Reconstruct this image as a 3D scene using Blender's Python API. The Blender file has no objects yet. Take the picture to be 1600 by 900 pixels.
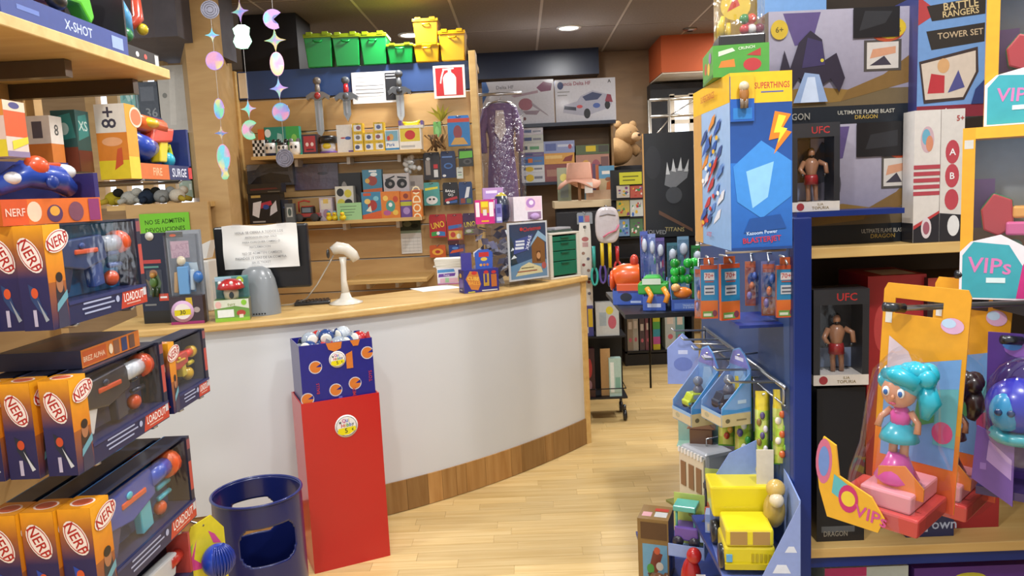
import bpy, math, random
from mathutils import Vector, Matrix

# ---------------------------------------------------------------- camera, world, light, exposure
S = bpy.context.scene
COL = S.collection
EYE = 1.6                      # eye height, metres
FPX = 1200.0                   # focal length in pixels of a 1600 px wide frame
PITCH, ROLL, YAW = math.radians(7.1), math.radians(2.7), math.radians(1.0)
CF = Vector((-math.sin(YAW)*math.cos(PITCH), math.cos(YAW)*math.cos(PITCH), -math.sin(PITCH)))
_r = Vector((math.cos(YAW), math.sin(YAW), 0)); _u = _r.cross(CF)
CR = math.cos(ROLL)*_r - math.sin(ROLL)*_u
CU = math.cos(ROLL)*_u + math.sin(ROLL)*_r
cd = bpy.data.cameras.new('camera'); cam = bpy.data.objects.new('camera', cd); COL.objects.link(cam)
cam.matrix_world = Matrix(((CR.x, CU.x, -CF.x, 0), (CR.y, CU.y, -CF.y, 0), (CR.z, CU.z, -CF.z, EYE), (0, 0, 0, 1)))
cd.sensor_width = 36; cd.lens = 36*FPX/1600; cd.clip_start = .02
S.camera = cam

W = bpy.data.worlds.new('shop_daylight'); S.world = W; W.use_nodes = True
W.node_tree.nodes['Background'].inputs[0].default_value = (.93, .97, 1, 1)
W.node_tree.nodes['Background'].inputs[1].default_value = .85
S.view_settings.view_transform = 'Standard'; S.view_settings.look = 'None'
S.view_settings.exposure = 0.13; S.view_settings.gamma = 1; S.view_settings.use_curve_mapping = False

CEIL = 3.0
LAMPS = [(0.48, 6.93, 46), (-0.90, 6.89, 24), (-.78, 5.5, 36), (.45, 3.6, 44), (-.45, 2.2, 46), (.75, .9, 44), (-.6, .4, 44), (1.9, 5.6, 40), (1.9, 3.4, 34), (-1.9, 2.2, 30), (2.2, 7.0, 30)]
for i, (x, y, e) in enumerate(LAMPS):
    l = bpy.data.lights.new('downlight_glow', 'AREA'); l.shape = 'DISK'; l.size = .17; l.energy = e*.62
    l.color = (1, .99, .975)
    o = bpy.data.objects.new('downlight_glow', l); COL.objects.link(o); o.location = (x, y, CEIL-.02)

# ---------------------------------------------------------------- measuring: where a sight line meets a plane of the shop
def fx(u, Y, z):
    a = (u-800)/FPX; cF = Y*CF.y+(z-EYE)*CF.z; cR = Y*CR.y+(z-EYE)*CR.z
    return (cR-a*cF)/(a*CF.x-CR.x)
def fy(u, X, z):
    a = (u-800)/FPX; cF = X*CF.x+(z-EYE)*CF.z; cR = X*CR.x+(z-EYE)*CR.z
    return (cR-a*cF)/(a*CF.y-CR.y)
def fz(v, X, Y):
    a = (450-v)/FPX; cF = X*CF.x+Y*CF.y; cU = X*CU.x+Y*CU.y
    return EYE+(cU-a*cF)/(a*CF.z-CU.z)
def pt(u, v, Y):
    d = (u-800)/FPX*CR+(450-v)/FPX*CU+CF
    return Vector((0, 0, EYE))+d*(Y/d.y)

# ---------------------------------------------------------------- colours and materials
def C(h):
    if not isinstance(h, str): return tuple(h)
    if len(h) == 3: h = ''.join(c*2 for c in h)
    o = []
    for i in (0, 2, 4):
        c = int(h[i:i+2], 16)/255
        o.append(c/12.92 if c <= .04045 else ((c+.055)/1.055)**2.4)
    return tuple(o)
MATS = {}
def newmat(n):
    m = bpy.data.materials.new(n); m.use_nodes = True; MATS[n] = m
    return m, m.node_tree.nodes, m.node_tree.links, m.node_tree.nodes['Principled BSDF']
def attrmat(n, rough, metal=0, coat=0, nscale=40, namt=.06, spec=.5, bump=0):
    m, N, L, B = newmat(n)
    a = N.new('ShaderNodeAttribute'); a.attribute_name = 'Col'
    no = N.new('ShaderNodeTexNoise'); no.inputs['Scale'].default_value = nscale
    tc = N.new('ShaderNodeTexCoord'); L.new(tc.outputs['Object'], no.inputs['Vector'])
    mr = N.new('ShaderNodeMapRange'); mr.inputs[3].default_value = 1-namt; mr.inputs[4].default_value = 1+namt
    L.new(no.outputs[0], mr.inputs[0])
    mx = N.new('ShaderNodeVectorMath'); mx.operation = 'SCALE'
    L.new(a.outputs['Color'], mx.inputs[0]); L.new(mr.outputs[0], mx.inputs['Scale'])
    L.new(mx.outputs[0], B.inputs['Base Color'])
    B.inputs['Roughness'].default_value = rough; B.inputs['Metallic'].default_value = metal
    B.inputs['Coat Weight'].default_value = coat; B.inputs['Coat Roughness'].default_value = .08
    B.inputs['Specular IOR Level'].default_value = spec
    if bump:
        bp = N.new('ShaderNodeBump'); bp.inputs['Strength'].default_value = bump; bp.inputs['Distance'].default_value = .004
        L.new(no.outputs[0], bp.inputs['Height']); L.new(bp.outputs[0], B.inputs['Normal'])
attrmat('card', .42, coat=.12, nscale=55, namt=.1)
attrmat('plastic', .28, coat=.25, namt=.02)
attrmat('matte', .8, namt=.05, spec=.25)
attrmat('paper', .7, namt=.03, nscale=15, spec=.3)
attrmat('foil', .25, metal=.65, namt=.25, nscale=60, bump=.6)
attrmat('metal', .3, metal=.9, namt=.05)
attrmat('plush', .95, namt=.18, nscale=140, bump=.8, spec=.1)
attrmat('crinkle', .25, coat=.5, namt=.1, nscale=22, bump=.9)
attrmat('holo', .18, metal=.5, coat=.6, namt=.12, nscale=90)
def woodmat(n, c1, c2, rough=.42, scale=(3, 40, 40), coat=.1, orand=.0, ring=3):
    m, N, L, B = newmat(n)
    tc = N.new('ShaderNodeTexCoord'); mp = N.new('ShaderNodeMapping'); mp.inputs['Scale'].default_value = scale
    L.new(tc.outputs['Object'], mp.inputs[0])
    oi = N.new('ShaderNodeObjectInfo')
    ad = N.new('ShaderNodeVectorMath'); ad.operation = 'ADD'
    sc = N.new('ShaderNodeMath'); sc.operation = 'MULTIPLY'; sc.inputs[1].default_value = 37
    L.new(oi.outputs['Random'], sc.inputs[0]); L.new(mp.outputs[0], ad.inputs[0]); L.new(sc.outputs[0], ad.inputs[1])
    no = N.new('ShaderNodeTexNoise'); no.inputs['Scale'].default_value = 1; no.inputs['Detail'].default_value = 5; no.inputs['Distortion'].default_value = .6
    L.new(ad.outputs[0], no.inputs['Vector'])
    cr = N.new('ShaderNodeValToRGB'); e = cr.color_ramp.elements
    e[0].position = .3; e[0].color = (*C(c1), 1); e[1].position = .72; e[1].color = (*C(c2), 1)
    L.new(no.outputs[0], cr.inputs[0])
    mr = N.new('ShaderNodeMapRange'); mr.inputs[3].default_value = 1-orand; mr.inputs[4].default_value = 1+orand
    L.new(oi.outputs['Random'], mr.inputs[0])
    mx = N.new('ShaderNodeVectorMath'); mx.operation = 'SCALE'
    L.new(cr.outputs[0], mx.inputs[0]); L.new(mr.outputs[0], mx.inputs['Scale'])
    L.new(mx.outputs[0], B.inputs['Base Color'])
    B.inputs['Roughness'].default_value = rough; B.inputs['Coat Weight'].default_value = coat; B.inputs['Coat Roughness'].default_value = .2
woodmat('floor_wood', 'cdab6c', 'e0c48c', .34, (2.2, 45, 10), .2, .1)
woodmat('shelf_wood', 'c9a05f', 'dab877', .45, (2.2, 22, 22))
woodmat('wall_wood', 'b8915a', 'c8a36c', .5, (3, 3, 14))
woodmat('back_wood', '7d6244', '8a6d4c', .55, (3, 3, 10))
woodmat('plinth_wood', '986c38', 'b08650', .45, (30, 30, 3), .15, .3)
woodmat('board_brown', '8f7048', 'a2825a', .6, (2, 20, 20))
woodmat('pale_wood', 'd8c29a', 'e4d2ae', .5, (2, 18, 18))
def clearmat(n, gl=.12, tint=(.97, .98, 1), rough=.06, bump=.25, bscale=14):
    m, N, L, B = newmat(n); N.remove(B)
    tr = N.new('ShaderNodeBsdfTransparent'); tr.inputs[0].default_value = (*tint, 1)
    g = N.new('ShaderNodeBsdfGlossy'); g.inputs['Roughness'].default_value = rough
    fr = N.new('ShaderNodeLayerWeight'); fr.inputs[0].default_value = .18
    no = N.new('ShaderNodeTexNoise'); no.inputs['Scale'].default_value = bscale
    tc = N.new('ShaderNodeTexCoord'); L.new(tc.outputs['Object'], no.inputs['Vector'])
    bp = N.new('ShaderNodeBump'); bp.inputs['Strength'].default_value = bump; bp.inputs['Distance'].default_value = .02
    L.new(no.outputs[0], bp.inputs['Height']); L.new(bp.outputs[0], g.inputs['Normal'])
    ad = N.new('ShaderNodeMath'); ad.operation = 'MULTIPLY_ADD'; ad.inputs[1].default_value = .35; ad.inputs[2].default_value = gl; ad.use_clamp = True
    L.new(fr.outputs['Facing'], ad.inputs[0])
    mx = N.new('ShaderNodeMixShader'); L.new(ad.outputs[0], mx.inputs[0]); L.new(tr.outputs[0], mx.inputs[1]); L.new(g.outputs[0], mx.inputs[2])
    L.new(mx.outputs[0], N['Material Output'].inputs[0])
clearmat('clear', .045, (.99, .99, 1), .06, .08)
clearmat('film', .1, (.97, .98, .99), .15, .9, 20)
clearmat('acrylic', .05, (.985, .99, .995), .04, .05)
def emimat(n, col, st):
    m, N, L, B = newmat(n); B.inputs['Base Color'].default_value = (*C(col), 1)
    B.inputs['Emission Color'].default_value = (*C(col), 1); B.inputs['Emission Strength'].default_value = st
emimat('lamp_light', 'fff6e8', 9)
emimat('window_light', 'e8f2ff', 1.3)
def flatmat(n, col, rough, nscale=6, amt=.05, coat=0, spec=.5):
    m, N, L, B = newmat(n)
    no = N.new('ShaderNodeTexNoise'); no.inputs['Scale'].default_value = nscale; no.inputs['Detail'].default_value = 4
    tc = N.new('ShaderNodeTexCoord'); L.new(tc.outputs['Object'], no.inputs['Vector'])
    cr = N.new('ShaderNodeValToRGB'); c = C(col); e = cr.color_ramp.elements
    e[0].color = (*[k*(1-amt) for k in c], 1); e[1].color = (*[min(1, k*(1+amt)) for k in c], 1); e[0].position = .3; e[1].position = .7
    L.new(no.outputs[0], cr.inputs[0]); L.new(cr.outputs[0], B.inputs['Base Color'])
    B.inputs['Roughness'].default_value = rough; B.inputs['Coat Weight'].default_value = coat; B.inputs['Specular IOR Level'].default_value = spec
flatmat('counter_white', 'd2d4d6', .38, 1.5, .02, .1)
flatmat('ceiling_tile', '7a6f66', .9, 60, .1)
flatmat('ceiling_grid', 'b8aea2', .7)
flatmat('navy_panel', '172038', .35, 3, .1)
flatmat('blue_panel', '17307c', .42, 3, .06)
flatmat('slate_blue', '2c4677', .45, 4, .08)
flatmat('orange_paint', 'a84a1c', .7, 4, .05)
flatmat('black_paint', '15151a', .5, 5, .2)
flatmat('dark_brown', '30241a', .7, 5, .2)
flatmat('grey_soffit', '55525a', .8, 8, .15)
flatmat('cream_paint', 'cfc4b2', .8)

# ---------------------------------------------------------------- mesh builder with printed colours
_txt = {}
def textmesh(s):
    if s not in _txt:
        cu = bpy.data.curves.new('t', 'FONT'); cu.body = s; cu.size = 1; cu.resolution_u = 2; cu.align_x = 'CENTER'; cu.offset = .012
        o = bpy.data.objects.new('t', cu); COL.objects.link(o)
        dg = bpy.context.evaluated_depsgraph_get(); me = o.evaluated_get(dg).to_mesh()
        vs = [(v.co.x, v.co.y) for v in me.vertices]; fs = [tuple(p.vertices) for p in me.polygons]
        o.evaluated_get(dg).to_mesh_clear(); bpy.data.objects.remove(o); bpy.data.curves.remove(cu)
        if vs:
            xs = [v[0] for v in vs]; ys = [v[1] for v in vs]
            mx, my = (min(xs)+max(xs))/2, (min(ys)+max(ys))/2; hh = max(.05, max(ys)-min(ys))
            vs = [((x-mx)/hh, (y-my)/hh) for x, y in vs]; w = (max(xs)-min(xs))/hh
        else: w = 0
        _txt[s] = (vs, fs, w)
    return _txt[s]
class MB:
    def __init__(s): s.v = []; s.f = []; s.c = []; s.sm = []; s.T = Matrix()
    def add(s, vs, fs, col, smooth=False):
        b = len(s.v); s.v += [s.T @ Vector(v) for v in vs]
        for i, f in enumerate(fs):
            s.f.append(tuple(b+k for k in f)); s.sm.append(smooth)
            s.c.append(col[i] if isinstance(col, list) else col)
        return s
    def box(s, x0, y0, z0, x1, y1, z1, col='fff', cols=None):
        vs = [(x0, y0, z0), (x1, y0, z0), (x1, y1, z0), (x0, y1, z0), (x0, y0, z1), (x1, y0, z1), (x1, y1, z1), (x0, y1, z1)]
        fs = [(0, 1, 5, 4), (1, 2, 6, 5), (2, 3, 7, 6), (3, 0, 4, 7), (4, 5, 6, 7), (3, 2, 1, 0)]     # front right back left top bottom
        return s.add(vs, fs, [C(c) for c in cols] if cols else C(col))
    def cbox(s, cx, cy, cz, sx, sy, sz, col): return s.box(cx-sx/2, cy-sy/2, cz-sz/2, cx+sx/2, cy+sy/2, cz+sz/2, col)
    def quad(s, a, b, c, d, col): return s.add([a, b, c, d], [(0, 1, 2, 3)], C(col))
    def prism(s, poly, z0, z1, col, top=None):
        n = len(poly); c = C(col)
        vs = [(x, y, z0) for x, y in poly]+[(x, y, z1) for x, y in poly]
        fs = [tuple(range(n-1, -1, -1)), tuple(range(n, 2*n))]+[(i, (i+1) % n, n+(i+1) % n, n+i) for i in range(n)]
        return s.add(vs, fs, [c, C(top) if top else c]+[c]*n)
    def xprism(s, poly, y0, y1, col, front=None):        # outline in x,z, thickness along y (front at y0)
        n = len(poly); c = C(col)
        vs = [(x, y0, z) for x, z in poly]+[(x, y1, z) for x, z in poly]
        fs = [tuple(range(n)), tuple(range(2*n-1, n-1, -1))]+[(i, n+i, n+(i+1) % n, (i+1) % n) for i in range(n)]
        return s.add(vs, fs, [C(front) if front else c]+[c]*(n+1))
    def yprism(s, poly, x0, x1, col):                    # outline in y,z, thickness along x
        n = len(poly); c = C(col)
        vs = [(x0, y, z) for y, z in poly]+[(x1, y, z) for y, z in poly]
        return s.add(vs, [tuple(range(n-1, -1, -1)), tuple(range(n, 2*n))]+[(i, (i+1) % n, n+(i+1) % n, n+i) for i in range(n)], c)
    def tube(s, pts, r, col, seg=8, closed=False):
        pts = [Vector(p) for p in pts]; n = len(pts); rs = r if isinstance(r, (list, tuple)) else [r]*n
        vs = []; up = None
        for i, p in enumerate(pts):
            if closed: t = pts[(i+1) % n]-pts[i-1]
            else: t = pts[min(i+1, n-1)]-pts[max(i-1, 0)]
            t.normalize()
            if up is None:
                up = Vector((0, 0, 1)) if abs(t.z) < .9 else Vector((1, 0, 0))
            a = t.cross(up).normalized(); b = a.cross(t).normalized(); up = b
            for k in range(seg):
                g = 2*math.pi*k/seg; vs.append(p+rs[i]*(math.cos(g)*a+math.sin(g)*b))
        fs = []
        for i in range(n if closed else n-1):
            for k in range(seg):
                j = (i+1) % n; fs.append((i*seg+k, i*seg+(k+1) % seg, j*seg+(k+1) % seg, j*seg+k))
        if not closed: fs += [tuple(range(seg))[::-1], tuple(range((n-1)*seg, n*seg))]
        return s.add(vs, fs, C(col), True)
    def lathe(s, prof, col, c=(0, 0, 0), seg=20, axis='z', caps=True):
        vs = []; fs = []; n = len(prof); cols = []
        for r, z in prof:
            for k in range(seg):
                g = 2*math.pi*k/seg; q = (r*math.cos(g), r*math.sin(g), z)
                if axis == 'y': q = (q[0], -q[2], q[1])
                if axis == 'x': q = (q[2], q[0], q[1])
                vs.append((c[0]+q[0], c[1]+q[1], c[2]+q[2]))
        cc = col if isinstance(col, list) else [col]*(n-1)
        for i in range(n-1):
            for k in range(seg):
                fs.append((i*seg+k, i*seg+(k+1) % seg, (i+1)*seg+(k+1) % seg, (i+1)*seg+k)); cols.append(C(cc[i]))
        if caps:
            fs += [tuple(range(seg))[::-1], tuple(range((n-1)*seg, n*seg))]; cols += [C(cc[0]), C(cc[-1])]
        return s.add(vs, fs, cols, True)
    def ell(s, c, r, col, seg=14, rings=9, rot=None):
        r = r if isinstance(r, (list, tuple)) else (r, r, r); vs = []; fs = []
        M = rot.to_3x3() if rot else Matrix.Identity(3)
        for i in range(rings+1):
            a = math.pi*i/rings; rr = max(1e-4, math.sin(a))
            for k in range(seg):
                g = 2*math.pi*k/seg
                vs.append(Vector(c)+M @ Vector((r[0]*rr*math.cos(g), r[1]*rr*math.sin(g), -r[2]*math.cos(a))))
        for i in range(rings):
            for k in range(seg): fs.append((i*seg+k, i*seg+(k+1) % seg, (i+1)*seg+(k+1) % seg, (i+1)*seg+k))
        return s.add(vs, fs, C(col), True)
    # flat print on a face: origin, width vector, height vector
    def art(s, O, ex, ey, shapes, eps=.00018, k0=1):
        O, ex, ey = Vector(O), Vector(ex), Vector(ey); n = ex.cross(ey).normalized(); w, h = ex.length, ey.length; k = k0
        for sh in shapes:
            t = sh[0]; off = n*(eps*k); k += 1
            q = lambda x, y: O+ex*x+ey*y+off
            if t == 'r':
                _, x0, y0, x1, y1, c = sh[:6]; c2 = C(sh[6]) if len(sh) > 6 else None; c = C(c)
                s.add([q(x0, y0), q(x1, y0), q(x1, y1), q(x0, y1)], [(0, 1, 2, 3)], [[c, c, c2, c2]] if c2 else c)
            elif t in 'ec':
                if t == 'e': _, cx, cy, rx, ry, c = sh
                else: _, cx, cy, r, c = sh; ry = r; rx = r*h/w
                m = 18; s.add([q(cx+rx*math.cos(2*math.pi*i/m), cy+ry*math.sin(2*math.pi*i/m)) for i in range(m)], [tuple(range(m))], C(c))
            elif t == 'p':
                s.add([q(*p) for p in sh[1]], [tuple(range(len(sh[1])))], C(sh[2]))
            elif t == 's':
                _, cx, cy, r1, r2, m, c = sh; a = h/w
                s.add([q(cx, cy)]+[q(cx+(r1 if i % 2 == 0 else r2)*a*math.cos(math.pi*i/m), cy+(r1 if i % 2 == 0 else r2)*math.sin(math.pi*i/m)) for i in range(2*m)],
                      [(0, i+1, (i+1) % (2*m)+1) for i in range(2*m)], C(c))
            elif t == 't':
                txt, cx, cy, hh, c = sh[1:6]; rot = math.radians(sh[6]) if len(sh) > 6 else 0; mw = sh[7] if len(sh) > 7 else None
                vs, fs, tw = textmesh(txt); H = hh*h; sx = 1
                if mw and tw*H > mw*w: sx = mw*w/(tw*H)
                ux, uy = ex/w, ey/h; b = O+ex*cx+ey*cy+off
                s.add([b+ux*(H*(x*sx*math.cos(rot)-y*math.sin(rot)))+uy*(H*(x*sx*math.sin(rot)+y*math.cos(rot))) for x, y in vs], fs, C(c))
        return s
    def obj(s, name, mat='card', parent=None, loc=None, rz=0, bevel=0, label=None, cat=None, group=None, kind=None):
        me = bpy.data.meshes.new(name); me.from_pydata([tuple(v) for v in s.v], [], s.f)
        at = me.color_attributes.new('Col', 'FLOAT_COLOR', 'CORNER'); buf = []
        for f, c in zip(s.f, s.c):
            if isinstance(c, list):
                for k in c: buf += [*k, 1]
            else: buf += [*c, 1]*len(f)
        at.data.foreach_set('color', buf); me.polygons.foreach_set('use_smooth', s.sm)
        me.materials.append(MATS[mat]); me.update()
        o = bpy.data.objects.new(name, me); COL.objects.link(o)
        if parent: o.parent = parent
        if loc is not None: o.location = loc
        if rz: o.rotation_euler = (0, 0, rz) if not isinstance(rz, tuple) else rz
        if bevel:
            b = o.modifiers.new('edge', 'BEVEL'); b.width = bevel; b.segments = 2; b.limit_method = 'ANGLE'; b.angle_limit = .6
        return tag(o, label, cat, group, kind)
def tag(o, label=None, cat=None, group=None, kind=None):
    if label: o['label'] = label
    if cat: o['category'] = cat
    if group: o['group'] = group
    if kind: o['kind'] = kind
    return o
def root(name, label, cat, loc=(0, 0, 0), rz=0, group=None):
    o = bpy.data.objects.new(name, None); COL.objects.link(o); o.location = loc; o.empty_display_size = .05
    o.rotation_euler = (0, 0, rz) if not isinstance(rz, tuple) else rz
    return tag(o, label, cat, group)
def dup(o, loc=None, rz=None, label=None, parent=None):
    c = o.copy(); COL.objects.link(c); c.parent = parent
    if loc is not None: c.location = loc
    if rz is not None: c.rotation_euler = (0, 0, rz)
    if label: c['label'] = label
    for ch in list(o.children): dup(ch, parent=c)
    return c
def rnd_art(seed, cols, n=7, text=None, tc='fff'):
    r = random.Random(seed); a = []
    for i in range(n):
        c = r.choice(cols); x, y = r.uniform(.12, .88), r.uniform(.12, .88); k = r.random()
        w, h = r.uniform(.06, .12), r.uniform(.05, .12)
        if k < .4: a.append(('e', x, y, w, h, c))
        elif k < .7: a.append(('r', x-w, y-h*.6, x+w, y+h*.6, c))
        else: a.append(('p', [(x-w, y-h), (x+w, y-h*.4), (x+w*.5, y+h), (x-w*.6, y+h*.5)], c))
    if text: a.append(('t', text, .5, .82, .14, tc, 0, .8))
    return a
def carton_mb(w, d, h, col, front=(), side=(), top=(), scol=None, tcol=None):
    m = MB(); s_ = scol or col; t_ = tcol or col
    m.box(-w/2, 0, 0, w/2, d, h, cols=[col, s_, col, s_, t_, col])
    m.art((-w/2, 0, 0), (w, 0, 0), (0, 0, h), front)
    if side:
        m.art((w/2, 0, 0), (0, d, 0), (0, 0, h), side); m.art((-w/2, d, 0), (0, -d, 0), (0, 0, h), side)
    if top: m.art((-w/2, 0, h), (w, 0, 0), (0, d, 0), top)
    return m
def span(u0, u1, vt, vb, Y, z=None):
    um = (u0+u1)/2
    if z is None:
        z = 1.5
        for _ in range(3): z = fz(vb, fx(um, Y, z), Y)
    x0, x1 = fx(u0, Y, z), fx(u1, Y, z); X = (x0+x1)/2; h = fz(vt, X, Y)-z
    return X, z, x1-x0, h
def carton(name, label, cat, u0, u1, vt, vb, Y, d, col, front=(), side=(), top=(), z=None, rz=0, group=None, mat='card', scol=None, tcol=None, parent=None):
    X, z, w, h = span(u0, u1, vt, vb, Y, z)
    m = carton_mb(w, d, h, col, front, side, top, scol, tcol)
    return m.obj(name, mat, parent, (X, Y, z), rz, 0, label, cat, group)
def pz(u, v, z):
    d = (u-800)/FPX*CR+(450-v)/FPX*CU+CF
    return Vector((0, 0, EYE))+d*((z-EYE)/d.z)
def proj(p):
    q = Vector(p)-Vector((0, 0, EYE)); w = q.dot(CF); return 800+FPX*q.dot(CR)/w, 450-FPX*q.dot(CU)/w
def reach(A, dr, u1):                      # how far from A along dr until the sight line u1
    lo, hi = 0., 3.; s = 1 if proj(A+dr*.2)[0] > proj(A)[0] else -1
    for _ in range(40):
        m = (lo+hi)/2
        if (proj(A+dr*m)[0]-u1)*s < 0: lo = m
        else: hi = m
    return lo
def rspan(u0, v0, u1, vt, z, rz):
    A = pz(u0, v0, z); dr = Vector((math.cos(rz), math.sin(rz), 0)); w = reach(A, dr, u1)
    return A+dr*(w/2), w, fz(vt, A.x, A.y)-z
def rcarton(name, label, cat, u0, v0, u1, vt, z, deg, d, col, front=(), side=(), top=(), group=None, mat='card', scol=None, tcol=None, parent=None):
    P_, w, h = rspan(u0, v0, u1, vt, z, math.radians(deg))
    return carton_mb(w, d, h, col, front, side, top, scol, tcol).obj(name, mat, parent, P_, math.radians(deg), 0, label, cat, group)
# ---------------------------------------------------------------- the shop: floor, ceiling, walls
def struct(m, name, mat, parent=None, loc=None, bevel=0): return m.obj(name, mat, parent, loc, bevel=bevel, kind=None if parent else 'structure')
fl = struct(MB().box(-4.2, -1.6, -.06, 5.2, 9.6, -.004), 'floor', 'floor_wood')
strip_m = {}
rnd = random.Random(5)
row = 0; y = 2.62
while y < 6.95:
    x = -1.45+rnd.uniform(-.4, 0)
    while x < 1.35:
        L = rnd.choice((.38, .5, .62, .74))
        if L not in strip_m:
            o = struct(MB().box(.0006, .0005, -.01, L-.0006, .0745, 0), 'plank', 'floor_wood', fl, (x, y, 0)); strip_m[L] = o.data
        else:
            o = bpy.data.objects.new('plank', strip_m[L]); COL.objects.link(o); o.parent = fl; o.location = (x, y, 0)
        x += L
    y += .075
ce = struct(MB().box(-4.2, 2.0, CEIL+.003, 5.2, 9.6, CEIL+.08), 'ceiling', 'ceiling_grid')
tile_me = None
for i in range(-5, 7):
    for j in range(4):
        x, y = i*.68+.22, 4.2+j*1.36
        if tile_me is None:
            o = struct(MB().box(.011, .011, 0, .669, 1.349, .0028), 'tile', 'ceiling_tile', ce, (x, y, CEIL)); tile_me = o.data
        else:
            o = bpy.data.objects.new('tile', tile_me); COL.objects.link(o); o.parent = ce; o.location = (x, y, CEIL)
for i, (x, y, e) in enumerate(LAMPS):
    if y < 5: continue
    r = root('downlight', 'round white recessed downlight in the brown tiled ceiling', 'light', (x, y, CEIL-.012), group='ceiling downlights')
    MB().lathe([(.085, .002), (.105, 0), (.11, .012), (.085, .012)], 'eee', seg=28, caps=False).obj('bezel', 'plastic', r)
    MB().lathe([(.001, .008), (.086, .008)], 'fff', seg=24, caps=False).obj('lens', 'lamp_light', r)
sp = root('spot_fitting', 'small round ceiling spot with dark louvre beside the orange bulkhead', 'light', (fx(1078, 7.25, 2.98), 7.25, CEIL-.012))
MB().lathe([(.03, -.01), (.06, 0), (.066, .012)], '8a8078', seg=20).obj('ring', 'metal', sp)
MB().lathe([(.001, -.012), (.03, -.012)], '222', seg=16, caps=False).obj('louvre', 'matte', sp)

# far back wall in brown wood panels, dark valance, orange bulkhead
YB = 8.2
wb = struct(MB().box(-4.2, YB+.02, 0, 5.2, YB+.2, CEIL), 'wall_back', 'board_brown')
xs = [-4.2, -2.9, -1.65, -.4, fx(935, YB, 2), fx(1018, YB, 2)]
for a, b in zip(xs, xs[1:]):
    for z0, z1 in ((0, 1.15), (1.155, 2.08), (2.085, CEIL)):
        struct(MB().box(a+.003, YB, z0, b-.003, YB+.02, z1-.004), 'wall_panel', 'back_wood', wb)
v0 = pt(840, 87, 7.6); v1 = pt(840, 118, 7.6)
struct(MB().box(fx(730, 7.95, 2.8), 7.95, fz(119, .3, 7.95), fx(936, 7.95, 2.8), YB, CEIL), 'trim_1', 'navy_panel')
bx0 = fx(1033, 7.5, 2.85); bzz = fz(114, 1.3, 7.5)
struct(MB().box(bx0, 7.5, bzz, 2.6, YB, CEIL), 'trim_2', 'orange_paint')
struct(MB().box(bx0+.01, 7.51, bzz-.012, 2.6, YB, bzz), 'trim_9', 'cream_paint')
# window at the back with dark surround and white panes
wn = struct(MB().box(fx(1018, 8.0, 2), 8.0, .4, 4.6, YB, 2.62), 'wall_dark', 'black_paint')
wx0, wx1 = fx(1052, 7.9, 2), fx(1180, 7.9, 2)
w1 = struct(MB().box(wx0, 7.95, .9, wx1, 7.99, fz(150, 1.6, 7.9)), 'window_1', 'window_light')
for a in (wx0, wx0+.19, (wx0+wx1)/2, wx1): struct(MB().box(a-.02, 7.9, .9, a+.02, 7.96, 2.5), 'window_frame', 'cream_paint', w1)
for zz in (1.0, fz(190, 1.6, 7.9), fz(152, 1.6, 7.9)): struct(MB().box(wx0-.02, 7.9, zz-.02, wx1, 7.955, zz+.02), 'window_frame', 'cream_paint', w1)
# steel lattice frame before the window
tr = root('display_truss', 'square steel lattice frame standing before the bright back window', 'frame', (fx(1050, 7.2, 1.5), 7.2, 0))
a0 = fx(1016, 7.2, 2)-tr.location.x; a1 = fx(1092, 7.2, 2)-tr.location.x; zt = fz(155, 1.4, 7.2); zm = fz(181, 1.4, 7.2)
for a in (a0, a0+.18, a1): MB().tube([(a, 0, 0), (a, 0, zt)], .016, 'c9c3b8').obj('upright', 'metal', tr)
for z in (zt, zm, 1.0): MB().tube([(a0, 0, z), (a1, 0, z)], .016, 'c9c3b8').obj('rail', 'metal', tr)
for z in (1.0, 1.2, 1.4, 1.6, 1.8, 2.0): MB().tube([(a0, 0, z), (a0+.18, 0, z+.2)], .007, 'b0aaa0', 6).obj('brace', 'metal', tr)
MB().tube([(a0+.18, 0, zm), (a1, 0, zt)], .007, 'b0aaa0', 6).obj('brace', 'metal', tr)

struct(MB().box(2.6, -1.6, 0, 2.8, YB, CEIL), 'wall_right', 'board_brown')  # added to close the open side where world light came in
# left: oblique wood pillar, shop-window wall behind the gondola, wood panelling behind the counter end
zt = 2.62
pil = [(fx(303, 4.6, 2), 4.6), (fx(349, 4.6, 2), 4.6), (fx(374, 5.66, 2), 5.66), (fx(374, 5.66, 2)-.4, 5.66)]
struct(MB().prism(pil, 0, CEIL-.02, 'fff'), 'wall_pillar', 'wall_wood')
struct(MB().box(pil[1][0]-.3, 5.9, 2.3, fx(478, 6.1, 2.7), 6.3, CEIL-.001), 'shade_block', 'black_paint')  # black block standing in for the wedge of shadow beside the pillar top
wl = struct(MB().box(-4.2, 5.2, 0, fx(312, 5.2, 1.5), 5.3, CEIL), 'wall_left', 'board_brown')
# shop window opening: lit pane with frames
w2 = struct(MB().box(fx(150, 5.15, 2), 5.17, 1.62, fx(318, 5.15, 2), 5.2, fz(108, -2.4, 5.15)), 'window_2', 'window_light')
for u in (152, 186, 228, 262, 316): 
    x = fx(u, 5.12, 2); struct(MB().box(x-.035, 5.1, 1.62, x+.035, 5.17, 2.55), 'window_frame', 'wall_wood', w2)
# dark ceiling bulkhead over the left window
struct(MB().box(-4.2, 4.4, 2.55, fx(303, 4.6, 2.6)-.01, 5.3, CEIL-.005), 'trim_4', 'grey_soffit')
struct(MB().box(fx(205, 4.5, 1.3), 4.5, .2, fx(332, 4.5, 1.3), 4.54, fz(318, -2.1, 4.5)), 'wall_panelling', 'wall_wood')
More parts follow.
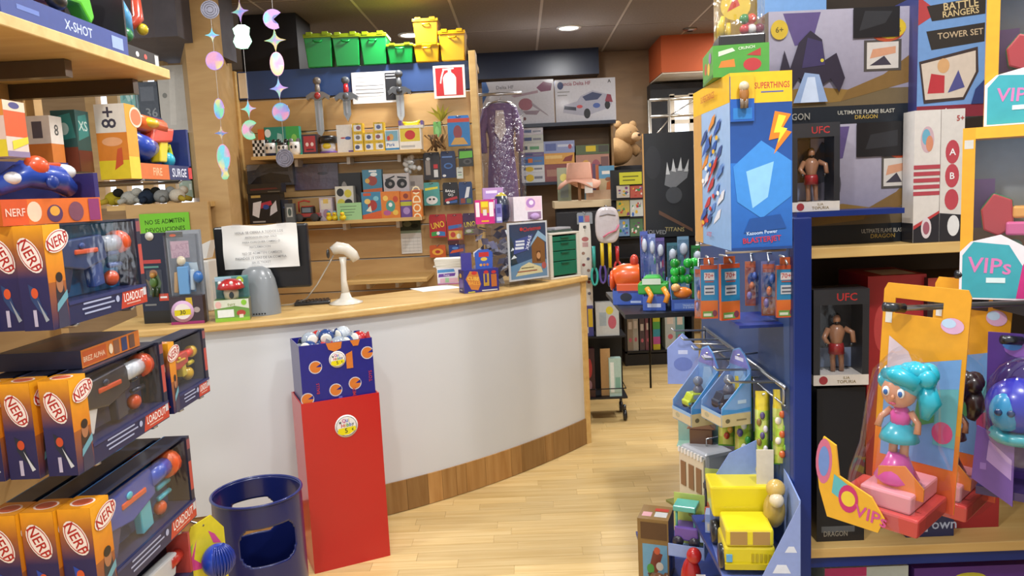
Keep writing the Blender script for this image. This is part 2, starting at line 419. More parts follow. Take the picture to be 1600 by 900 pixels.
# ---------------------------------------------------------------- the counter
TOPZ = 1.07
def cy(x): return .04*x**3+.343*x*x+1.017*x+4.302
cx = [-1.9+i*(2.25/44) for i in range(45)]
def offs(x, d):
    s_ = .12*x*x+.686*x+1.017; n = math.hypot(1, s_); return (x-s_/n*-d*-1*-1, cy(x)+d/n) if False else (x-d*s_/n, cy(x)+d/n)
ct = root('shop_counter', 'curved white-fronted shop counter with wood strip plinth and wood end trim', 'counter', (-.7, 3.9, 0))
def rel(m): m.T = Matrix.Translation((.7, -3.9, 0)); return m
def band(z0, z1, d0, d1, x0=-1.9, x1=.35, n=44):
    m = rel(MB()); P_ = [x0+(x1-x0)*i/n for i in range(n+1)]
    a = [offs(x, d0) for x in P_]; b = [offs(x, d1) for x in P_]
    vs = []; fs = []
    for p, q in zip(a, b): vs += [(*p, z0), (*p, z1), (*q, z1), (*q, z0)]
    for i in range(n):
        for k in range(4): fs.append((4*i+k, 4*i+4+k, 4*i+4+(k+1) % 4, 4*i+(k+1) % 4))
    fs += [(0, 1, 2, 3), tuple(4*n+k for k in (3, 2, 1, 0))]
    m.add(vs, [f[::-1] for f in fs], (1, 1, 1)); return m
band(.165, TOPZ-.035, .012, .05).obj('front_panel', 'counter_white', ct)
band(.0, .15, .03, .05).obj('plinth_core', 'plinth_wood', ct)
rr = random.Random(9); x = -.95
while x < .345:
    w = rr.choice((.05, .07, .1, .06, .14)); x2 = min(x+w, .35)
    band(.003, .165, .004, .03, x+.0008, x2-.0008, 3).obj('plinth_strip', 'plinth_wood', ct); x = x2
p = offs(.35, 0); q = offs(.35, .36)
m = rel(MB()); dx, dy = q[0]-p[0], q[1]-p[1]; tx, ty = dy*.07, -dx*.07
m.prism([(p[0]-.002, p[1]-.004), (p[0]+.026, p[1]+.022), (q[0]+.026, q[1]+.022), q], 0, TOPZ-.034, 'fff'); m.obj('end_trim', 'shelf_wood', ct)
m = rel(MB())
wt = root('counter_worktop', 'light wood worktop of the curved counter, with rounded front edge', 'worktop', (-.7, 3.9, TOPZ-.034))
m.T = Matrix.Translation((.7, -3.9, 0)); 
band(0, .034, -.022, .5, -1.9, .375).obj('top_board', 'shelf_wood', wt, bevel=.008)
# ---------------------------------------------------------------- slatted wall behind the counter
YS = 5.7; SX0 = -2.02; SX1 = fx(737, YS, 2.2); ZB = fz(150, -1.2, YS); ZT = fz(104, -1.2, YS)
sw = struct(MB().box(SX0, YS+.02, .3, SX1, YS+.06, ZT), 'wall_slatted', 'board_brown')
struct(MB().box(SX0, YS-.004, ZB+.01, SX1, YS+.02, ZT), 'slat_header', 'slate_blue', sw)
z = ZB
while z > .5:
    struct(MB().box(SX0, YS, z-.232, SX1, YS+.02, z-.006), 'slat_board', 'wall_wood', sw)
    MB().box(SX0, YS+.008, z-.006, SX1, YS+.0195, z+.0, 'b8b4ac').obj('slat_groove', 'metal', sw)
    z -= .238
struct(MB().box(SX1, YS-.06, .0, SX1+.05, YS+.12, ZT+.06), 'trim_5', 'shelf_wood', bevel=.003)
struct(MB().box(SX0-.03, YS-.05, .0, SX0, YS+.06, ZT), 'trim_6', 'shelf_wood')
struct(MB().box(SX0+.01, YS-.012, ZB+.02, SX0+.07, YS-.004, ZT-.01), 'header_end', 'metal', sw)
YF = 5.4
def wshelf(u0, u1, v, label, yf=YF):
    X = (fx(u0, yf, 1.5)+fx(u1, yf, 1.5))/2
    zt = fz(v, X, yf); x0, x1 = fx(u0, yf, zt), fx(u1, yf, zt)
    r = root('wall_shelf', label, 'shelf', ((x0+x1)/2, yf, zt)); w = (x1-x0)/2
    MB().box(-w, 0, -.025, w, YS-yf, 0).obj('board', 'shelf_wood', r, bevel=.002)
    for bx in (-w*.55, .05, w*.7): MB().box(bx-.012, .16, -.075, bx+.012, YS-yf-.001, -.0255, 'd8d4cc').obj('bracket', 'plastic', r)
    return zt
Z1 = wshelf(392, 657, 239, 'upper light wood wall shelf holding cups and yellow boxes')
Z2 = wshelf(380, 657, 345, 'lower light wood wall shelf holding games and the dark model box')
Z3 = wshelf(538, 667, 437, 'low wood shelf behind the counter holding stationery', 5.25)

def front_items(zs, tab, grp):
    for (nm, lab, cat, u0, u1, vt, dy, d, col, fa) in tab:
        carton(nm, lab, cat, u0, u1, vt, 0, YF+.02+dy, d, col, fa, z=zs, group=grp)
G1 = 'goods on the upper wall shelf'; G2 = 'goods on the lower wall shelf'
chk = [('r', i*.2, j*.2, i*.2+.2, j*.2+.2, '111') for i in range(5) for j in range(5) if (i+j) % 2]
front_items(Z1, [
 ('checkered_box', 'small black and white checkered box on the upper wall shelf', 'box', 396, 414, 219, .0, .1, 'eee', chk),
 ('gift_box', 'teal and green game box behind the panda cups', 'box', 416, 470, 198, .14, .06, '1f8c7c', [('r', .62, 0, 1, 1, '3aa64a'), ('p', [(.3, .1), (.55, .1), (.5, .75), (.38, .8)], '9fc9c6'), ('e', .1, .8, .09, .14, 'eee'), ('e', .85, .6, .08, .14, '8fd05a')]),
 ('orange_box', 'small orange box beside the teal game box', 'box', 406, 417, 202, .14, .06, 'd9692a', [('r', .1, .2, .9, .5, 'e8b080')]),
 ('robot_cube_box', 'black box with red square face print on the upper wall shelf', 'box', 473, 497, 210, .02, .1, '2a2230', [('r', .12, .12, .88, .92, 'b32a2c'), ('e', .34, .5, .1, .1, 'f0d8d0'), ('e', .66, .5, .1, .1, 'f0d8d0'), ('r', .25, .2, .75, .28, '5a1518')]),
 ('white_box', 'tall plain white box beside the yellow cubes', 'box', 528, 552, 195, .04, .09, 'ece9e4', [('e', .72, .52, .2, .06, '3d5fae'), ('e', .4, .53, .16, .03, 'c05050'), ('r', .7, 0, 1, .08, '6a4aa0')]),
 ('playset_box', 'blue and white vehicle box under the banana box on the upper wall shelf', 'box', 603, 624, 203, .02, .11, 'e9eef2', [('r', 0, .0, 1, .12, '2f86c6'), ('r', .05, .45, .95, .95, '7fb3c8'), ('e', .45, .65, .18, .16, 'd8a85c'), ('e', .25, .6, .12, .12, 'c83c2c'), ('t', 'Park', .4, .28, .16, '2a62b0')]),
 ('apple_box', 'yellow and white box with red apple print on the upper wall shelf', 'box', 625, 659, 200, .02, .11, 'f3efe6', [('r', .05, .38, .95, 1, 'e6d13c'), ('e', .5, .68, .24, .22, 'd0322c'), ('r', .06, .1, .7, .2, 'bbb')]),
], G1)
# panda cups
for i, u in enumerate((424, 443, 462)):
    r = root('panda_cup', ['white cup with a dark blue base on the upper wall shelf', 'white cup with black brim in front of the teal game box', 'white cup with grey ears beside the red faced box'][i], 'cup', (fx(u, YF+.05, Z1), YF+.05, Z1), group='panda cups')
    MB().lathe([(.03, 0), (.038, .02), (.04, .07), (.036, .09)], [['24345c', 'e9e6e2', 'e9e6e2'], ['e9e6e2']*2+['222'], ['e9e6e2']*3][i], seg=18).obj('cup_body', 'plastic', r)
    for s in (-1, 1): MB().ell((s*.026, 0, .1), (.017, .012, .017), '1c1c1e' if i < 2 else '77747a').obj('ear', 'plastic', r)
    for s in (-1, 1): MB().ell((s*.015, -.037, .055), (.008, .005, .011), '15151a').obj('eye_patch', 'plastic', r)
# spinning stand toy
r = root('spinner_toy', 'round black toy with yellow top on a purple and white base', 'toy', (fx(514, YF+.06, Z1), YF+.06, Z1), group=G1)
MB().lathe([(.06, 0), (.062, .012), (.055, .014)], '6d4a9a').obj('base', 'plastic', r)
MB().lathe([(.05, .014), (.05, .07)], 'e8e4e2').obj('drum', 'plastic', r)
MB().lathe([(.064, .07), (.064, .115), (.05, .122)], '17171b').obj('lid', 'plastic', r)
MB().ell((0, -.045, .05), (.03, .012, .022), 'e3c52d').obj('face_plate', 'plastic', r)
# yellow cube boxes, eight, stacked in columns
k = 0; ph = fz(205, fx(560, YF, Z1), YF+.03)-fz(220, fx(560, YF, Z1), YF+.03)
cube_me = None
for (u, n) in ((560, 3), (577, 2), (593, 3)):
    for j in range(n):
        X = fx(u, YF+.03, Z1+.05); w = .072
        m = carton_mb(w, w, ph-.001, 'e3bd22', [('r', .14, .16, .86, .82, 'e9ecef'), ('e', .5+.1*(k % 3-1), .5, .22, .22, ['45507a', '777', '8a5a6a', '5b6a9a'][k % 4]), ('t', 'POP', .5, .9, .12, '333')], [('r', .1, .15, .9, .85, 'c9a31a')])
        m.obj('yellow_cube_box', 'card', None, (X, YF+.03, Z1+j*ph), 0, 0, 'yellow cube box, %s of its stack by the %s' % (['bottom', 'second', 'top'][j] if n == 3 else ['bottom', 'upper'][j], {560: 'tall white box', 577: 'two taller yellow stacks', 593: 'blue vehicle box'}[u]), 'box', 'yellow cube boxes'); k += 1
# banana box on top of apple box
zc = fz(200, fx(642, YF, Z1), YF+.02)
r = root('banana_box', 'white tray box with purple ends holding a toy banana', 'box', (fx(642, YF+.03, zc), YF+.03, zc), group=G1)
MB().box(-.085, 0, 0, .085, .08, .02, 'f2efe8').box(-.085, 0, .02, -.065, .08, .055, '7a62b0').box(.068, 0, .02, .085, .08, .05, '7a62b0').obj('tray', 'card', r)
MB().tube([(-.06, .03, .045), (-.03, .03, .03), (.0, .03, .026), (.04, .03, .034), (.065, .03, .05)], [.006, .016, .019, .016, .006], 'ecd31f', 10).obj('banana', 'plastic', r)

# lower shelf goods
def ufo(seed, bg, cols): return rnd_art(seed, cols, 9)
front_items(Z2, [
 ('model_box', 'large black model kit box with white and red vehicle print', 'box', 391, 440, 302, .0, .12, '17171c', [('p', [(.1, .3), (.3, .2), (.42, .75), (.15, .7)], 'e4e4ea'), ('p', [(.38, .5), (.75, .62), (.72, .75), (.4, .68)], 'b8324a'), ('p', [(.65, .25), (.9, .4), (.88, .75), (.7, .55)], 'd8d8e2'), ('e', .55, .55, .1, .08, '2c4a9a'), ('r', .1, .86, .4, .94, 'c8a85a'), ('r', .1, .05, .5, .1, 'aaa')]),
 ('dark_gift_box', 'narrow dark blue box beside the black model kit', 'box', 441.5, 453, 312, .03, .1, '1d2233', rnd_art(4, ['3d5a9a', '8a2436', '555'], 5)),
 ('bottle_card', 'narrow grey carton with white lettering beside the toy truck', 'box', 447, 461, 318, -.045, .05, '5c6266', [('r', .2, .3, .8, .8, 'b8bcba'), ('e', .5, .55, .2, .2, '4a5a58')]),
 ('white_figure_box', 'small white and lilac box behind the ducks', 'box', 501, 521, 309, .08, .08, 'c9bcc8', [('r', .1, .5, .9, .9, 'e2d8c8'), ('e', .5, .3, .25, .2, 'a8849a'), ('r', .3, .75, .7, .95, 'e0c060')]),
 ('mask_box', 'white box with black and yellow mask drawings on the lower shelf', 'box', 527, 555, 291, .1, .08, 'dcd9cc', [('e', .28, .82, .2, .12, '222'), ('e', .7, .78, .2, .12, 'd6c83a'), ('e', .3, .5, .22, .13, 'd6d04a'), ('e', .7, .5, .22, .12, '222'), ('e', .5, .3, .3, .1, '333'), ('e', .5, .3, .12, .05, 'eee')]),
 ('blue_game_box', 'blue and orange board game box standing at the shelf front', 'box', 567, 597, 300, .0, .08, '3f84a8', [('p', [(0, 0), (1, 0), (1, .3), (0, .15)], 'd6602a'), ('e', .55, .5, .24, .2, 'a8342c'), ('e', .3, .65, .16, .1, 'e6c46a'), ('e', .75, .75, .14, .09, '7fc0d0'), ('p', [(.2, .3), (.5, .25), (.45, .5)], 'e8e0c8'), ('r', .1, .86, .5, .96, 'c8542c')]),
 ('orange_game_box', 'orange game box with teal monster print on the lower shelf', 'box', 597, 626, 299, .0, .08, 'db7f2e', [('e', .5, .45, .25, .22, '4f9a8c'), ('e', .25, .75, .14, .1, 'f0c860'), ('e', .78, .7, .14, .12, 'c24a2a'), ('e', .3, .2, .2, .1, 'b85a90'), ('e', .75, .2, .15, .1, 'e8c050'), ('e', .5, .5, .1, .08, 'eee')]),
 ('purple_game_box', 'small orange and purple game box beside the orange monster box', 'box', 627, 645, 299, .02, .07, '6b4a92', [('r', 0, .66, 1, 1, 'd9772c'), ('r', 0, .44, 1, .6, 'b8bb34'), ('e', .5, .25, .3, .14, 'a98ac0'), ('e', .5, .82, .22, .1, '8a3a2a')]),
 ('orange_tall_box', 'tall narrow orange box with vertical lettering on the lower shelf', 'box', 645, 660, 296, .0, .07, 'e0812c', [('t', 'DODO', .5, .5, .3, 'f6e6c0', 90), ('r', .1, .9, .9, .97, 'b8502a')]),
], G2)
zz = fz(300, fx(582, YF, Z2), YF)
carton('stacked_blue_game', 'blue and orange board game box stacked behind on another box', 'box', 568, 598, 265, 0, YF+.101, .07, '44809a', [('p', [(0, 0), (1, 0), (1, .25), (0, .2)], 'c9602c'), ('e', .5, .55, .26, .2, '9a4034'), ('e', .6, .8, .18, .08, 'dfe6e4'), ('e', .25, .55, .12, .1, 'd8a84c'), ('r', .35, .9, .75, .97, 'e8e8e8')], z=fz(303, -1.0, YF+.09), group=G2)
carton('lower_blue_game', 'blue box under the stacked board game', 'box', 568, 598, 304, 0, YF+.101, .07, '3a7c94', z=Z2, group=G2)
carton('eye_box', 'white box with two black cartoon eyes print', 'box', 600, 640, 271, 0, YF+.1, .07, 'b9b4b4', [('e', .25, .45, .2, .26, '1a1a1c'), ('e', .72, .45, .2, .26, '1a1a1c'), ('e', .27, .45, .07, .1, '8a8684'), ('e', .74, .42, .07, .1, '8a8684'), ('p', [(.08, .7), (.45, .9), (.45, .82), (.1, .62)], '2a2a2c'), ('p', [(.55, .85), (.9, .78), (.9, .7), (.55, .76)], '2a2a2c')], z=fz(300, -.9, YF+.1), group=G2)
carton('plain_brown_box', 'plain brown box under the cartoon eye box', 'box', 600, 640, 301, 0, YF+.1, .07, '8a6a48', z=Z2, group=G2)
carton('dark_photo_box', 'black box with pale figure print behind the mask box', 'box', 533, 568, 270, 0, YF+.2, .06, '1b191b', [('e', .25, .62, .14, .2, '8c8884'), ('e', .7, .4, .2, .16, '4a4440'), ('r', .55, .1, .95, .25, '6a5a50')], z=Z2, group=G2)
# green handwritten card on the shelf
carton('green_card', 'pale green handwritten notice card leaning on the game boxes', 'sign', 528, 566, 317, 0, YF+.01, .003, 'a5d19a', [('r', .12, .78, .8, .81, '4c6a50'), ('r', .15, .6, .75, .63, '4c6a50'), ('r', .15, .43, .7, .46, '4c6a50'), ('r', .2, .27, .6, .3, '4c6a50')], z=Z2, mat='paper')
# rubber ducks
for i, u in enumerate((514, 523, 542)):
    r = root('rubber_duck', ['yellow duck with blue hat on the lower shelf', 'yellow duck with pale blue wing beside the blue hatted duck', 'yellow duck with green scarf before the green card'][i], 'duck', (fx(u, YF-.04+.05, Z2), YF+.03, Z2), group='rubber ducks')
    if i == 2: r.location = (fx(536, YF-.03, Z2), YF-.03, Z2)
    MB().ell((0, 0, .02), (.024, .028, .02), 'ecd22a').obj('body', 'plastic', r)
    MB().ell((0, -.012, .047), (.016, .016, .016), 'ecd22a').obj('head', 'plastic', r)
    MB().ell((0, -.03, .045), (.007, .009, .004), 'e07a28').obj('beak', 'plastic', r)
    MB().ell((0, -.01, .062), (.013, .013, .008), ['3d8fc8', '88b8dc', '52a848'][i]).obj('hat', 'plastic', r)
# toy truck red black
r = root('toy_truck', 'red and black toy pickup truck with grey wheels on the lower shelf', 'toy vehicle', (fx(482, YF+.06, Z2), YF+.06, Z2), group=G2)
MB().box(-.085, -.03, .03, .085, .05, .06, 'a2302c').box(-.04, -.028, .06, .045, .048, .105, '2a2a2e').box(-.035, -.03, .105, .04, .05, .112, 'b83a34').box(-.088, -.034, .026, .09, .054, .036, '2a2a2c').obj('body', 'plastic', r, bevel=.006)
MB().box(-.03, -.0305, .066, .03, -.0285, .098, '6a7680').obj('windows', 'plastic', r)
MB().tube([(-.06, 0, .07), (-.06, 0, .14), (-.02, 0, .15), (.02, 0, .14)], .006, 'b8382e').obj('roll_bar', 'plastic', r)
for a in (-.055, .055):
    for b in (-.035, .05): MB().lathe([(.028, -.01), (.03, 0), (.028, .01)], '4a4644', (a, b, .03), 16, 'y').obj('wheel', 'matte', r)
# dark case on top of the model box, wrapped sheets on the wall
zz = fz(302, fx(415, YF, Z2), YF)
carton('dark_case', 'flat black case lying on the black model kit box', 'case', 386, 440, 287, 0, YF+.0, .11, '1c1b1e', [('p', [(.1, .3), (.9, .4), (.85, .55), (.1, .5)], '5a1f22'), ('r', .6, .1, .95, .18, '6a6a60')], z=zz, mat='plastic')
carton('tinted_visor_pack', 'clear grey plastic pack of black visors hanging on the slatted wall', 'pack', 388, 459, 256, 290, YS-.08, .07, '4b4d55', [('p', [(.05, .1), (.95, .1), (.9, .45), (.5, .6), (.2, .4)], '1d1e24'), ('p', [(.3, .6), (.9, .62), (.9, .85), (.5, .8)], '34363e'), ('p', [(0, .7), (.2, .75), (.3, .98), (0, .98)], '8f9298')], mat='crinkle')
carton('lilac_sheet', 'lilac grey plastic sheet with dark hill outline on the slatted wall', 'sheet', 461, 530, 256, 296, YS-.02, .012, '655b6c', [('p', [(0, 0), (1, 0), (1, .32), (.7, .45), (.5, .4), (.25, .62), (.1, .75), (0, .6)], '5a4e62'), ('e', .65, .62, .12, .06, '3a3440')], mat='crinkle')
# wall posters: notice and fire-extinguisher sign
carton('notice', 'white printed notice with black text and a dark block', 'sign', 552, 622, 112, 161, YS-.012, .004, 'e6e6e8', [('r', .08, .82, .5, .835, '999'), ('r', .08, .68, .62, .69, '999'), ('r', .08, .56, .7, .575, '555'), ('r', .08, .44, .7, .455, '555'), ('r', .08, .32, .7, .335, '444'), ('r', .08, .22, .64, .23, '777'), ('r', .42, .12, .62, .13, '999'), ('r', .74, .07, 1, .94, '26262a'), ('r', .76, .76, .98, .79, 'ddd'), ('r', .76, .86, .98, .89, 'ddd'), ('e', .92, .4, .09, .1, '888')], mat='paper')
carton('fire_sign', 'red square sign with white fire extinguisher symbol on the slatted wall', 'sign', 679, 728, 102, 153, YS-.03, .012, 'efe6da', [('r', .07, .07, .93, .93, 'b71c22'), ('p', [(.32, .1), (.7, .1), (.72, .62), (.66, .72), (.58, .78), (.44, .78), (.36, .72), (.3, .62)], 'efe9e2'), ('r', .47, .78, .57, .86, 'efe9e2'), ('p', [(.3, .84), (.66, .88), (.66, .92), (.3, .9)], 'efe9e2'), ('p', [(.3, .84), (.36, .86), (.27, .62), (.24, .45), (.2, .46), (.23, .64)], 'efe9e2')])
# toy swords hanging on the wall
def sword(name, lab, u, vg, vh, vt, guard, grip, blade, gem):
    Y = YS-.06; X = fx(u, Y, 2.1); zg = fz(vg, X, Y); zp = fz(vh, X, Y); zt = fz(vt, X, Y)
    r = root(name, lab, 'toy sword', (X, Y, zt), group='toy swords on the slatted wall'); h = zp-zt; g = zg-zt
    MB().xprism([(-.028, g), (-.026, .05), (0, 0), (.026, .05), (.028, g)], -.006, .006, blade).obj('blade', 'plastic', r)
    MB().xprism([(-.006, g), (-.005, .06), (.005, .06), (.006, g)], -.009, .009, '9a9aa0').obj('fuller', 'plastic', r)
    MB().xprism([(-.075, g-.03), (-.05, g-.012), (-.02, g-.03), (.02, g-.03), (.05, g-.012), (.075, g-.03), (.085, g), (.04, g+.028), (-.04, g+.028), (-.085, g)], -.018, .018, guard).obj('crossguard', 'plastic', r)
    MB().lathe([(.016, g+.02), (.02, g+.05), (.016, h-.05)], grip, seg=12).obj('grip', 'plastic', r)
    MB().ell((0, 0, h-.025), (.03, .022, .028), guard).obj('pommel', 'plastic', r)
    MB().ell((0, -.019, g), (.022, .01, .024), gem).obj('gem', 'plastic', r)
    MB().tube([(0, .0, g+.045), (0, .06, g+.05)], .005, '888').obj('hook', 'metal', r)
sword('toy_sword', 'toy sword with grey hilt and dull red guard gem', 501, 150, 121, 216, '6e6660', '7d756e', '9aa0a4', 'a03030')
sword('toy_sword', 'toy sword with red grip and patterned grey blade', 545, 151, 120, 190, '55585e', 'b8222a', '7e858c', '55585e')
sword('toy_sword', 'toy sword with dark grey hilt overlapping the white notice', 628, 142, 110, 192, '4e5054', '5a5c5e', 'a8adb2', '33353a')
# leafy olive ornament and bead net
r = root('leaf_garland', 'olive green paper leaf ornament on the slatted wall', 'ornament', (fx(688, YS-.08, 2.2), YS-.08, fz(190, -.5, YS-.08)))
for i in range(6):
    a = -.9+i*.36; MB().xprism([(0, 0), (.04*math.sin(a)-.014, .05), (.13*math.sin(a), .13*math.cos(a)), (.04*math.sin(a)+.018, .055)], -.004+i*.003, .0+i*.003, '857a22' if i % 2 else '9a8d2a').obj('leaf', 'matte', r)
MB().tube([(0, 0, 0), (0, .079, .0)], .004, '888').obj('hook', 'metal', r)
r = root('wicker_bundle', 'bundle of brown twigs and nets hanging beside the upper shelf', 'decoration', (fx(681, YS-.2, 2.0), YS-.2, fz(237, -.55, YS-.2)))
rr = random.Random(3)
for i in range(16):
    a = rr.uniform(-.07, .07); MB().tube([(a, rr.uniform(-.03, .03), rr.uniform(0, .03)), (a*.6+rr.uniform(-.03, .03), 0, .06), (a*.5+rr.uniform(-.05, .05), rr.uniform(-.02, .02), .12)], .006, rr.choice(['6d4e30', '8a6840', '55402a'])).obj('twig', 'matte', r)
MB().tube([(0, 0, .1), (0, .2, .1)], .004, '888').obj('hook', 'metal', r)
# hanging packs on hooks: shared builder
def hangpack(name, lab, u0, u1, vt, vb, Y, col, fa, d=.02, wall=YS, group='hanging packs on the slatted wall', mat='card', cat='pack', tab=True):
    X, z, w, h = span(u0, u1, vt, vb, Y)
    r = root(name, lab, cat, (X, Y, z), group=group)
    m = carton_mb(w, d, h*(.9 if tab else 1), col, fa); m.obj('carton', mat, r)
    if tab: MB().xprism([(-w/2, h*.9), (w/2, h*.9), (w*.45, h), (-w*.45, h)], d*.4, d*.5, col).art((-w/2, d*.4, h*.9), (w, 0, 0), (0, 0, h*.1), [('r', .38, .35, .62, .65, '2a2420')]).obj('hang_tab', mat, r)
    MB().tube([(0, -.03, h*.95), (0, max(.01, wall-Y-.001), h*.95)], .0035, 'b0b0b4', 6).obj('hook', 'metal', r)
    return r
for nm, lab, u0, u1, vt, vb, col, fa in [
 ('blister_pack', 'black hanging pack with red stripe and grey gadget', 663, 689, 238, 281, '221d20', [('r', .12, .2, .4, .8, '8a8078'), ('r', .6, .45, .85, .62, 'b8282c'), ('r', .6, .1, .85, .4, 'ccc'), ('e', .3, .85, .12, .06, 'bbb')]),
 ('blister_pack', 'navy hanging pack with round blue print', 690, 713, 236, 278, '1c2a4e', [('e', .5, .5, .3, .12, '3f6aa8'), ('e', .5, .5, .2, .07, '1c2a4e'), ('r', .1, .84, .8, .9, '5a7ab0'), ('e', .2, .1, .12, .05, 'ddd')]),
 ('blister_pack', 'lime green and black hanging toy pack', 717, 740, 232, 260, '2a2c28', [('p', [(.05, .5), (.95, .55), (.95, .95), (.1, .95)], '62b83c'), ('e', .6, .3, .3, .18, '50504e'), ('e', .6, .3, .15, .09, '222')]),
 ('small_card', 'small white price card under the lime green pack', 714, 724, 261, 279, 'cdd2c8', [('r', .2, .3, .8, .4, '8a8'), ('r', .2, .55, .8, .65, '777')]),
 ('card_game', 'teal hanging card game with cartoon animal print', 663, 688, 285, 321, '4f9e98', [('p', [(.1, .72), (.9, .8), (.9, .9), (.1, .84)], 'e8d83c'), ('e', .5, .25, .36, .2, 'e6e6e2'), ('e', .38, .3, .08, .05, '333'), ('e', .62, .3, .08, .05, '333')]),
 ('card_game', 'black hanging card game with white lettering and red blue print', 693, 717, 285, 320, '17151a', [('t', 'BANG', .48, .68, .13, 'eee', -8), ('t', 'GO', .5, .5, .13, 'eee', -8), ('p', [(.1, .15), (.95, .3), (.9, .42), (.15, .3)], 'b02c34'), ('p', [(.2, .06), (.9, .1), (.9, .24), (.3, .16)], '345a9c'), ('e', .3, .12, .12, .06, 'ddd')]),
 ('blister_pack', 'blue and white hanging toy pack beside the black card game', 718, 739, 284, 319, '25406e', [('p', [(.4, .3), (.7, .35), (.85, .85), (.6, .85)], 'dde2e8'), ('r', .1, .05, .45, .3, '8c4038'), ('r', .55, .05, .9, .28, '5a7a4a')]),
 ('card_game', 'red hanging card game pack lettered UNO in yellow', 672, 698, 335, 371, 'b01e26', [('t', 'UNO', .5, .6, .3, 'e8c832', 10, .8), ('p', [(.1, .06), (.5, .1), (.45, .3), (.1, .26)], '3a9a4a'), ('p', [(.5, .08), (.92, .06), (.92, .26), (.55, .3)], '3a78b8'), ('e', .5, .2, .1, .08, 'eee')]),
 ('card_game', 'red and blue hanging game pack with yellow lower half', 700, 725, 334, 382, 'a8262c', [('p', [(.08, .55), (.92, .62), (.92, .74), (.08, .68)], '3a68b0'), ('r', .08, .2, .92, .5, 'd8a848'), ('e', .35, .36, .16, .1, 'b83c30'), ('e', .7, .3, .14, .09, 'e6e0c8'), ('r', 0, 0, 1, .16, '4a1a1e')]),
 ('card_game', 'purple hanging card game pack lettered UNO beside the pink box', 724, 746, 333, 367, '40284e', [('t', 'UNO', .5, .55, .26, 'e0d23c', 6, .8), ('p', [(.1, .08), (.9, .1), (.9, .3), (.2, .3)], '6a9a4a'), ('e', .4, .2, .2, .08, 'ccc')]),
 ('card_game', 'orange and red low hanging card pack', 672, 697, 383, 402, 'c65a22', [('e', .5, .5, .35, .3, 'e8a838'), ('e', .5, .5, .16, .15, 'b03028')]),
 ('card_game', 'blue low hanging card pack with orange flash', 702, 727, 381, 401, '243a84', [('p', [(.05, .3), (.9, .45), (.9, .7), (.2, .55)], 'd8582c'), ('e', .4, .75, .2, .12, '5a8ad0')])]:
    hangpack(nm, lab, u0, u1, vt, vb, YS-.11, col, fa)
r = hangpack('action_figure_pack', 'blue hanging figure pack with red top beside the fire sign post', 701, 735, 180, 228, YS-.16, '2a78b8', [('r', 0, .86, 1, 1, 'c8402a'), ('e', .45, .5, .2, .25, '8a3a42'), ('p', [(.1, .05), (.9, .05), (.7, .3), (.3, .3)], 'c8984a')], .05)
hangpack('green_whistle', 'small green hanging toy beside the blue figure pack', 678, 690, 190, 216, YS-.1, '6fae5a', [('e', .5, .5, .3, .3, '8cc878')], .02)
r = root('bead_bag', 'clear bag of white balls hanging on the slatted wall', 'bag', (fx(645, YS-.12, 1.75), YS-.12, fz(273, -.75, YS-.12)), group='hanging packs on the slatted wall')
rr = random.Random(8)
for i in range(16):
    MB().ell((rr.uniform(-.05, .05), rr.uniform(-.02, .02), .025+i*.0068), .019, 'd8d8d4', 10, 7).obj('ball', 'plastic', r)
MB().ell((0, 0, .085), (.066, .04, .085), 'fff', 12, 8).tube([(0, 0, .16), (0, 0, .2)], [.02, .008], 'fff').obj('bag_film', 'film', r)
MB().tube([(0, 0, .19), (0, .119, .19)], .003, '999', 6).obj('hook', 'metal', r)
carton('grey_bag_box', 'pale grey card box below the bag of white balls', 'box', 636, 662, 274, 0, YF+.17, .06, 'a39a92', [('r', .1, .3, .5, .6, '77706a')], z=fz(297, -.75, YF+.17), group=G2)
carton('tan_box', 'tan box under the pale grey card box', 'box', 637, 661, 299, 0, YF+.17, .06, '94744e', z=Z2, group=G2)
# calendar
X, z, w, h = span(628, 660, 343, 396, YS-.015)
r = root('calendar', 'small wall calendar with dark green photo over a white month sheet', 'calendar', (X, YS-.015, z))
MB().box(-w/2, 0, 0, w/2, .004, h*.68, 'd8d6d0').art((-w/2, 0, 0), (w, 0, 0), (0, 0, h*.68), [('r', 0, .88, 1, 1, '8a9a84')]+[('r', .06, .1+i*.14, .94, .11+i*.14, '8a8a88') for i in range(5)]+[('r', .2+i*.2, .06, .205+i*.2, .72, '9a9a98') for i in range(4)]).obj('month_sheet', 'paper', r)
MB().box(-w/2, -.001, h*.68, w/2, .005, h, '3a4030').art((-w/2, -.001, h*.68), (w, 0, 0), (0, 0, h*.32), [('e', .35, .6, .2, .25, '6a7058'), ('e', .7, .4, .18, .2, '23281c')]).obj('photo', 'paper', r)
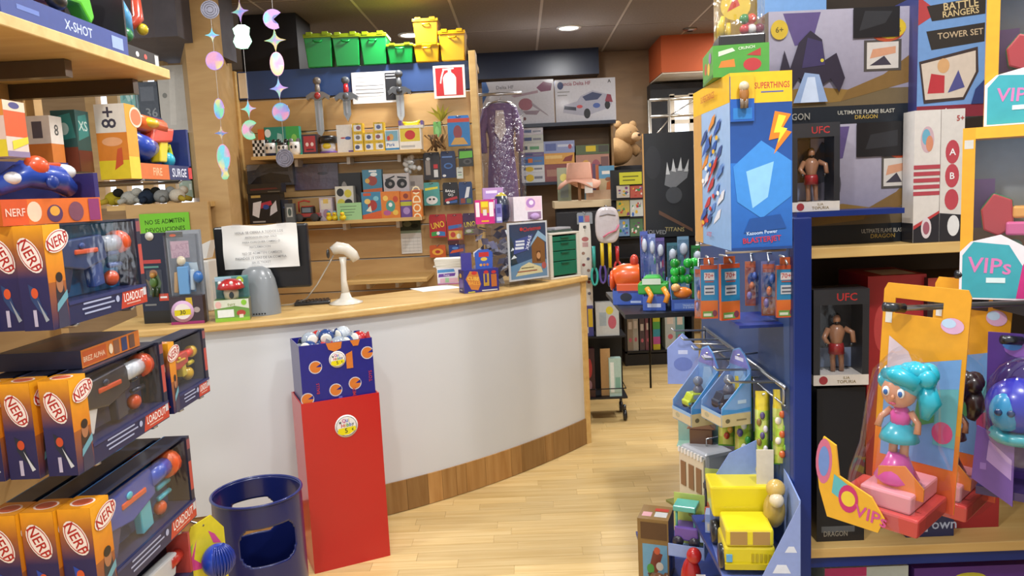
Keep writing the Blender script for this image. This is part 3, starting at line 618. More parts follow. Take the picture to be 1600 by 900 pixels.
# storage tubs on top of the slatted wall
def tub(u0, u1, vt, vb, body, lid, lab, grp='storage tubs on the slatted wall', z=None):
    Y = YS-.05; X, z, w, h = span(u0, u1, vt, vb, Y, z); r = root('storage_tub', lab, 'storage tub', (X, Y, z), group=grp); d = w*1.05
    a = w*.42; m = MB(); t = w*.485
    m.add([(-a, .02, 0), (a, .02, 0), (a, d-.02, 0), (-a, d-.02, 0), (-t, 0, h*.86), (t, 0, h*.86), (t, d, h*.86), (-t, d, h*.86)], [(0, 1, 5, 4), (1, 2, 6, 5), (2, 3, 7, 6), (3, 0, 4, 7), (3, 2, 1, 0), (4, 5, 6, 7)], C(body)).obj('tub_body', 'plastic', r, bevel=.006)
    MB().box(-w/2, -.008, h*.84, w/2, d+.008, h*.95, lid).box(-w*.44, .005, h*.95, w*.44, d-.005, h*.97, lid).obj('lid', 'plastic', r, bevel=.004)
    for s in (-1, 1): MB().box(s*w*.28-.02, -.012, h*.9, s*w*.28+.02, .02, h, lid).obj('clip', 'plastic', r)
    MB().tube([(-w*.15, -.002, h*.76), (-w*.1, -.012, h*.72), (w*.1, -.012, h*.72), (w*.15, -.002, h*.76)], .006, body, 6).obj('handle', 'plastic', r)
    return r, z+h*1.0+.001
gr, ol, ye, yl = '0f8a3c', '7f9412', 'd9a812', 'd9a30e'
base = ZT
tub(477, 521, 50, 0, gr, ol, 'tall green storage tub with olive lid, at the free end of its row', z=base)
tub(521, 564, 50, 0, gr, ol, 'tall green storage tub with olive lid, between two like it', z=base)
tub(564, 606, 49, 0, gr, ol, 'tall green storage tub with olive lid, beside the low green tub', z=base)
tub(605, 647, 67, 0, gr, ol, 'low green storage tub with olive lid beside the yellow tubs', z=base)
_, zz = tub(647, 688, 67, 0, ye, yl, 'low yellow storage tub carrying another yellow tub', z=base)
tub(646, 686, 27, 0, 'b98a1c', 'b0841a', 'dull yellow storage tub stacked on the low yellow tub', z=zz)
tub(687, 729, 45, 0, ye, yl, 'tall yellow storage tub above the fire sign', z=base)
struct(MB().box(SX0, YS+.06, ZT-.04, SX1+.05, YS+.36, ZT), 'trim_7', 'shelf_wood')
# ---------------------------------------------------------------- on the counter
TZ = TOPZ+.0005; GC = 'things on the counter'
# dark figure box and pale figure pack at the counter end
r = None
A = pz(228, 506, TZ)
P_, w, h = rspan(226, 506, 270, 366, TZ, 0)
r = root('ninja_figure_box', 'dark navy toy box with ninja figure and red label at the counter end', 'toy box', P_, 0)
carton_mb(w, .1, h, '141a33', [('r', 0, 0, 1, .14, '17140f'), ('r', .08, .67, .8, .71, 'b03a3a'), ('r', .1, .62, .7, .64, '5a8a80'), ('p', [(.3, .32), (.6, .3), (.75, .45), (.62, .58), (.35, .5)], '3f5a2c'), ('e', .5, .56, .14, .04, 'a06a3a'), ('p', [(.2, .5), (.4, .46), (.35, .36)], '6b5a34'), ('r', .62, .25, .95, .33, 'c8442c'), ('r', .66, .28, .9, .3, 'eee'), ('r', .1, .2, .5, .22, '777')]).obj('carton', 'card', r)
MB().box(-w*.25, -.004, h*.3, w*.3, .0, h*.6, '222').obj('blister_window', 'clear', r)
for i in range(2): MB().tube([(-w*.05+.02*i, -.01, h*.3), (-w*.02+.02*i, -.012, h*.4)], .006, '2c3a20', 6).obj('figure_leg', 'plastic', r)
MB().ell((0, -.01, h*.46), (.018, .012, .024), '4a6a30').ell((0, -.012, h*.54), .013, 'b0803c').obj('figure', 'plastic', r)
MB().lathe([(.018, 0), (.02, .003)], 'd8d4cc', (0, -.001, h*.97), 16, 'y').obj('seal', 'paper', r)
P_, w, h = rspan(268, 508, 320, 362, TZ, math.radians(8))
r = root('figure_pack', 'pale blister figure pack with brown base and round yellow price sticker', 'toy box', P_, math.radians(8))
MB().box(-w/2, .05, 0, w/2, .08, h, '8d929a').box(-w/2, 0, 0, w/2, .05, h*.3, '3a2c34').art((-w/2, 0, 0), (w, 0, 0), (0, 0, h*.3), [('r', 0, 0, 1, .1, '9a2c6a'), ('p', [(.45, .3), (.7, .35), (.68, .95), (.5, .95)], 'c8a82c'), ('e', .8, .5, .1, .1, 'a89a98')]).art((-w/2, .05, h*.3), (w, 0, 0), (0, 0, h*.7), [('r', .1, .58, .65, .84, 'b79aa8'), ('t', 'LAST', .38, .75, .09, 'a88898', 5), ('t', 'BOX', .4, .63, .08, 'a88898', 5), ('r', .0, .9, .5, .98, '5a5a58'), ('e', .2, .93, .1, .02, 'c85a34'), ('p', [(.15, .05), (.4, .02), (.45, .5), (.25, .5)], '6a5a4a'), ('p', [(.35, .05), (.75, .05), (.75, .5), (.45, .52)], '7aa8d0'), ('p', [(.6, .5), (.85, .5), (.9, .3), (.7, .25)], 'b8c8d0')]).obj('carton', 'card', r)
MB().box(-w*.18, .0, h*.32, w*.14, .03, h*.62, '5d98cc').ell((-w*.05, .015, h*.68), (.02, .018, .022), 'd8cdb0').tube([(w*.2, .02, h*.36), (w*.25, .02, h*.58)], .012, 'b0c4d4').tube([(-w*.28, .02, h*.34), (-w*.22, .02, h*.56)], .013, 'b08a58').obj('figure', 'plastic', r, bevel=.004)
MB().box(-w*.48, -.004, h*.3, w*.46, .05, h*.96).obj('blister', 'clear', r)
MB().ell((w*.42, .01, h*.5), (.022, .02, .028), '2f6ab0').obj('blue_cap', 'plastic', r)
st = MB().lathe([(.05, 0), (.05, .002)], 'cfa8c8', (-w*.12, -.001, h*.14), 24, 'y')
st.art((-w*.12-.04, -.0032, h*.14-.04), (.08, 0, 0), (0, 0, .08), [('e', .5, .5, .45, .45, 'e8e0dc'), ('p', [(.05, .25), (.95, .3), (.95, .62), (.05, .58)], 'd6c622'), ('t', '30', .5, .45, .24, '222')]).obj('price_sticker', 'paper', r)
# mushroom house toy box
P_, w, h = rspan(337, 504, 391, 436, TZ, math.radians(14))
r = root('mushroom_house_box', 'green toy box with a red spotted mushroom house and clear top', 'toy box', P_, math.radians(14))
hb = h*.5
carton_mb(w, .1, hb, '6f9c4a', [('r', 0, 0, 1, .16, '8dbf3a'), ('r', .08, .2, .55, .55, 'e8ece8'), ('p', [(.0, .6), (.0, 1), (1, 1), (1, .55), (.6, .7)], 'd8dcc8'), ('t', 'Fairy', .5, .76, .16, '7a8a2a', 6), ('e', .12, .78, .09, .16, 'e8b8b0'), ('e', .76, .36, .13, .14, 'b0463c'), ('r', .7, .14, .82, .3, 'e8e0c8'), ('e', .86, .84, .08, .13, '8cc83c')], scol='7c7456').obj('carton', 'card', r)
MB().box(-w*.48, .07, hb, w*.48, .1, h, '5f9a98').art((-w*.48, .07, hb), (w*.96, 0, 0), (0, 0, h-hb), [('e', .75, .78, .12, .2, 'b4d435'), ('r', 0, .8, .5, 1, 'a8c8d8')]).obj('back_card', 'card', r)
MB().lathe([(.03, hb), (.034, hb+.03), (.03, hb+.05)], 'd9d0b4', (-.0, .03, 0), 16).obj('house', 'plastic', r)
MB().lathe([(.05, hb+.046), (.062, hb+.05), (.052, hb+.075), (.025, hb+.092), (.002, hb+.095)], 'b82a2c', (0, .03, 0), 18).obj('mushroom_cap', 'plastic', r)
for i in range(9):
    a = i*.7; MB().ell((.048*math.cos(a), .03+.048*math.sin(a), hb+.068+.01*(i % 2)), .009, 'f0e8e0', 8, 6).obj('spot', 'plastic', r)
MB().ell((.004, -.002, hb+.02), (.011, .004, .016), '2c3a40').obj('door', 'plastic', r)
MB().box(-w*.49, -.002, hb, w*.49, .07, h*.97).obj('clear_cover', 'clear', r)
# folded white paper / receipt printer behind
r = root('receipt_printer', 'white receipt printer with paper strip standing beside the black monitor', 'printer', (fx(318, 3.85, 1.2), 3.85, TZ))
MB().box(-.045, 0, 0, .035, .12, .26, 'e6e2dc').obj('body', 'plastic', r, bevel=.008)
MB().xprism([(-.06, .26), (.02, .27), (.05, .36), (.0, .34), (-.06, .29)], .02, .1, 'ece8e2').obj('cover', 'plastic', r)
# monitor seen from behind, with taped paper
YM = 3.72; X0 = fx(338, YM, 1.35); X1 = fx(481, YM, 1.35); zt = fz(352, (X0+X1)/2, YM); zb = fz(452, (X0+X1)/2, YM)
r = root('computer_monitor', 'black computer monitor seen from behind on a grey teardrop stand', 'monitor', ((X0+X1)/2, YM, TZ), math.radians(4)); w = X1-X0; b = zb-TZ; t = zt-TZ
MB().box(-w/2, 0, b, w/2, .05, t, '17181c').obj('housing', 'plastic', r, bevel=.01)
MB().box(-w/2+.012, .0505, b+.012, w/2-.012, .052, t-.012, '08090c').obj('screen', 'plastic', r)
m = MB(); lv = [(.1, .075, 0), (.102, .07, .03), (.098, .06, .09), (.085, .045, .17), (.066, .032, .215), (.03, .02, .232)]; vs = []; fs = []
for (a, d, z) in lv:
    for k in range(20): g = 2*math.pi*k/20; vs.append((-.02+a*math.cos(g), -.045+d*math.sin(g), z))
for i in range(len(lv)-1):
    for k in range(20): fs.append((i*20+k, i*20+(k+1) % 20, (i+1)*20+(k+1) % 20, (i+1)*20+k))
fs.append(tuple(range(5*20, 6*20))); m.add(vs, fs, C('81868a'), True).obj('stand', 'plastic', r)
for i in range(7): MB().box(-.06+i*.013, -.121+.0006*(i-3)**2, .008, -.053+i*.013, -.117, .014+.0, '2c2e30').obj('vent_slot', 'matte', r)
MB().box(-.04, -.01, .2, .04, .0, b+.06, '6d7276').obj('neck', 'plastic', r, bevel=.004)
# taped notice
pw0 = fx(349, YM-.03, 1.4); pw1 = fx(464, YM-.03, 1.4)
r = root('handwritten_notice', 'crumpled white paper with handwritten lines taped over the monitor back', 'sign', ((pw0+pw1)/2, YM-.012, fz(418, (pw0+pw1)/2, YM)), math.radians(4)); w = pw1-pw0; h = fz(351, pw0, YM)-fz(418, pw0, YM)
m = MB(); n = 12; vs = []
for j in range(n+1):
    for i in range(n+1):
        a, b_ = i/n, j/n; vs.append((-w/2+w*a, -.012-.008*math.sin(a*7+b_*3)*math.sin(b_*5)+.006*(1-b_)*0, h*b_+.004*math.sin(a*9)*b_))
m.add(vs, [(j*(n+1)+i, j*(n+1)+i+1, (j+1)*(n+1)+i+1, (j+1)*(n+1)+i) for j in range(n) for i in range(n)], C('e9e7e3'), True)
m.art((-w/2, -.0225, 0), (w, 0, 0), (0, 0, h), [('t', 'HOLA: SE CIERRA A TODOS LOS', .5, .84, .055, '9a9a9c', 1, .8), ('t', 'ARTICULOS EN CAJA. SOLO', .52, .72, .055, '8a8a8c', 1, .72), ('t', 'PARA CUALQUIER CAMBIO O', .52, .61, .055, '8a8a8c', 1, .75), ('t', 'RECLAMACION', .5, .5, .05, '96969a', 1, .4), ('t', 'NO SE ADMITEN CAMBIOS', .52, .36, .055, '9a9a9c', 1, .74), ('t', 'PASADOS 15 DIAS DE LA COMPRA', .5, .25, .055, '8a8a8c', 1, .8), ('t', 'SIN EL TICKET', .5, .14, .05, '9a9a9c', 1, .45)])
m.obj('paper', 'paper', r)
for s in (-.3, .3): MB().box(w*s-.02, -.024, h*.96, w*s+.02, -.006, h+.01, 'd8d4c8').obj('tape', 'clear', r)
# keyboard
P_ = pz(487, 476, TZ)
r = root('keyboard', 'black keyboard lying on the counter beside the monitor', 'keyboard', (P_.x, P_.y+.02, TZ), math.radians(12))
MB().box(-.09, -.04, 0, .09, .06, .016, '15161a').obj('case', 'plastic', r, bevel=.004)
for j in range(4):
    for i in range(9): MB().box(-.083+i*.0188, -.034+j*.023, .0162, -.068+i*.0188, -.015+j*.023, .022, '26282c').obj('key', 'plastic', r)
# barcode scanner on a white stand
P_ = pz(541, 474, TZ)
r = root('barcode_scanner', 'white barcode scanner on a round-footed gooseneck stand', 'scanner', (P_.x, P_.y, TZ))
MB().lathe([(.085, 0), (.086, .006), (.06, .016), (.03, .03), (.02, .06)], 'ddd8cc', seg=28).obj('foot', 'plastic', r)
MB().tube([(0, 0, .05), (-.004, 0, .12), (0, 0, .2), (0, .0, .24)], [.022, .015, .014, .02], 'ddd8cc', 14).obj('neck', 'plastic', r)
MB().tube([(-.05, -.02, .275), (-.02, -.01, .29), (.02, 0, .28), (.05, .01, .25), (.065, .015, .22)], [.022, .032, .03, .028, .022], 'd6d0c4', 14).obj('scanner_head', 'plastic', r)
MB().ell((-.068, -.026, .262), (.008, .02, .024), '2a2a2c').obj('scan_window', 'plastic', r)
c0 = Vector(proj((0, 1, 0))[:1]+(0, 0)) if False else None
ca = [(-.05, .01, .25), (-.09, .02, .19), (-.15, .02, .1), (-.21, .02, .03), (-.28, .0, .008), (-.34, -.02, .005)]
MB().tube(ca, .0035, 'c9c4ba', 6).obj('cable', 'plastic', r)
# loose sheet
P_ = pz(682, 452, TZ)
r = MB().box(-.12, -.1, 0, .12, .1, .001, 'f0eeea').obj('paper_sheet', 'paper', None, (P_.x-.01, P_.y+.05, TZ), math.radians(30), 0, 'blank white sheet of paper lying on the counter', 'paper')
# tissue-style packs with a stack of booklets on top
r = rcarton('sticker_pack_box', 'white and purple printed carton carrying a stack of booklets', 'box', 684, 445, 724, 420, TZ, 4, .13, 'e6e2ea', [('p', [(.02, .72), (.7, .76), (.66, .95), (.02, .92)], '4a8cc4'), ('p', [(.04, .45), (.68, .5), (.72, .7), (.06, .66)], '6a3a9a'), ('t', 'Twist', .36, .57, .12, 'f0e8f8'), ('r', .1, .1, .95, .38, 'e6b8c8'), ('r', .3, .12, .45, .4, 'a8d0a0'), ('r', .8, .15, .95, .5, 'd8d060'), ('r', 0, 0, 1, .07, 'd07ab0')], side=[('r', .1, .1, .9, .5, 'd8c8e0')], group=GC)
zc = TZ+r.dimensions.z+.0006; rr = random.Random(2)
for i in range(7):
    o = MB().box(-.085, -.065, 0, .085, .065, .0075, cols=['dcd6c8', 'c8c2b4', 'dcd6c8', 'c8c2b4', ['e8e4dc', 'b8a890', 'e8e4dc'][i % 3], 'ccc']).obj('booklet', 'paper', None, (r.location.x-.006+rr.uniform(-.006, .006), r.location.y+.066, zc+i*.0079), rr.uniform(-.05, .08), 0, 'thin cream booklet in the stack on the purple printed carton', 'booklet', 'booklets stacked on the purple printed carton')
# blue counter display box
P_, w, h = rspan(726, 459, 780, 409, TZ, math.radians(24))
r = root('card_display_box', 'purple blue cardboard counter display with orange lettering and raised header', 'display box', P_, math.radians(24), group=GC); d = .085
fa = [('p', [(.05, .62), (.18, .95), (.4, .9), (.48, .35), (.4, .1), (.2, .15)], 'c07a3a'), ('t', 'CUBE', .27, .62, .16, 'e8c050', -8), ('t', 'BALLS', .29, .42, .15, 'e0a040', -6), ('e', .3, .86, .08, .08, 'c03a34'), ('r', .56, .25, .72, .8, 'b8923a'), ('r', .6, .4, .66, .78, '3a3478'), ('r', .78, .2, .94, .75, 'b86a34'), ('e', .64, .86, .07, .07, 'b83434'), ('e', .86, .84, .07, .07, 'b83434'), ('r', .1, .02, .3, .06, 'd0c83a'), ('r', .5, .04, .95, .09, 'ccc')]
carton_mb(w, d, h*.72, '34337c', fa, [('p', [(.1, .2), (.8, .25), (.8, .6), (.1, .6)], '6a5ab0'), ('r', .2, .1, .6, .14, 'ccc'), ('e', .4, .75, .2, .1, 'd0b050')]).obj('carton', 'card', r)
MB().xprism([(-w*.1, h*.72), (w*.38, h*.72), (w*.4, h*1.22), (w*.28, h*1.32), (0, h*1.32), (-w*.12, h*1.22)], .02, .024, '3a5ab0').art((-w*.1, .02, h*.72), (w*.48, 0, 0), (0, 0, h*.6), [('r', .2, .62, .8, .86, 'b83434'), ('e', .5, .5, .2, .1, 'd8b850'), ('e', .3, .2, .08, .07, 'd8a050'), ('e', .5, .2, .08, .07, 'c08040'), ('e', .7, .2, .08, .07, 'c86a40')]).obj('header', 'card', r)
MB().box(-w*.5, .03, h*.72, -w*.2, .034, h*1.25, '45408e').obj('back_flap', 'card', r)
# acrylic ballot box full of tickets with a winter poster on it
ang = math.radians(38)
P_, w, h = rspan(797, 449, 858, 349, TZ, ang); dr = Vector((math.cos(ang), math.sin(ang), 0)); nr = Vector((-dr.y, dr.x, 0))
r = root('winter_poster', 'blue winter poster with log cabin and snowy tree in a clear holder', 'poster', P_, ang, group=GC)
m = MB().box(-w/2, 0, .03, w/2, .006, h, 'dfe3e8').art((-w/2, 0, .03), (w, 0, 0), (0, 0, h-.03), [('r', .04, .03, .96, .97, '1c5a8c', '123a62'), ('p', [(.04, .03), (.96, .03), (.96, .32), (.6, .36), (.04, .26)], '6f9cc0'), ('p', [(.15, .08), (.85, .1), (.8, .2), (.5, .3), (.3, .24)], 'e8dfb0'), ('r', .3, .2, .62, .215, '5a5030'), ('r', .2, .14, .7, .16, 'a05a4a'),
    ('p', [(.58, .28), (.92, .25), (.92, .62), (.74, .74), (.58, .58)], '8a5a30'), ('p', [(.54, .56), (.74, .74), (.96, .62), (.96, .72), (.76, .84), (.56, .62)], '9cc4e0'), ('r', .7, .3, .8, .48, '5a3018'), ('e', .75, .4, .05, .06, 'd8a070'), ('e', .88, .22, .06, .06, 'c06060'),
    ('p', [(.05, .28), (.22, .3), (.16, .4), (.2, .42), (.13, .52), (.16, .55), (.06, .78), (.04, .6)], '123a4a'), ('p', [(.05, .38), (.2, .4), (.13, .45)], 'd8e4ec'), ('p', [(.05, .52), (.16, .54), (.1, .58)], 'd8e4ec'),
    ('p', [(.12, .46), (.5, .52), (.62, .78), (.16, .7)], '3a4f96'), ('r', .16, .54, .38, .58, 'dfe6f0'), ('r', .18, .6, .4, .64, 'dfe6f0'), ('r', .18, .66, .4, .69, 'dfe6f0'), ('t', 'XMAS', .5, .64, .07, 'e0e6f4', 70), ('t', 'Christmas', .6, .88, .07, 'd03a3a', 3, .5), ('e', .33, .88, .04, .03, 'c83a3a')])
m.obj('poster_sheet', 'card', r)
MB().box(-w/2-.005, -.004, 0, w/2+.005, -.002, h+.005).box(-w/2-.005, -.002, 0, w/2+.005, .05, .004).obj('holder', 'acrylic', r)
wp = w; bw2 = wp+.15; h2 = h-.005; bc = P_+dr*(wp/2+.01-bw2/2)+nr*.075; HB = bw2/2
rb = root('ballot_box', 'clear acrylic ballot box filled with grey and white folded tickets', 'ballot box', bc, ang, group=GC)
MB().box(-HB, 0, 0, HB, .004, h2).box(-HB, .2, 0, HB, .204, h2).box(-HB-.004, 0, 0, -HB, .204, h2).box(HB, 0, 0, HB+.004, .204, h2).box(-HB, .004, 0, HB, .2, .004).obj('walls', 'acrylic', rb)
MB().box(-HB-.008, -.008, h2, -.02, .21, h2+.006).box(.02, -.008, h2, HB+.008, .21, h2+.006).box(-.02, -.008, h2, .02, .08, h2+.006).box(-.02, .12, h2, .02, .21, h2+.006).obj('lid', 'acrylic', rb)
rr = random.Random(11)
for i in range(110):
    m = MB(); m.T = Matrix.Translation((rr.uniform(-HB+.04, HB-.04), rr.uniform(.05, .15), .02+.0022*i*(1.3 if i % 2 else .9))) @ Matrix.Rotation(rr.uniform(-1.2, 1.2), 4, 'X') @ Matrix.Rotation(rr.uniform(-1, 1), 4, 'Y') @ Matrix.Rotation(rr.uniform(0, 6), 4, 'Z')
    c = rr.choice(['5a5a78', '6a6a88', '44445e', '8a8aa0', 'dcdce4', '505070', 'c8c8d4'])
    m.box(-.028, -.02, 0, .028, .02, .0015, c).obj('ticket', 'paper', rb)
# small drawer cabinet
ang = math.radians(38)
P_, w, h = rspan(861, 438, 908, 365, TZ, ang)
r = root('drawer_cabinet', 'small cream desktop cabinet with four dark green drawers', 'drawer cabinet', P_, ang, group=GC)
fw = w*.1; MB().box(-w/2, 0, 0, w/2, .2, .012, 'cfcbc0').box(-w/2, 0, h-.012, w/2, .2, h, 'cfcbc0').box(-w/2, 0, .012, -w/2+fw, .2, h-.012, 'cfcbc0').box(w/2-fw, 0, .012, w/2, .2, h-.012, 'cfcbc0').box(-w/2+fw, .19, .012, w/2-fw, .2, h-.012, 'b8b4aa').obj('frame', 'plastic', r, bevel=.003)
zs = [.02, .02+(h-.04)*.36, .02+(h-.04)*.62, .02+(h-.04)*.86, h-.02]
for a, b in zip(zs, zs[1:]):
    o = MB().box(-w/2+fw+.001, .006, a+.002, w/2-fw-.001, .16, b-.002, '0f6a52').obj('drawer', 'plastic', r, bevel=.003)
    MB().box(-.03, -.002, b-.014, .03, .006, b-.006, '0c5a46').obj('handle', 'plastic', o)
zc = TZ+h+.0008
o = MB().box(-.09, 0, 0, .08, .12, .012, '3a4a44').art((-.09, 0, .012), (.17, 0, 0), (0, .12, 0), [('r', .1, .2, .6, .8, '8a8f8a')]).obj('notebook', 'card', None, (P_.x-.01, P_.y+.05, zc), ang, 0, 'dark green notebook lying on the small drawer cabinet', 'notebook')
o = MB().box(-.07, 0, 0, .07, .1, .014, '9a9aa0').obj('grey_case', 'plastic', None, (P_.x-.005, P_.y+.06, zc+.0125), ang+.1, .003, 'grey flat case lying on the dark green notebook', 'case')
# goods on the acrylic box lid
LZ = TZ+h2+.0068; ctr = rb.location; e1 = Vector((math.cos(ang), math.sin(ang), 0)); e2 = Vector((-e1.y, e1.x, 0))
def onlid(m, name, lab, cat, a, b, dz=0, mat='card', deg=0):
    p = ctr+e1*a+e2*b; return m.obj(name, mat, None, (p.x, p.y, LZ+dz), ang+math.radians(deg), 0, lab, cat, 'goods on the ballot box lid')
q = .133
onlid(carton_mb(.105, .07, q, 'c81e78', [('r', .02, .3, .22, .9, 'e6dce0'), ('r', .74, .3, .97, .9, 'e6dce0'), ('r', .28, .45, .72, .95, 'c88a1c'), ('r', .32, .7, .68, .92, 'e8c81e'), ('r', .4, .35, .6, .6, 'd8d0c8'), ('r', .3, .08, .7, .15, 'e0a020')], scol='9a2a86'), 'pink_box', 'bright pink box with yellow label on the acrylic box lid', 'box', -HB+.06, .02, deg=-30)
onlid(carton_mb(.07, .06, q*1.02, '8e3a92', [('r', .1, .6, .8, .95, 'ddd6e0'), ('r', .2, .1, .8, .4, 'b070b0'), ('e', .5, .5, .2, .1, 'e0c8e0')]), 'purple_box', 'purple box with white top label beside the pink box', 'box', -HB+.13, .055, deg=-30)
onlid(carton_mb(.035, .05, q*.8, '7a78b8', [('r', .1, .1, .9, .3, 'c8d0e8'), ('r', .2, .5, .8, .8, '504a90')]), 'violet_box', 'narrow pale violet box beside the dark pouch', 'box', -HB+.165, .03, deg=-30)
m = MB().lathe([(.03, 0), (.05, .03), (.05, .1), (.035, .15), (.012, .17)], ['22284a', '22284a', '30384a', 'b8a848'], seg=16)
o = onlid(m, 'dark_pouch', 'dark blue gift pouch with yellow top', 'pouch', -HB+.215, .07, mat='crinkle')
onlid(carton_mb(.12, .05, .2, 'b58fc0', [('r', .1, .1, .9, .9, 'd8a8c8', 'a88ad0'), ('e', .5, .5, .3, .2, 'e8c8a8'), ('r', .15, .84, .7, .92, 'e8d8f0')]), 'lilac_picture_box', 'lilac box with pink sunset print behind the dark pouch', 'box', -HB+.21, .14, deg=-30)
Pc = ctr+e1*(HB-.06)+e2*.03; w = .19; h = .14
b = root('unicorn_box', 'white box with pink window showing a lilac plush toy', 'toy box', (Pc.x, Pc.y, LZ), math.radians(22), group='goods on the ballot box lid')
carton_mb(w*.95, .1, h, 'e6dce2', [('r', .42, .42, .98, .98, 'e8c8d8'), ('e', .6, .72, .16, .2, 'b888c8'), ('e', .62, .74, .08, .1, 'f0e0f0'), ('r', .48, .05, .95, .36, '9a7a9a'), ('e', .7, .18, .14, .1, 'c8a8d0')]).obj('carton', 'card', b)
MB().ell((w*.2, -.012, h*.16), (.03, .015, .02), 'b99ac8').obj('plush', 'plush', b)
# ---------------------------------------------------------------- left gondola with boxed dart blasters
GX = -1.0; Q90 = math.pi/2
g = root('left_gondola', 'light wood shop gondola with shelf board and steel arms carrying boxed blasters', 'gondola', (-1.47, 1.6, 0))
MB().box(-.02, -.9, 0, .02, .72, 2.3).obj('back_panel', 'wall_wood', g)
MB().box(.02, -.9, .0, .42, .7, .14).obj('plinth', 'shelf_wood', g)
MB().box(.02, -.9, 1.972, .465, .685, 2.0).obj('shelf', 'shelf_wood', g, bevel=.003)
MB().box(.02, .3, 1.93, .38, .33, 1.971, '6a6258').obj('shelf_bracket', 'metal', g)
MB().box(.02, .63, 1.93, .38, .66, 1.971, '6a6258').obj('shelf_bracket', 'metal', g)
MB().box(.0, .7, 0, .045, .74, 2.3).obj('upright', 'wall_wood', g)
def arms(z, ys, x1=GX-.01):
    for y in ys: MB().tube([(.0, y-1.6, z-.005), (x1+1.47, y-1.6, z-.005), (x1+1.48, y-1.6, z+.0)], .0045, 'a8a8aa', 6).obj('arm', 'metal', g)
arms(1.355, (1.68, 1.93)); arms(1.026, (1.7, 1.98, 2.14, 2.28)); arms(.695, (1.74, 2.05)); arms(1.68, (2.05, 2.28)); arms(.5, (2.2, 2.34))
NR, NO, NB = 'c23a2c', 'e8921c', '1c2150'
def nerf_logo(x, y, r, rot, asp):    # white oval with red rim and lettering; asp = height/width of the face
    rx = r*asp
    def ov(k, c): return ('p', [(x+(k*r*1.5*math.cos(a)*math.cos(rot)-k*r*.8*math.sin(a)*math.sin(rot))*asp, y+k*r*1.5*math.cos(a)*math.sin(rot)+k*r*.8*math.sin(a)*math.cos(rot)) for a in [i*math.pi/10 for i in range(20)]], c)
    return [ov(1, 'f0e4dc'), ov(.9, 'b52a24'), ov(.82, 'f0e4dc'), ('t', 'NERF', x, y, r*.8, 'b02420', math.degrees(rot), None)]
def blaster(parent, L, z, y, c):
    """toy dart blaster lying along local x; c = body, barrel, tip, grip, magazine colours"""
    b = MB().xprism([(-.42*L, z+.02*L), (-.3*L, z+.16*L), (.12*L, z+.18*L), (.16*L, z+.12*L), (.16*L, z+.02*L), (-.1*L, z-.03*L)], y-.014, y+.014, c[0]).obj('blaster_body', 'plastic', parent, bevel=.004)
    MB().tube([(.14*L, y, z+.11*L), (.36*L, y, z+.115*L)], .055*L, c[1], 12).obj('barrel', 'plastic', b)
    MB().lathe([(.075*L, -.03*L), (.08*L, 0), (.075*L, .05*L), (.045*L, .055*L)], c[2], (.36*L, y, z+.115*L), 14, 'x').obj('muzzle', 'plastic', b)
    MB().xprism([(-.33*L, z+.04*L), (-.2*L, z+.0*L), (-.27*L, z-.15*L), (-.38*L, z-.13*L)], y-.01, y+.01, c[3]).obj('grip', 'plastic', b, bevel=.003)
    MB().xprism([(-.02*L, z+.03*L), (.1*L, z+.04*L), (.12*L, z-.14*L), (.0*L, z-.15*L)], y-.011, y+.011, c[4]).obj('magazine', 'plastic', b, bevel=.003)
    MB().box(-.2*L, y-.018, z+.07*L, .05*L, y+.018, z+.1*L, c[2]).obj('side_stripe', 'plastic', b, bevel=.003)
    MB().ell((-.12*L, y-.016, z+.12*L), (.03*L, .004, .02*L), c[4]).obj('badge', 'plastic', b)
    return b
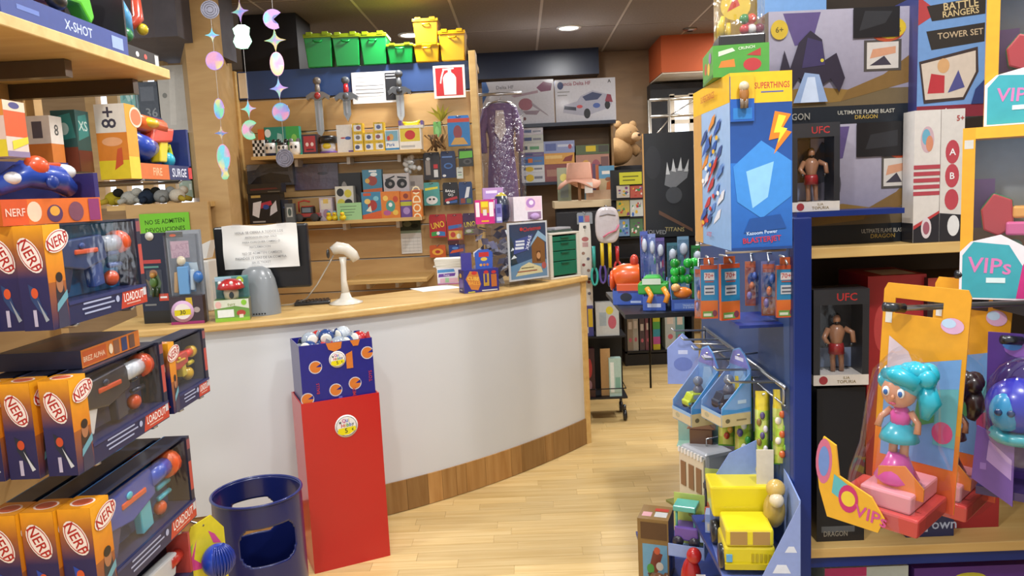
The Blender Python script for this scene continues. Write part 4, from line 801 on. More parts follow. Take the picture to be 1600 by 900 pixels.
def nerf_box(lab, Y0, w, h, z, d, cols, back=('2b6d9c', '12365c'), X=GX, plate='LOADOUT', kid='2a2a34', L=None):
    r = root('blaster_box', lab, 'toy box', (X, Y0+w/2, z), Q90, 'boxed dart blasters on the left gondola')
    m = MB(); e = .15*w; lp = .23*h
    m.box(-w/2, 0, 0, -w/2+e, d, h, 'e0901e').box(-w/2+e, d-.004, 0, w/2, d, h, back[0]).box(-w/2+e, 0, 0, w/2-.02, d-.004, lp, '20264e').box(w/2-.02, 0, 0, w/2, d-.004, h, '24283c').box(-w/2+e, .012, h-.004, w/2-.02, d-.004, h, '23283c')
    m.art((-w/2+e, d-.004, 0), (w-e, 0, 0), (0, 0, h), [('r', 0, 0, 1, 1, back[1], back[0])])
    # long face: orange corner, sunburst fade, kid holding a blaster
    m.art((-w/2, 0, 0), (e, 0, 0), (0, 0, h), [('r', 0, 0, 1, .45, NB, 'a05a28'), ('r', 0, .45, 1, 1, 'd0781c', 'efa81c'), ('e', .62, .3, .26, .2, kid), ('p', [(.3, .0), (.95, 0), (.9, .26), (.4, .28)], '3a3a52'), ('e', .62, .43, .2, .09, 'a87250'), ('e', .62, .49, .2, .05, '2a201c'), ('p', [(.3, .16), (1, .28), (1, .36), (.35, .24)], '6aa0b0')])
    m.art((-w/2, 0, 0), (e*1.6, 0, 0), (0, 0, h), nerf_logo(.45, .84, .13, .25, h/(e*1.6)), k0=12)
    m.art((-w/2+e, 0, 0), (w-e, 0, 0), (0, 0, lp), [('p', [(.62, .05), (1, .05), (1, .95), (.66, .95)], 'bf3f2a'), ('t', plate, .81, .55, .42, 'f0ece8', 0, .28), ('r', .7, .2, .9, .26, 'e0b0a0'), ('r', .16, .72, .5, .8, 'a8b0d0'), ('r', .14, .5, .54, .58, 'a8b0d0'), ('r', .16, .28, .48, .36, 'a8b0d0'), ('c', .58, .6, .16, 'a8b0d0'), ('r', .0, .85, 1, 1, '2e3668')])
    m.art((w/2-.02, 0, 0), (.02, 0, 0), (0, 0, h), [('r', .05, .35, .95, .7, 'b84a40'), ('r', .1, .1, .9, .2, 'c8c8cc'), ('r', 0, .85, 1, .97, '8c4a50')])
    # end face towards the aisle start
    m.art((-w/2, d, 0), (0, -d, 0), (0, 0, h), [('r', 0, 0, 1, .5, '191c4e', '272456'), ('r', 0, .5, 1, .78, '272456', 'a8602a'), ('r', 0, .78, 1, 1, 'a8602a', 'eda21a'), ('p', [(.3, .45), (.55, .4), (.7, .22), (.85, .16), (.8, .12), (.55, .2), (.35, .3)], cols[0]), ('p', [(.55, .3), (.8, .15), (.9, .1), (.78, .08)], cols[1]), ('e', .5, .36, .12, .05, cols[2]), ('r', .38, .04, .5, .2, 'b8b0c8')]+nerf_logo(.5, .72, .12, -1.15, h/d))
    m.art((-w/2, 0, h), (e, 0, 0), (0, d, 0), [('r', 0, 0, 1, 1, 'd8901c'), ('e', .5, .5, .32, .36, 'ead8cc'), ('e', .5, .5, .26, .3, 'c05a3c')])
    m.obj('carton', 'card', r)
    L = L or min(w*.92, h*2.5); blaster(r, L, lp+(h-lp)*.42, d*.45, cols)
    MB().ell((w*.24, d*.5, lp+.028), (.024, .016, .02), cols[2]).obj('dart_drum', 'plastic', r)
    for i in range(2): MB().tube([(w*.2, d*.4, lp+.06+i*.03), (w*.33, d*.4, lp+.06+i*.03)], .007, cols[4], 8).obj('dart', 'plastic', r)
    MB().quad((-w/2+e, .003, lp), (w/2-.02, .003, lp), (w/2-.02, .003, h-.006), (-w/2+e, .003, h-.006), 'fff').obj('window', 'clear', r)
    return r
def nerf_row(labs, Y0, w, h, z, d, cols, offs, **k):
    r = nerf_box(labs[0], Y0, w, h, z, d, cols, **k)
    for lb, (dx, dy) in zip(labs[1:], offs): dup(r, (r.location.x-dx, r.location.y+dy, r.location.z), label=lb)
nerf_row(['blaster box with navy blaster and orange muzzle, outermost in the row under the shelf', 'blaster box just behind the navy blaster box', 'blaster box with only its end showing, deepest of the navy blaster row'], 1.59, .41, .222, 1.356, .062, ('28406e', '9aa2ac', 'd4542c', '22304e', '2c4a8a'), [(.065, .01), (.13, -.005)], back=('3f9ccc', '1a5a94'))
nerf_row(['blaster box with white and dark navy blaster, outermost of the middle row', 'blaster box just behind the white and navy blaster box', 'blaster box deepest of the white and navy blaster row'], 1.615, .44, .214, 1.027, .066, ('1c2638', 'c8ccd2', 'c44a28', 'dadada', '1d2a44'), [(.078, -.012), (.15, -.02)], back=('7078a8', '40486c'), kid='3c2c24')
nerf_row(['blaster box with bright blue blaster and orange parts, outermost of the lowest row', 'blaster box just behind the bright blue blaster box', 'blaster box deepest of the bright blue blaster row'], 1.638, .52, .245, .696, .074, ('2446a4', '2c50b4', 'd2562a', '1e2a6a', '3fb0c4'), [(.077, -.012), (.154, -.024)], back=('3484c8', '2a3a78'))
nerf_box('short blaster box with red and yellow blaster at the end of the middle row', 2.085, .25, .2, 1.027, .07, ('c03628', 'd6362a', 'c8a020', '22262e', 'c8b422'), back=('2a3350', '181c30'))
# gun box C with orange and yellow launchers
r = root('launcher_box', 'orange and yellow box of foam launchers with blue side', 'toy box', (GX, 1.985+.185, 1.681), Q90, 'boxed dart blasters on the left gondola'); w, h, d = .37, .19, .078
m = MB().box(-w/2, 0, 0, -w/2+.055, d, h, 'd98a24').box(-w/2+.055, d-.004, 0, w/2, d, h, '1c2a5c').box(-w/2+.055, 0, 0, w/2, d-.004, .042, '26305e').box(w/2-.014, 0, 0, w/2, d-.004, h*.8, '24326a')
m.art((-w/2, d, 0), (0, -d, 0), (0, 0, h), [('r', 0, .62, 1, 1, 'd8d0c4'), ('t', '8+', .45, .82, .2, '3a3644', 90), ('r', 0, .25, 1, .62, 'd07c2a'), ('e', .5, .5, .34, .06, 'e0a070'), ('r', 0, 0, 1, .25, 'd8c02a'), ('p', [(.5, .12), (.8, .2), (.8, .42), (.65, .4)], 'c0502a')])
m.art((-w/2, 0, 0), (.055, 0, 0), (0, 0, h), [('r', 0, 0, 1, .3, 'dcc43a'), ('r', 0, .3, 1, 1, 'e09a2e')])
m.art((-w/2, 0, 0), (.09, 0, 0), (0, 0, h), [('e', .6, .84, .36, .14, 'e8d0b8'), ('e', .6, .84, .3, .11, 'd07850')], k0=5)
m.art((-w/2+.055, 0, 0), (w-.055, 0, 0), (0, 0, .042), [('r', 0, 0, .52, 1, 'cf6a2c'), ('t', 'FIRE', .3, .5, .5, 'e8b890'), ('t', 'SURGE', .73, .5, .6, 'd8dcec', 0, .3), ('r', .92, .1, 1, .9, 'c23a3a')])
m.obj('carton', 'card', r)
b = MB().tube([(-.09, .03, .155), (.07, .03, .15)], .024, 'd8642c', 12).ell((-.02, .02, .155), (.05, .022, .016), 'e0b020').obj('launcher', 'plastic', r)
MB().tube([(-.12, .03, .1), (-.06, .025, .085), (.0, .03, .09)], [.03, .036, .024], '24409c', 12).obj('blue_launcher', 'plastic', r)
b = MB().xprism([(-.03, .1), (.1, .11), (.12, .15), (-.01, .145)], .01, .05, 'd84a34').obj('red_launcher', 'plastic', r, bevel=.006)
MB().xprism([(.02, .05), (.06, .05), (.08, .11), (.03, .11)], .014, .044, 'e0c428').obj('grip', 'plastic', b, bevel=.004)
MB().tube([(.1, .03, .06), (.12, .03, .075), (.11, .03, .1), (.085, .03, .09)], .008, 'c8d02c', 8).obj('trigger_ring', 'plastic', b)
MB().ell((.1, .03, .06), (.022, .02, .022), '2fa0b4').obj('cap', 'plastic', r)
# hero boxes on top of the first row
r = root('twin_blaster_pack', 'blue and orange blaster pack lying askew on the navy blaster boxes', 'toy box', (GX-.035, 1.7, 1.579), math.radians(72), 'boxed dart blasters on the left gondola'); w, h = .25, .14
m = MB().box(-w/2, .0, 0, w/2, .09, .055, 'd56a2c').box(-w/2, .086, .055, w/2, .09, h, '2a3370').box(w/2-.012, 0, .055, w/2, .086, h*.8, '38306a')
m.art((-w/2, 0, 0), (w, 0, 0), (0, 0, .055), [('r', 0, 0, .24, 1, 'c8542a'), ('e', .3, .5, .07, .4, 'e8c4a8'), ('e', .5, .4, .08, .35, '5a3a5a'), ('e', .5, .5, .05, .2, 'e0a040'), ('e', .72, .45, .08, .4, '7a4a5a'), ('r', .86, .05, .98, .95, '8a3a6a'), ('t', 'NERF', .12, .5, .3, 'e8c0b0', 0, .18)])
m.obj('carton', 'card', r)
b = MB().tube([(-.1, .04, .08), (-.04, .03, .11), (.04, .03, .1), (.08, .04, .075)], [.018, .03, .03, .02], '2444a0', 12).obj('blaster_body', 'plastic', r)
MB().ell((-.02, .015, .125), (.03, .018, .024), 'd0502a').ell((.06, .03, .115), (.03, .02, .018), 'd0d0d4').ell((-.075, .02, .1), (.018, .016, .014), 'dadade').ell((.0, -.004, .09), (.016, .008, .016), '1c3480').obj('cylinder', 'plastic', b)
MB().box(.0, .02, .1, .05, .04, .135, 'c8481f').obj('stripe', 'plastic', b, bevel=.004)
# three narrow boxes hanging further up
me = None
for i in range(3):
    w, h, d = .07, .115, .042
    o = MB().box(-w/2, 0, 0, w/2, d, h, 'd8c2b4')
    o.art((-w/2, d, 0), (0, -d, 0), (0, 0, h), [('r', 0, .72, 1, 1, 'd88a3c'), ('e', .5, .86, .36, .1, 'ead0b8'), ('r', .5, .3, 1, .72, 'd8bcb0'), ('r', 0, .3, .5, .75, 'cc6a34'), ('r', 0, 0, 1, .3, 'd8c232'), ('r', .3, .08, .6, .2, '6a5a4a')])
    o.art((-w/2, 0, 0), (w, 0, 0), (0, 0, h), [('r', 0, .36, 1, .82, 'd0592c'), ('r', 0, .82, 1, 1, 'e0c8b0'), ('e', .5, .92, .25, .06, '4a4a80'), ('p', [(.25, .12), (1, .26), (1, .38), (.25, .28)], 'd8c832'), ('r', 0, 0, 1, .1, '8a7a9a')])
    q = root('dart_refill_box', ['slim orange and white dart refill box, outermost of three hanging in front', 'slim orange and white dart refill box between two others', 'slim orange and white dart refill box deepest of three'][i], 'toy box', (GX-.05-i*.048, 1.625, 1.722+.0), Q90, 'slim dart refill boxes')
    o.obj('carton', 'card', q); MB().tube([(0, d+.01, h*.9), (0, .46-.05*(i+1)+.0, h*.9)], .004, 'aaa', 6).obj('hook', 'metal', q)
for nm, lab, Y, dx, w, h, z, col, fa, sa in [
  ('dart_refill_pack', 'orange and white pack between the slim refill boxes and the launchers', 1.85, .1, .05, .13, 1.7, 'd07c3a', [('r', 0, .0, 1, .5, 'c87430'), ('r', 0, .5, 1, 1, 'd8cfc4'), ('t', '8', .5, .75, .2, '444')], [('r', 0, .5, 1, 1, 'd8cfc4'), ('r', .3, .6, .7, .9, '55505a'), ('r', 0, 0, 1, .5, 'c87430')]),
  ('green_toy_pack', 'dark teal toy pack beside the orange launcher box', 1.93, .08, .06, .15, 1.7, '1f4a48', [('p', [(.1, .5), (.9, .6), (.8, .95), (.2, .9)], '2f7a74'), ('t', 'XS', .5, .75, .16, 'b8c8c0'), ('r', 0, 0, 1, .35, '5a2c22')], [('p', [(.05, .5), (.95, .55), (.8, .95), (.2, .9)], '2f7a74'), ('r', 0, 0, 1, .4, '6a3424'), ('e', .5, .7, .2, .1, 'a8c0b8')])]:
    q = root(nm, lab, 'toy box', (GX-dx, Y, z), Q90, 'slim dart refill boxes' if 'refill' in nm else None)
    carton_mb(w, .06, h, col, fa, sa).obj('carton', 'card', q); MB().tube([(0, .05, h*.9), (0, .45-dx, h*.9)], .004, 'aaa', 6).obj('hook', 'metal', q)
# box lying on the middle row
q = carton_mb(.27, .2, .042, '2a2438', [('r', 0, 0, 1, 1, 'd0742a'), ('r', .02, .1, .4, .9, 'c2592a'), ('t', 'BREZ ALPHA', .2, .45, .3, 'e8c8a8', 0, .34), ('r', .52, .1, .62, .9, '8a5a40'), ('r', .66, .1, .76, .9, '36406a'), ('r', .8, .1, .9, .9, '6a4a3c'), ('e', .47, .5, .035, .3, 'e8d0b0')], top=[('r', .05, .05, .95, .95, '382c4a'), ('r', .1, .4, .6, .8, '5a3040')], scol='1f2746')
q.obj('flat_blaster_box', 'card', None, (GX-.03, 1.86, 1.2425), Q90, 0, 'flat orange sided box lying on the middle row of blaster boxes', 'toy box', 'boxed dart blasters on the left gondola')
# things on the top shelf
r = root('blaster_tray', 'blue lipped tray box with green and orange toy blasters on the top shelf', 'toy box', (GX-.015, 1.82, 2.0008), Q90); w, h = .5, .2
MB().box(-w/2, 0, 0, w/2, .16, .05, '2a3f86').box(-w/2, .156, .05, w/2, .16, h, '3a2a2a').art((-w/2, 0, 0), (w, 0, 0), (0, 0, .05), [('t', 'X-SHOT', .55, .5, .45, 'b8c4e0', 0, .3), ('r', .1, .4, .25, .6, '5a72b8'), ('r', .84, .2, .95, .8, '8aa0d0')]).obj('tray', 'card', r)
b = MB().tube([(-.16, .05, .09), (.0, .05, .1)], .024, 'd8502a', 12).obj('orange_barrel', 'plastic', r)
b = MB().xprism([(-.08, .09), (.1, .1), (.14, .06), (.16, .08), (.14, .15), (-.05, .14)], .03, .07, '58b82c').obj('green_body', 'plastic', r, bevel=.006)
MB().ell((-.02, .02, .08), (.03, .02, .022), '262626').obj('drum', 'plastic', b)
MB().tube([(.1, .05, .13), (.18, .05, .16)], .02, 'd0482a', 10).obj('orange_tip', 'plastic', b)
P_ = (GX-.02, 2.165, 2.0008)
r = root('water_blaster_box', 'black window box with pale blue and red toy blaster on the shelf end', 'toy box', P_, Q90); w, h, d = .18, .24, .14
MB().box(-w/2, d-.004, 0, w/2, d, h, '241a1c').box(-w/2, 0, 0, w/2, d-.004, .035, '1a1618').box(-w/2, 0, .035, -w/2+.008, d-.004, h, '1e1a1e').art((-w/2, 0, 0), (w, 0, 0), (0, 0, .035), [('e', .3, .5, .05, .2, 'ddd'), ('e', .55, .5, .05, .2, 'b84a40'), ('r', .85, .1, .97, .9, 'c8c8c4')]).art((-w/2, d-.004, .035), (w, 0, 0), (0, 0, h-.04), [('p', [(.1, .1), (.6, .2), (.8, .7), (.3, .8)], '4a2a24')]).obj('carton', 'card', r)
b = MB().tube([(-.06, .04, .16), (-.02, .04, .12), (.0, .04, .07)], [.022, .026, .018], '58a8dc', 10).obj('blaster_body', 'plastic', r)
MB().tube([(-.0, .03, .1), (.05, .03, .13), (.05, .03, .2)], [.014, .016, .012], 'b8402a', 10).ell((.05, .02, .1), .016, 'd0b828').obj('barrel', 'plastic', b)
MB().ell((-.03, .03, .07), (.02, .02, .02), '3a8a54').obj('tank', 'plastic', b)
MB().quad((-w/2, .002, .035), (w/2, .002, .035), (w/2, .002, h), (-w/2, .002, h), 'fff').obj('window', 'clear', r)
# splash toy card and a lower blaster box
r = root('splash_ball_card', 'yellow and pink splash print card with a ribbed blue ball', 'toy pack', (GX+.03, 2.17, .455), math.radians(60)); w, h = .14, .22
MB().xprism([(-w/2, 0), (w/2, 0), (w/2, h*.75), (w*.2, h), (-w*.3, h*.95), (-w/2, h*.7)], .03, .034, 'd8c82e').art((-w/2, .03, 0), (w, 0, 0), (0, 0, h), [('p', [(.05, .4), (.3, .75), (.2, .5), (.5, .3), (.15, .35)], 'd0488a'), ('p', [(.6, .8), (.75, .72), (.9, .55), (.7, .6)], 'd0488a'), ('p', [(.0, .6), (.2, .72), (.1, .4)], '8cc83c'), ('p', [(.5, .2), (.9, .3), (.8, .1)], '5ab8d0')]).obj('card', 'card', r)
b = MB().ell((.01, -.008, h*.42), (.05, .042, .05), '1f3fa8', 18, 12).obj('ball', 'plastic', r)
for i in range(9):
    a = -.8+i*.2; MB().tube([(.01+.052*math.sin(a)*math.cos(t), -.008-.044*math.cos(a)*math.cos(t)*1.0, h*.42+.052*math.sin(t)) for t in [-1.2+k*.4 for k in range(7)]], .0035, '17308a', 6).obj('rib', 'plastic', b)
MB().tube([(0, .03, h*.9), (0, .44, h*.9)], .004, 'aaa', 6).obj('hook', 'metal', r)
r = root('white_blaster_box', 'dark box with white and red blaster under the lowest row', 'toy box', (GX-.01, 1.96, .505), Q90, 'boxed dart blasters on the left gondola'); w, h, d = .32, .16, .07
MB().box(-w/2, 0, 0, w/2, d, .04, '2a2c48').box(-w/2, d-.004, .04, w/2, d, h, '1c1c2c').box(w/2-.012, 0, .04, w/2, d-.004, h, 'b84840').obj('carton', 'card', r)
b = MB().xprism([(-.1, .06), (.1, .06), (.12, .12), (-.08, .13)], .02, .05, 'd8d8d8').obj('blaster_body', 'plastic', r, bevel=.006)
MB().tube([(.08, .03, .1), (.14, .03, .1)], .018, 'c83a2a', 10).obj('barrel', 'plastic', b)
arms(.505, (1.9, 2.06))
# things on the panelling ledge beyond the gondola, and the green sign
ZP = fz(318, -2.1, 4.5)
s = carton('green_sign', 'bright green handwritten paper sign on the wood panelling', 'sign', 222, 299, 333, 378, 4.492, .003, '7ccb3c', [('t', 'NO SE ADMITEN', .5, .72, .16, '33501c', 2, .8), ('t', 'DEVOLUCIONES', .5, .44, .16, '33501c', 2, .8)], mat='paper')
struct(MB().box(fx(160, 4.5, ZP), 4.545, ZP-.03, fx(325, 4.5, ZP), 4.9, ZP), 'trim_8', 'shelf_wood')
for i, (u, c, k) in enumerate([(180, 'a8982a', 0), (205, 'b0b0a8', 1), (232, '2a3444', 0), (255, '8a8c8a', 1), (278, 'c8c0b0', 1), (222, 'c8ccb8', 0)]):
    q = root('plush_toy', ['yellow and black plush bundle on the panelling ledge', 'pale grey plush bundle on the panelling ledge', 'dark blue plush bundle on the panelling ledge', 'mid grey plush bundle on the panelling ledge', 'cream plush bundle with ochre foot on the panelling ledge', 'pale green plush bundle on the panelling ledge'][i], 'plush toy', (fx(u, 4.62+(.12 if i == 5 else 0), ZP), 4.62+(.14 if i == 5 else 0), ZP+.001), .4*i, 'plush bundles on the panelling ledge')
    MB().ell((0, 0, .042), (.055, .045, .042), c).obj('body', 'plush', q)
    MB().ell((.04, -.025, .075), (.03, .028, .026), c if k else '22221e').obj('head', 'plush', q)
    for s_ in (-1, 1): MB().tube([(s_*.03, -.03, .03), (s_*.06, -.06, .018)], [.018, .014], 'b09a3a' if i in (0, 4) else c, 8).obj('foot', 'plush', q)
# goods standing in the shop window
for nm, lab, u0, u1, vt, vb, col, fa in [
  ('window_poster', 'slate grey printed box standing in the side window', 222, 252, 128, 202, '4a5260', [('r', .1, .6, .8, .9, '6a7280'), ('t', '36', .6, .35, .2, '9aa0a8'), ('r', .2, .1, .9, .2, '7a828c')]),
  ('white_garment_bag', 'white fabric bag hanging in the side window', 254, 300, 102, 205, 'd0cdc6', [('p', [(.3, .1), (.5, .1), (.6, .9), (.4, .9)], 'dedbd4'), ('e', .2, .55, .08, .04, '8a8a84')]),
  ('foil_pack', 'pale green foil pack standing in the side window', 282, 302, 207, 310, 'a9c0ae', rnd_art(21, ['c8dcd0', '8aa89a', 'e0ece4'], 9)),
  ('cyan_curtain', 'narrow cyan tinsel curtain in the side window', 190, 213, 122, 172, '8fd0cc', rnd_art(22, ['c8f0ec', '6ab0b0', 'e8fcf8'], 12))]:
    carton(nm, lab, 'window display', u0, u1, vt, vb, 5.02, .06, col, fa, group='goods in the side window', mat='crinkle')
# ---------------------------------------------------------------- right gondola: blue side panel with wire arms, end shelves
RX = .7
g = root('right_gondola', 'blue metal gondola with end shelves and wire arms along its side', 'gondola', (RX, 2.0, 0))
MB().box(0, .03, 0, .02, 1.05, 1.5).obj('side_panel', 'slate_blue', g)
MB().box(0, 0, 0, .048, .03, 1.5).obj('post', 'blue_panel', g, bevel=.003)
MB().box(.02, .5, .0, 1.2, .52, 2.4).obj('back_panel', 'dark_brown', g)
MB().box(.02, .03, 1.498, .3, 1.05, 1.512).obj('top_board', 'blue_panel', g)
Z_1 = fz(387, .77, 2.05); Z_2 = fz(852, .79, 2.05)
for zz in (Z_1, Z_2, .12):
    MB().box(.05, .03, zz-.028, 1.2, .5, zz).obj('shelf', 'shelf_wood', g, bevel=.002)
    if zz == Z_2: MB().box(.05, .04, zz-.06, 1.2, .06, zz-.0285).obj('shelf_rail', 'blue_panel', g)
MB().box(.16, .46, Z_2, .2, .5, Z_1-.03).obj('inner_post', 'blue_panel', g)
MB().box(.05, .5, 1.5, .09, .54, 2.3).obj('upper_post', 'blue_panel', g)
za = fz(603, RX, 2.05)
MB().tube([(-.012, .03, za), (-.012, .95, za+.0)], .006, 'a8acb0', 8).obj('wire_rail', 'metal', g)
MB().tube([(-.012, .03, za-.05), (-.012, .95, za-.05)], .003, 'a8acb0', 6).obj('wire_rail', 'metal', g)
for y in (.1, .25, .4, .55, .72, .9): MB().tube([(-.012, y, za), (-.14, y, za+.004), (-.15, y, za+.014)], .004, 'b4b8bc', 6).obj('hook', 'metal', g)
for y in (.04, .95): MB().tube([(-.012, y, za-.05), (-.012, y, za+.006)], .005, 'a8acb0', 6).obj('wire_post', 'metal', g)
GR = 'goods on the right gondola'
DK = '1d1c22'
# --- boxes on the upper end shelf
def dragon_front(): return [('r', 0, .0, 1, .16, '1a2028'), ('r', 0, .16, 1, .3, '6a5a40'), ('r', 0, .3, 1, 1, '8a8494', 'aaa4b4'), ('p', [(.0, .16), (.5, .2), (.55, .3), (.3, .34), (0, .3)], '8a6a34'), ('p', [(.5, .2), (1, .35), (1, .6), (.8, .42), (.55, .3)], '7a5c30'),
    ('p', [(.1, .98), (.36, .98), (.3, .72), (.18, .7)], '5a4a7a')]
def dragon_art(): return dragon_front()+[('t', 'ULTIMATE FLAME BLAST', .68, .1, .035, 'b8b4a8', 0, .4), ('t', 'DRAGON', .68, .055, .035, 'b89a4a', 0, .3), ('r', .66, .45, .92, .72, '4a4440'), ('r', .68, .47, .9, .7, 'c8c0b8'), ('p', [(.7, .56), (.88, .6), (.88, .66), (.72, .64)], 'c89070'), ('p', [(.7, .5), (.85, .5), (.8, .58)], '3a3440'), ('e', .82, .8, .12, .1, 'b04a2a'), ('e', .84, .82, .11, .095, 'd0b02a'), ('t', 'LIGHTS', .84, .84, .035, '5a4a1a', 5), ('t', 'SOUNDS', .84, .79, .035, '5a4a1a', 5)]
X, z, w, h = span(1204, 1432, 8, 190, 2.1)
z = fz(192, .9, 2.1)
r = root('dragon_box', 'large grey and purple dragon toy box stacked above its twin', 'toy box', (X, 2.12, z), math.radians(2), GR)
m = carton_mb(w, .2, h, '3c3a44', dragon_art(), scol='4a3c34'); m.art((-w/2, 0, 0), (w, 0, 0), (0, 0, h), [('r', .58, .74, .9, 1, '141216'), ('p', [(.62, .8), (.8, .86), (.85, .96), (.66, .97)], '2c2c30'), ('t', 'DRAGON', .16, .08, .06, '9a9488', 0, .24), ('e', .07, .84, .06, .085, 'c8a830'), ('t', '6+', .07, .84, .05, '5a4a1a')], k0=30).obj('carton', 'card', r)
# generic winged dragon printed as flat relief figure
b = MB().xprism([(-.46*w, .3*h), (-.4*w, .66*h), (-.36*w, .5*h), (-.3*w, .72*h), (-.22*w, .82*h), (-.14*w, .74*h), (-.12*w, .56*h), (-.04*w, .62*h), (.02*w, .4*h), (-.02*w, .28*h), (-.08*w, .4*h), (-.2*w, .3*h), (-.3*w, .42*h), (-.36*w, .3*h), (-.4*w, .4*h)], -.0095, -.009, '2c2434').obj('dragon_print', 'card', r)
MB().art((-w/2, -.0096, 0), (w, 0, 0), (0, 0, h), [('p', [(.16, .2), (.4, .2), (.34, .44), (.24, .46)], '8fa4c8'), ('p', [(.21, .2), (.34, .2), (.31, .42), (.26, .42)], 'c8d4e8'), ('p', [(.22, .5), (.38, .52), (.36, .72), (.26, .76)], '3c3258'), ('e', .36, .56, .012, .015, 'c8b83c')]).obj('flame_print', 'card', r)
X, z2, w2, h2 = span(1310, 1432, 196, 0, 2.12, Z_1)
wr = w; xa = fx(1266, 2.12, Z_1); xb = fx(1432, 2.12, Z_1); wr = (xb-xa)/.98; xr = (xa+xb)/2
m = carton_mb(wr*.98, .2, z-Z_1-.001, '2a2628', dragon_art(), scol='4a3c34').art((-wr*.49, 0, 0), (wr*.98, 0, 0), (0, 0, z-Z_1), [('r', .42, .72, .88, 1, '151316'), ('p', [(.5, .78), (.8, .8), (.8, .93), (.55, .9)], '28282c'), ('e', .16, .5, .12, .16, '55505a'), ('p', [(.02, .5), (.2, .55), (.22, .8), (.1, .86), (.03, .75)], '26242a')], k0=30)
m.obj('dragon_box', 'card', None, (xr, 2.12, Z_1+.0005), 0, 0, 'dark dragon toy box under the larger purple grey dragon box', 'toy box', GR)
# small sheer figure box: UFC fighter
def fighter(u0, u1, vt, vb, Y, lab, name, z=None, shorts='a02a2c'):
    X, z, w, h = span(u0, u1, vt, vb, Y, z); r = root('fighter_figure_box', lab, 'toy box', (X, Y, z), math.radians(-4), 'fighter figure window boxes'); d = .09
    MB().box(-w/2, d-.004, 0, w/2, d, h, '26262c').box(-w/2, 0, h*.84, w/2, d-.004, h, '2e2e32').box(-w/2, 0, 0, w/2, d-.004, h*.11, 'ddd6ce').box(-w/2, 0, h*.11, -w/2+w*.12, d-.004, h*.84, '2a2a2e').box(w/2-w*.12, 0, h*.11, w/2, d-.004, h*.84, '2a2a2e').art((-w/2, 0, h*.84), (w, 0, 0), (0, 0, h*.16), [('t', 'UFC', .6, .5, .5, 'b83030')]).art((-w/2, 0, 0), (w, 0, 0), (0, 0, h*.11), [('t', 'ILIA', .6, .72, .26, '7a6428'), ('t', 'TOPURIA', .6, .34, .3, '7a6428', 0, .4), ('e', .18, .5, .08, .4, 'a03038')]).art((-w/2+.01, d-.004, h*.12), (w-.02, 0, 0), (0, 0, h*.7), [('r', 0, 0, 1, .3, '6a7a9a', '8a98b4'), ('e', .2, .7, .2, .15, '3c3c44'), ('e', .75, .5, .2, .2, '34343c')]).obj('carton', 'card', r)
    s = h*.62; sk = 'a8785a'; y0 = .04
    m = MB().tube([(-.05*s, y0, h*.12), (-.06*s, y0, h*.12+.22*s), (-.05*s, y0, h*.12+.42*s)], [.04*s, .045*s, .065*s], sk, 10).tube([(.09*s, y0, h*.12), (.08*s, y0, h*.12+.22*s), (.06*s, y0, h*.12+.42*s)], [.04*s, .045*s, .065*s], sk, 10)
    m.tube([(0, y0, h*.12+.4*s), (0, y0, h*.12+.52*s), (0, y0, h*.12+.68*s), (0, y0, h*.12+.76*s), (0, y0, h*.12+.8*s)], [.1*s, .1*s, .14*s, .1*s, .04*s], sk, 12)
    m.tube([(-.13*s, y0, h*.12+.72*s), (-.22*s, y0-.01, h*.12+.58*s), (-.17*s, y0-.02, h*.12+.48*s)], [.05*s, .045*s, .04*s], sk, 10).tube([(.13*s, y0, h*.12+.72*s), (.24*s, y0-.01, h*.12+.66*s), (.24*s, y0-.02, h*.12+.5*s)], [.05*s, .045*s, .04*s], sk, 10)
    m.ell((0, y0-.002, h*.12+.88*s), (.065*s, .07*s, .085*s), sk, 12, 9); f = m.obj('figure', 'plastic', r)
    MB().ell((0, y0+.004, h*.12+.93*s), (.068*s, .07*s, .06*s), '1c1614').ell((0, y0-.04*s, h*.12+.83*s), (.045*s, .04*s, .035*s), '1c1614').obj('hair', 'plastic', f)
    MB().lathe([(.13*s, h*.12+.3*s), (.125*s, h*.12+.42*s), (.11*s, h*.12+.48*s)], shorts, (0, y0, 0), 14).obj('shorts', 'plastic', f)
    for s_ in (-1, 1): MB().ell((s_*.2*s, y0-.022, h*.12+.47*s), .035*s, '222', 8, 6).obj('glove', 'plastic', f)
    MB().quad((-w/2+w*.1, .002, h*.1), (w/2-w*.1, .002, h*.1), (w/2-w*.1, .002, h*.85), (-w/2+w*.1, .002, h*.85), 'fff').obj('window', 'clear', r)
    return r
fighter(1238, 1311, 192, 331, 2.04, 'black fighter figure window box with white base beside the dark dragon box', '', z=1.513)
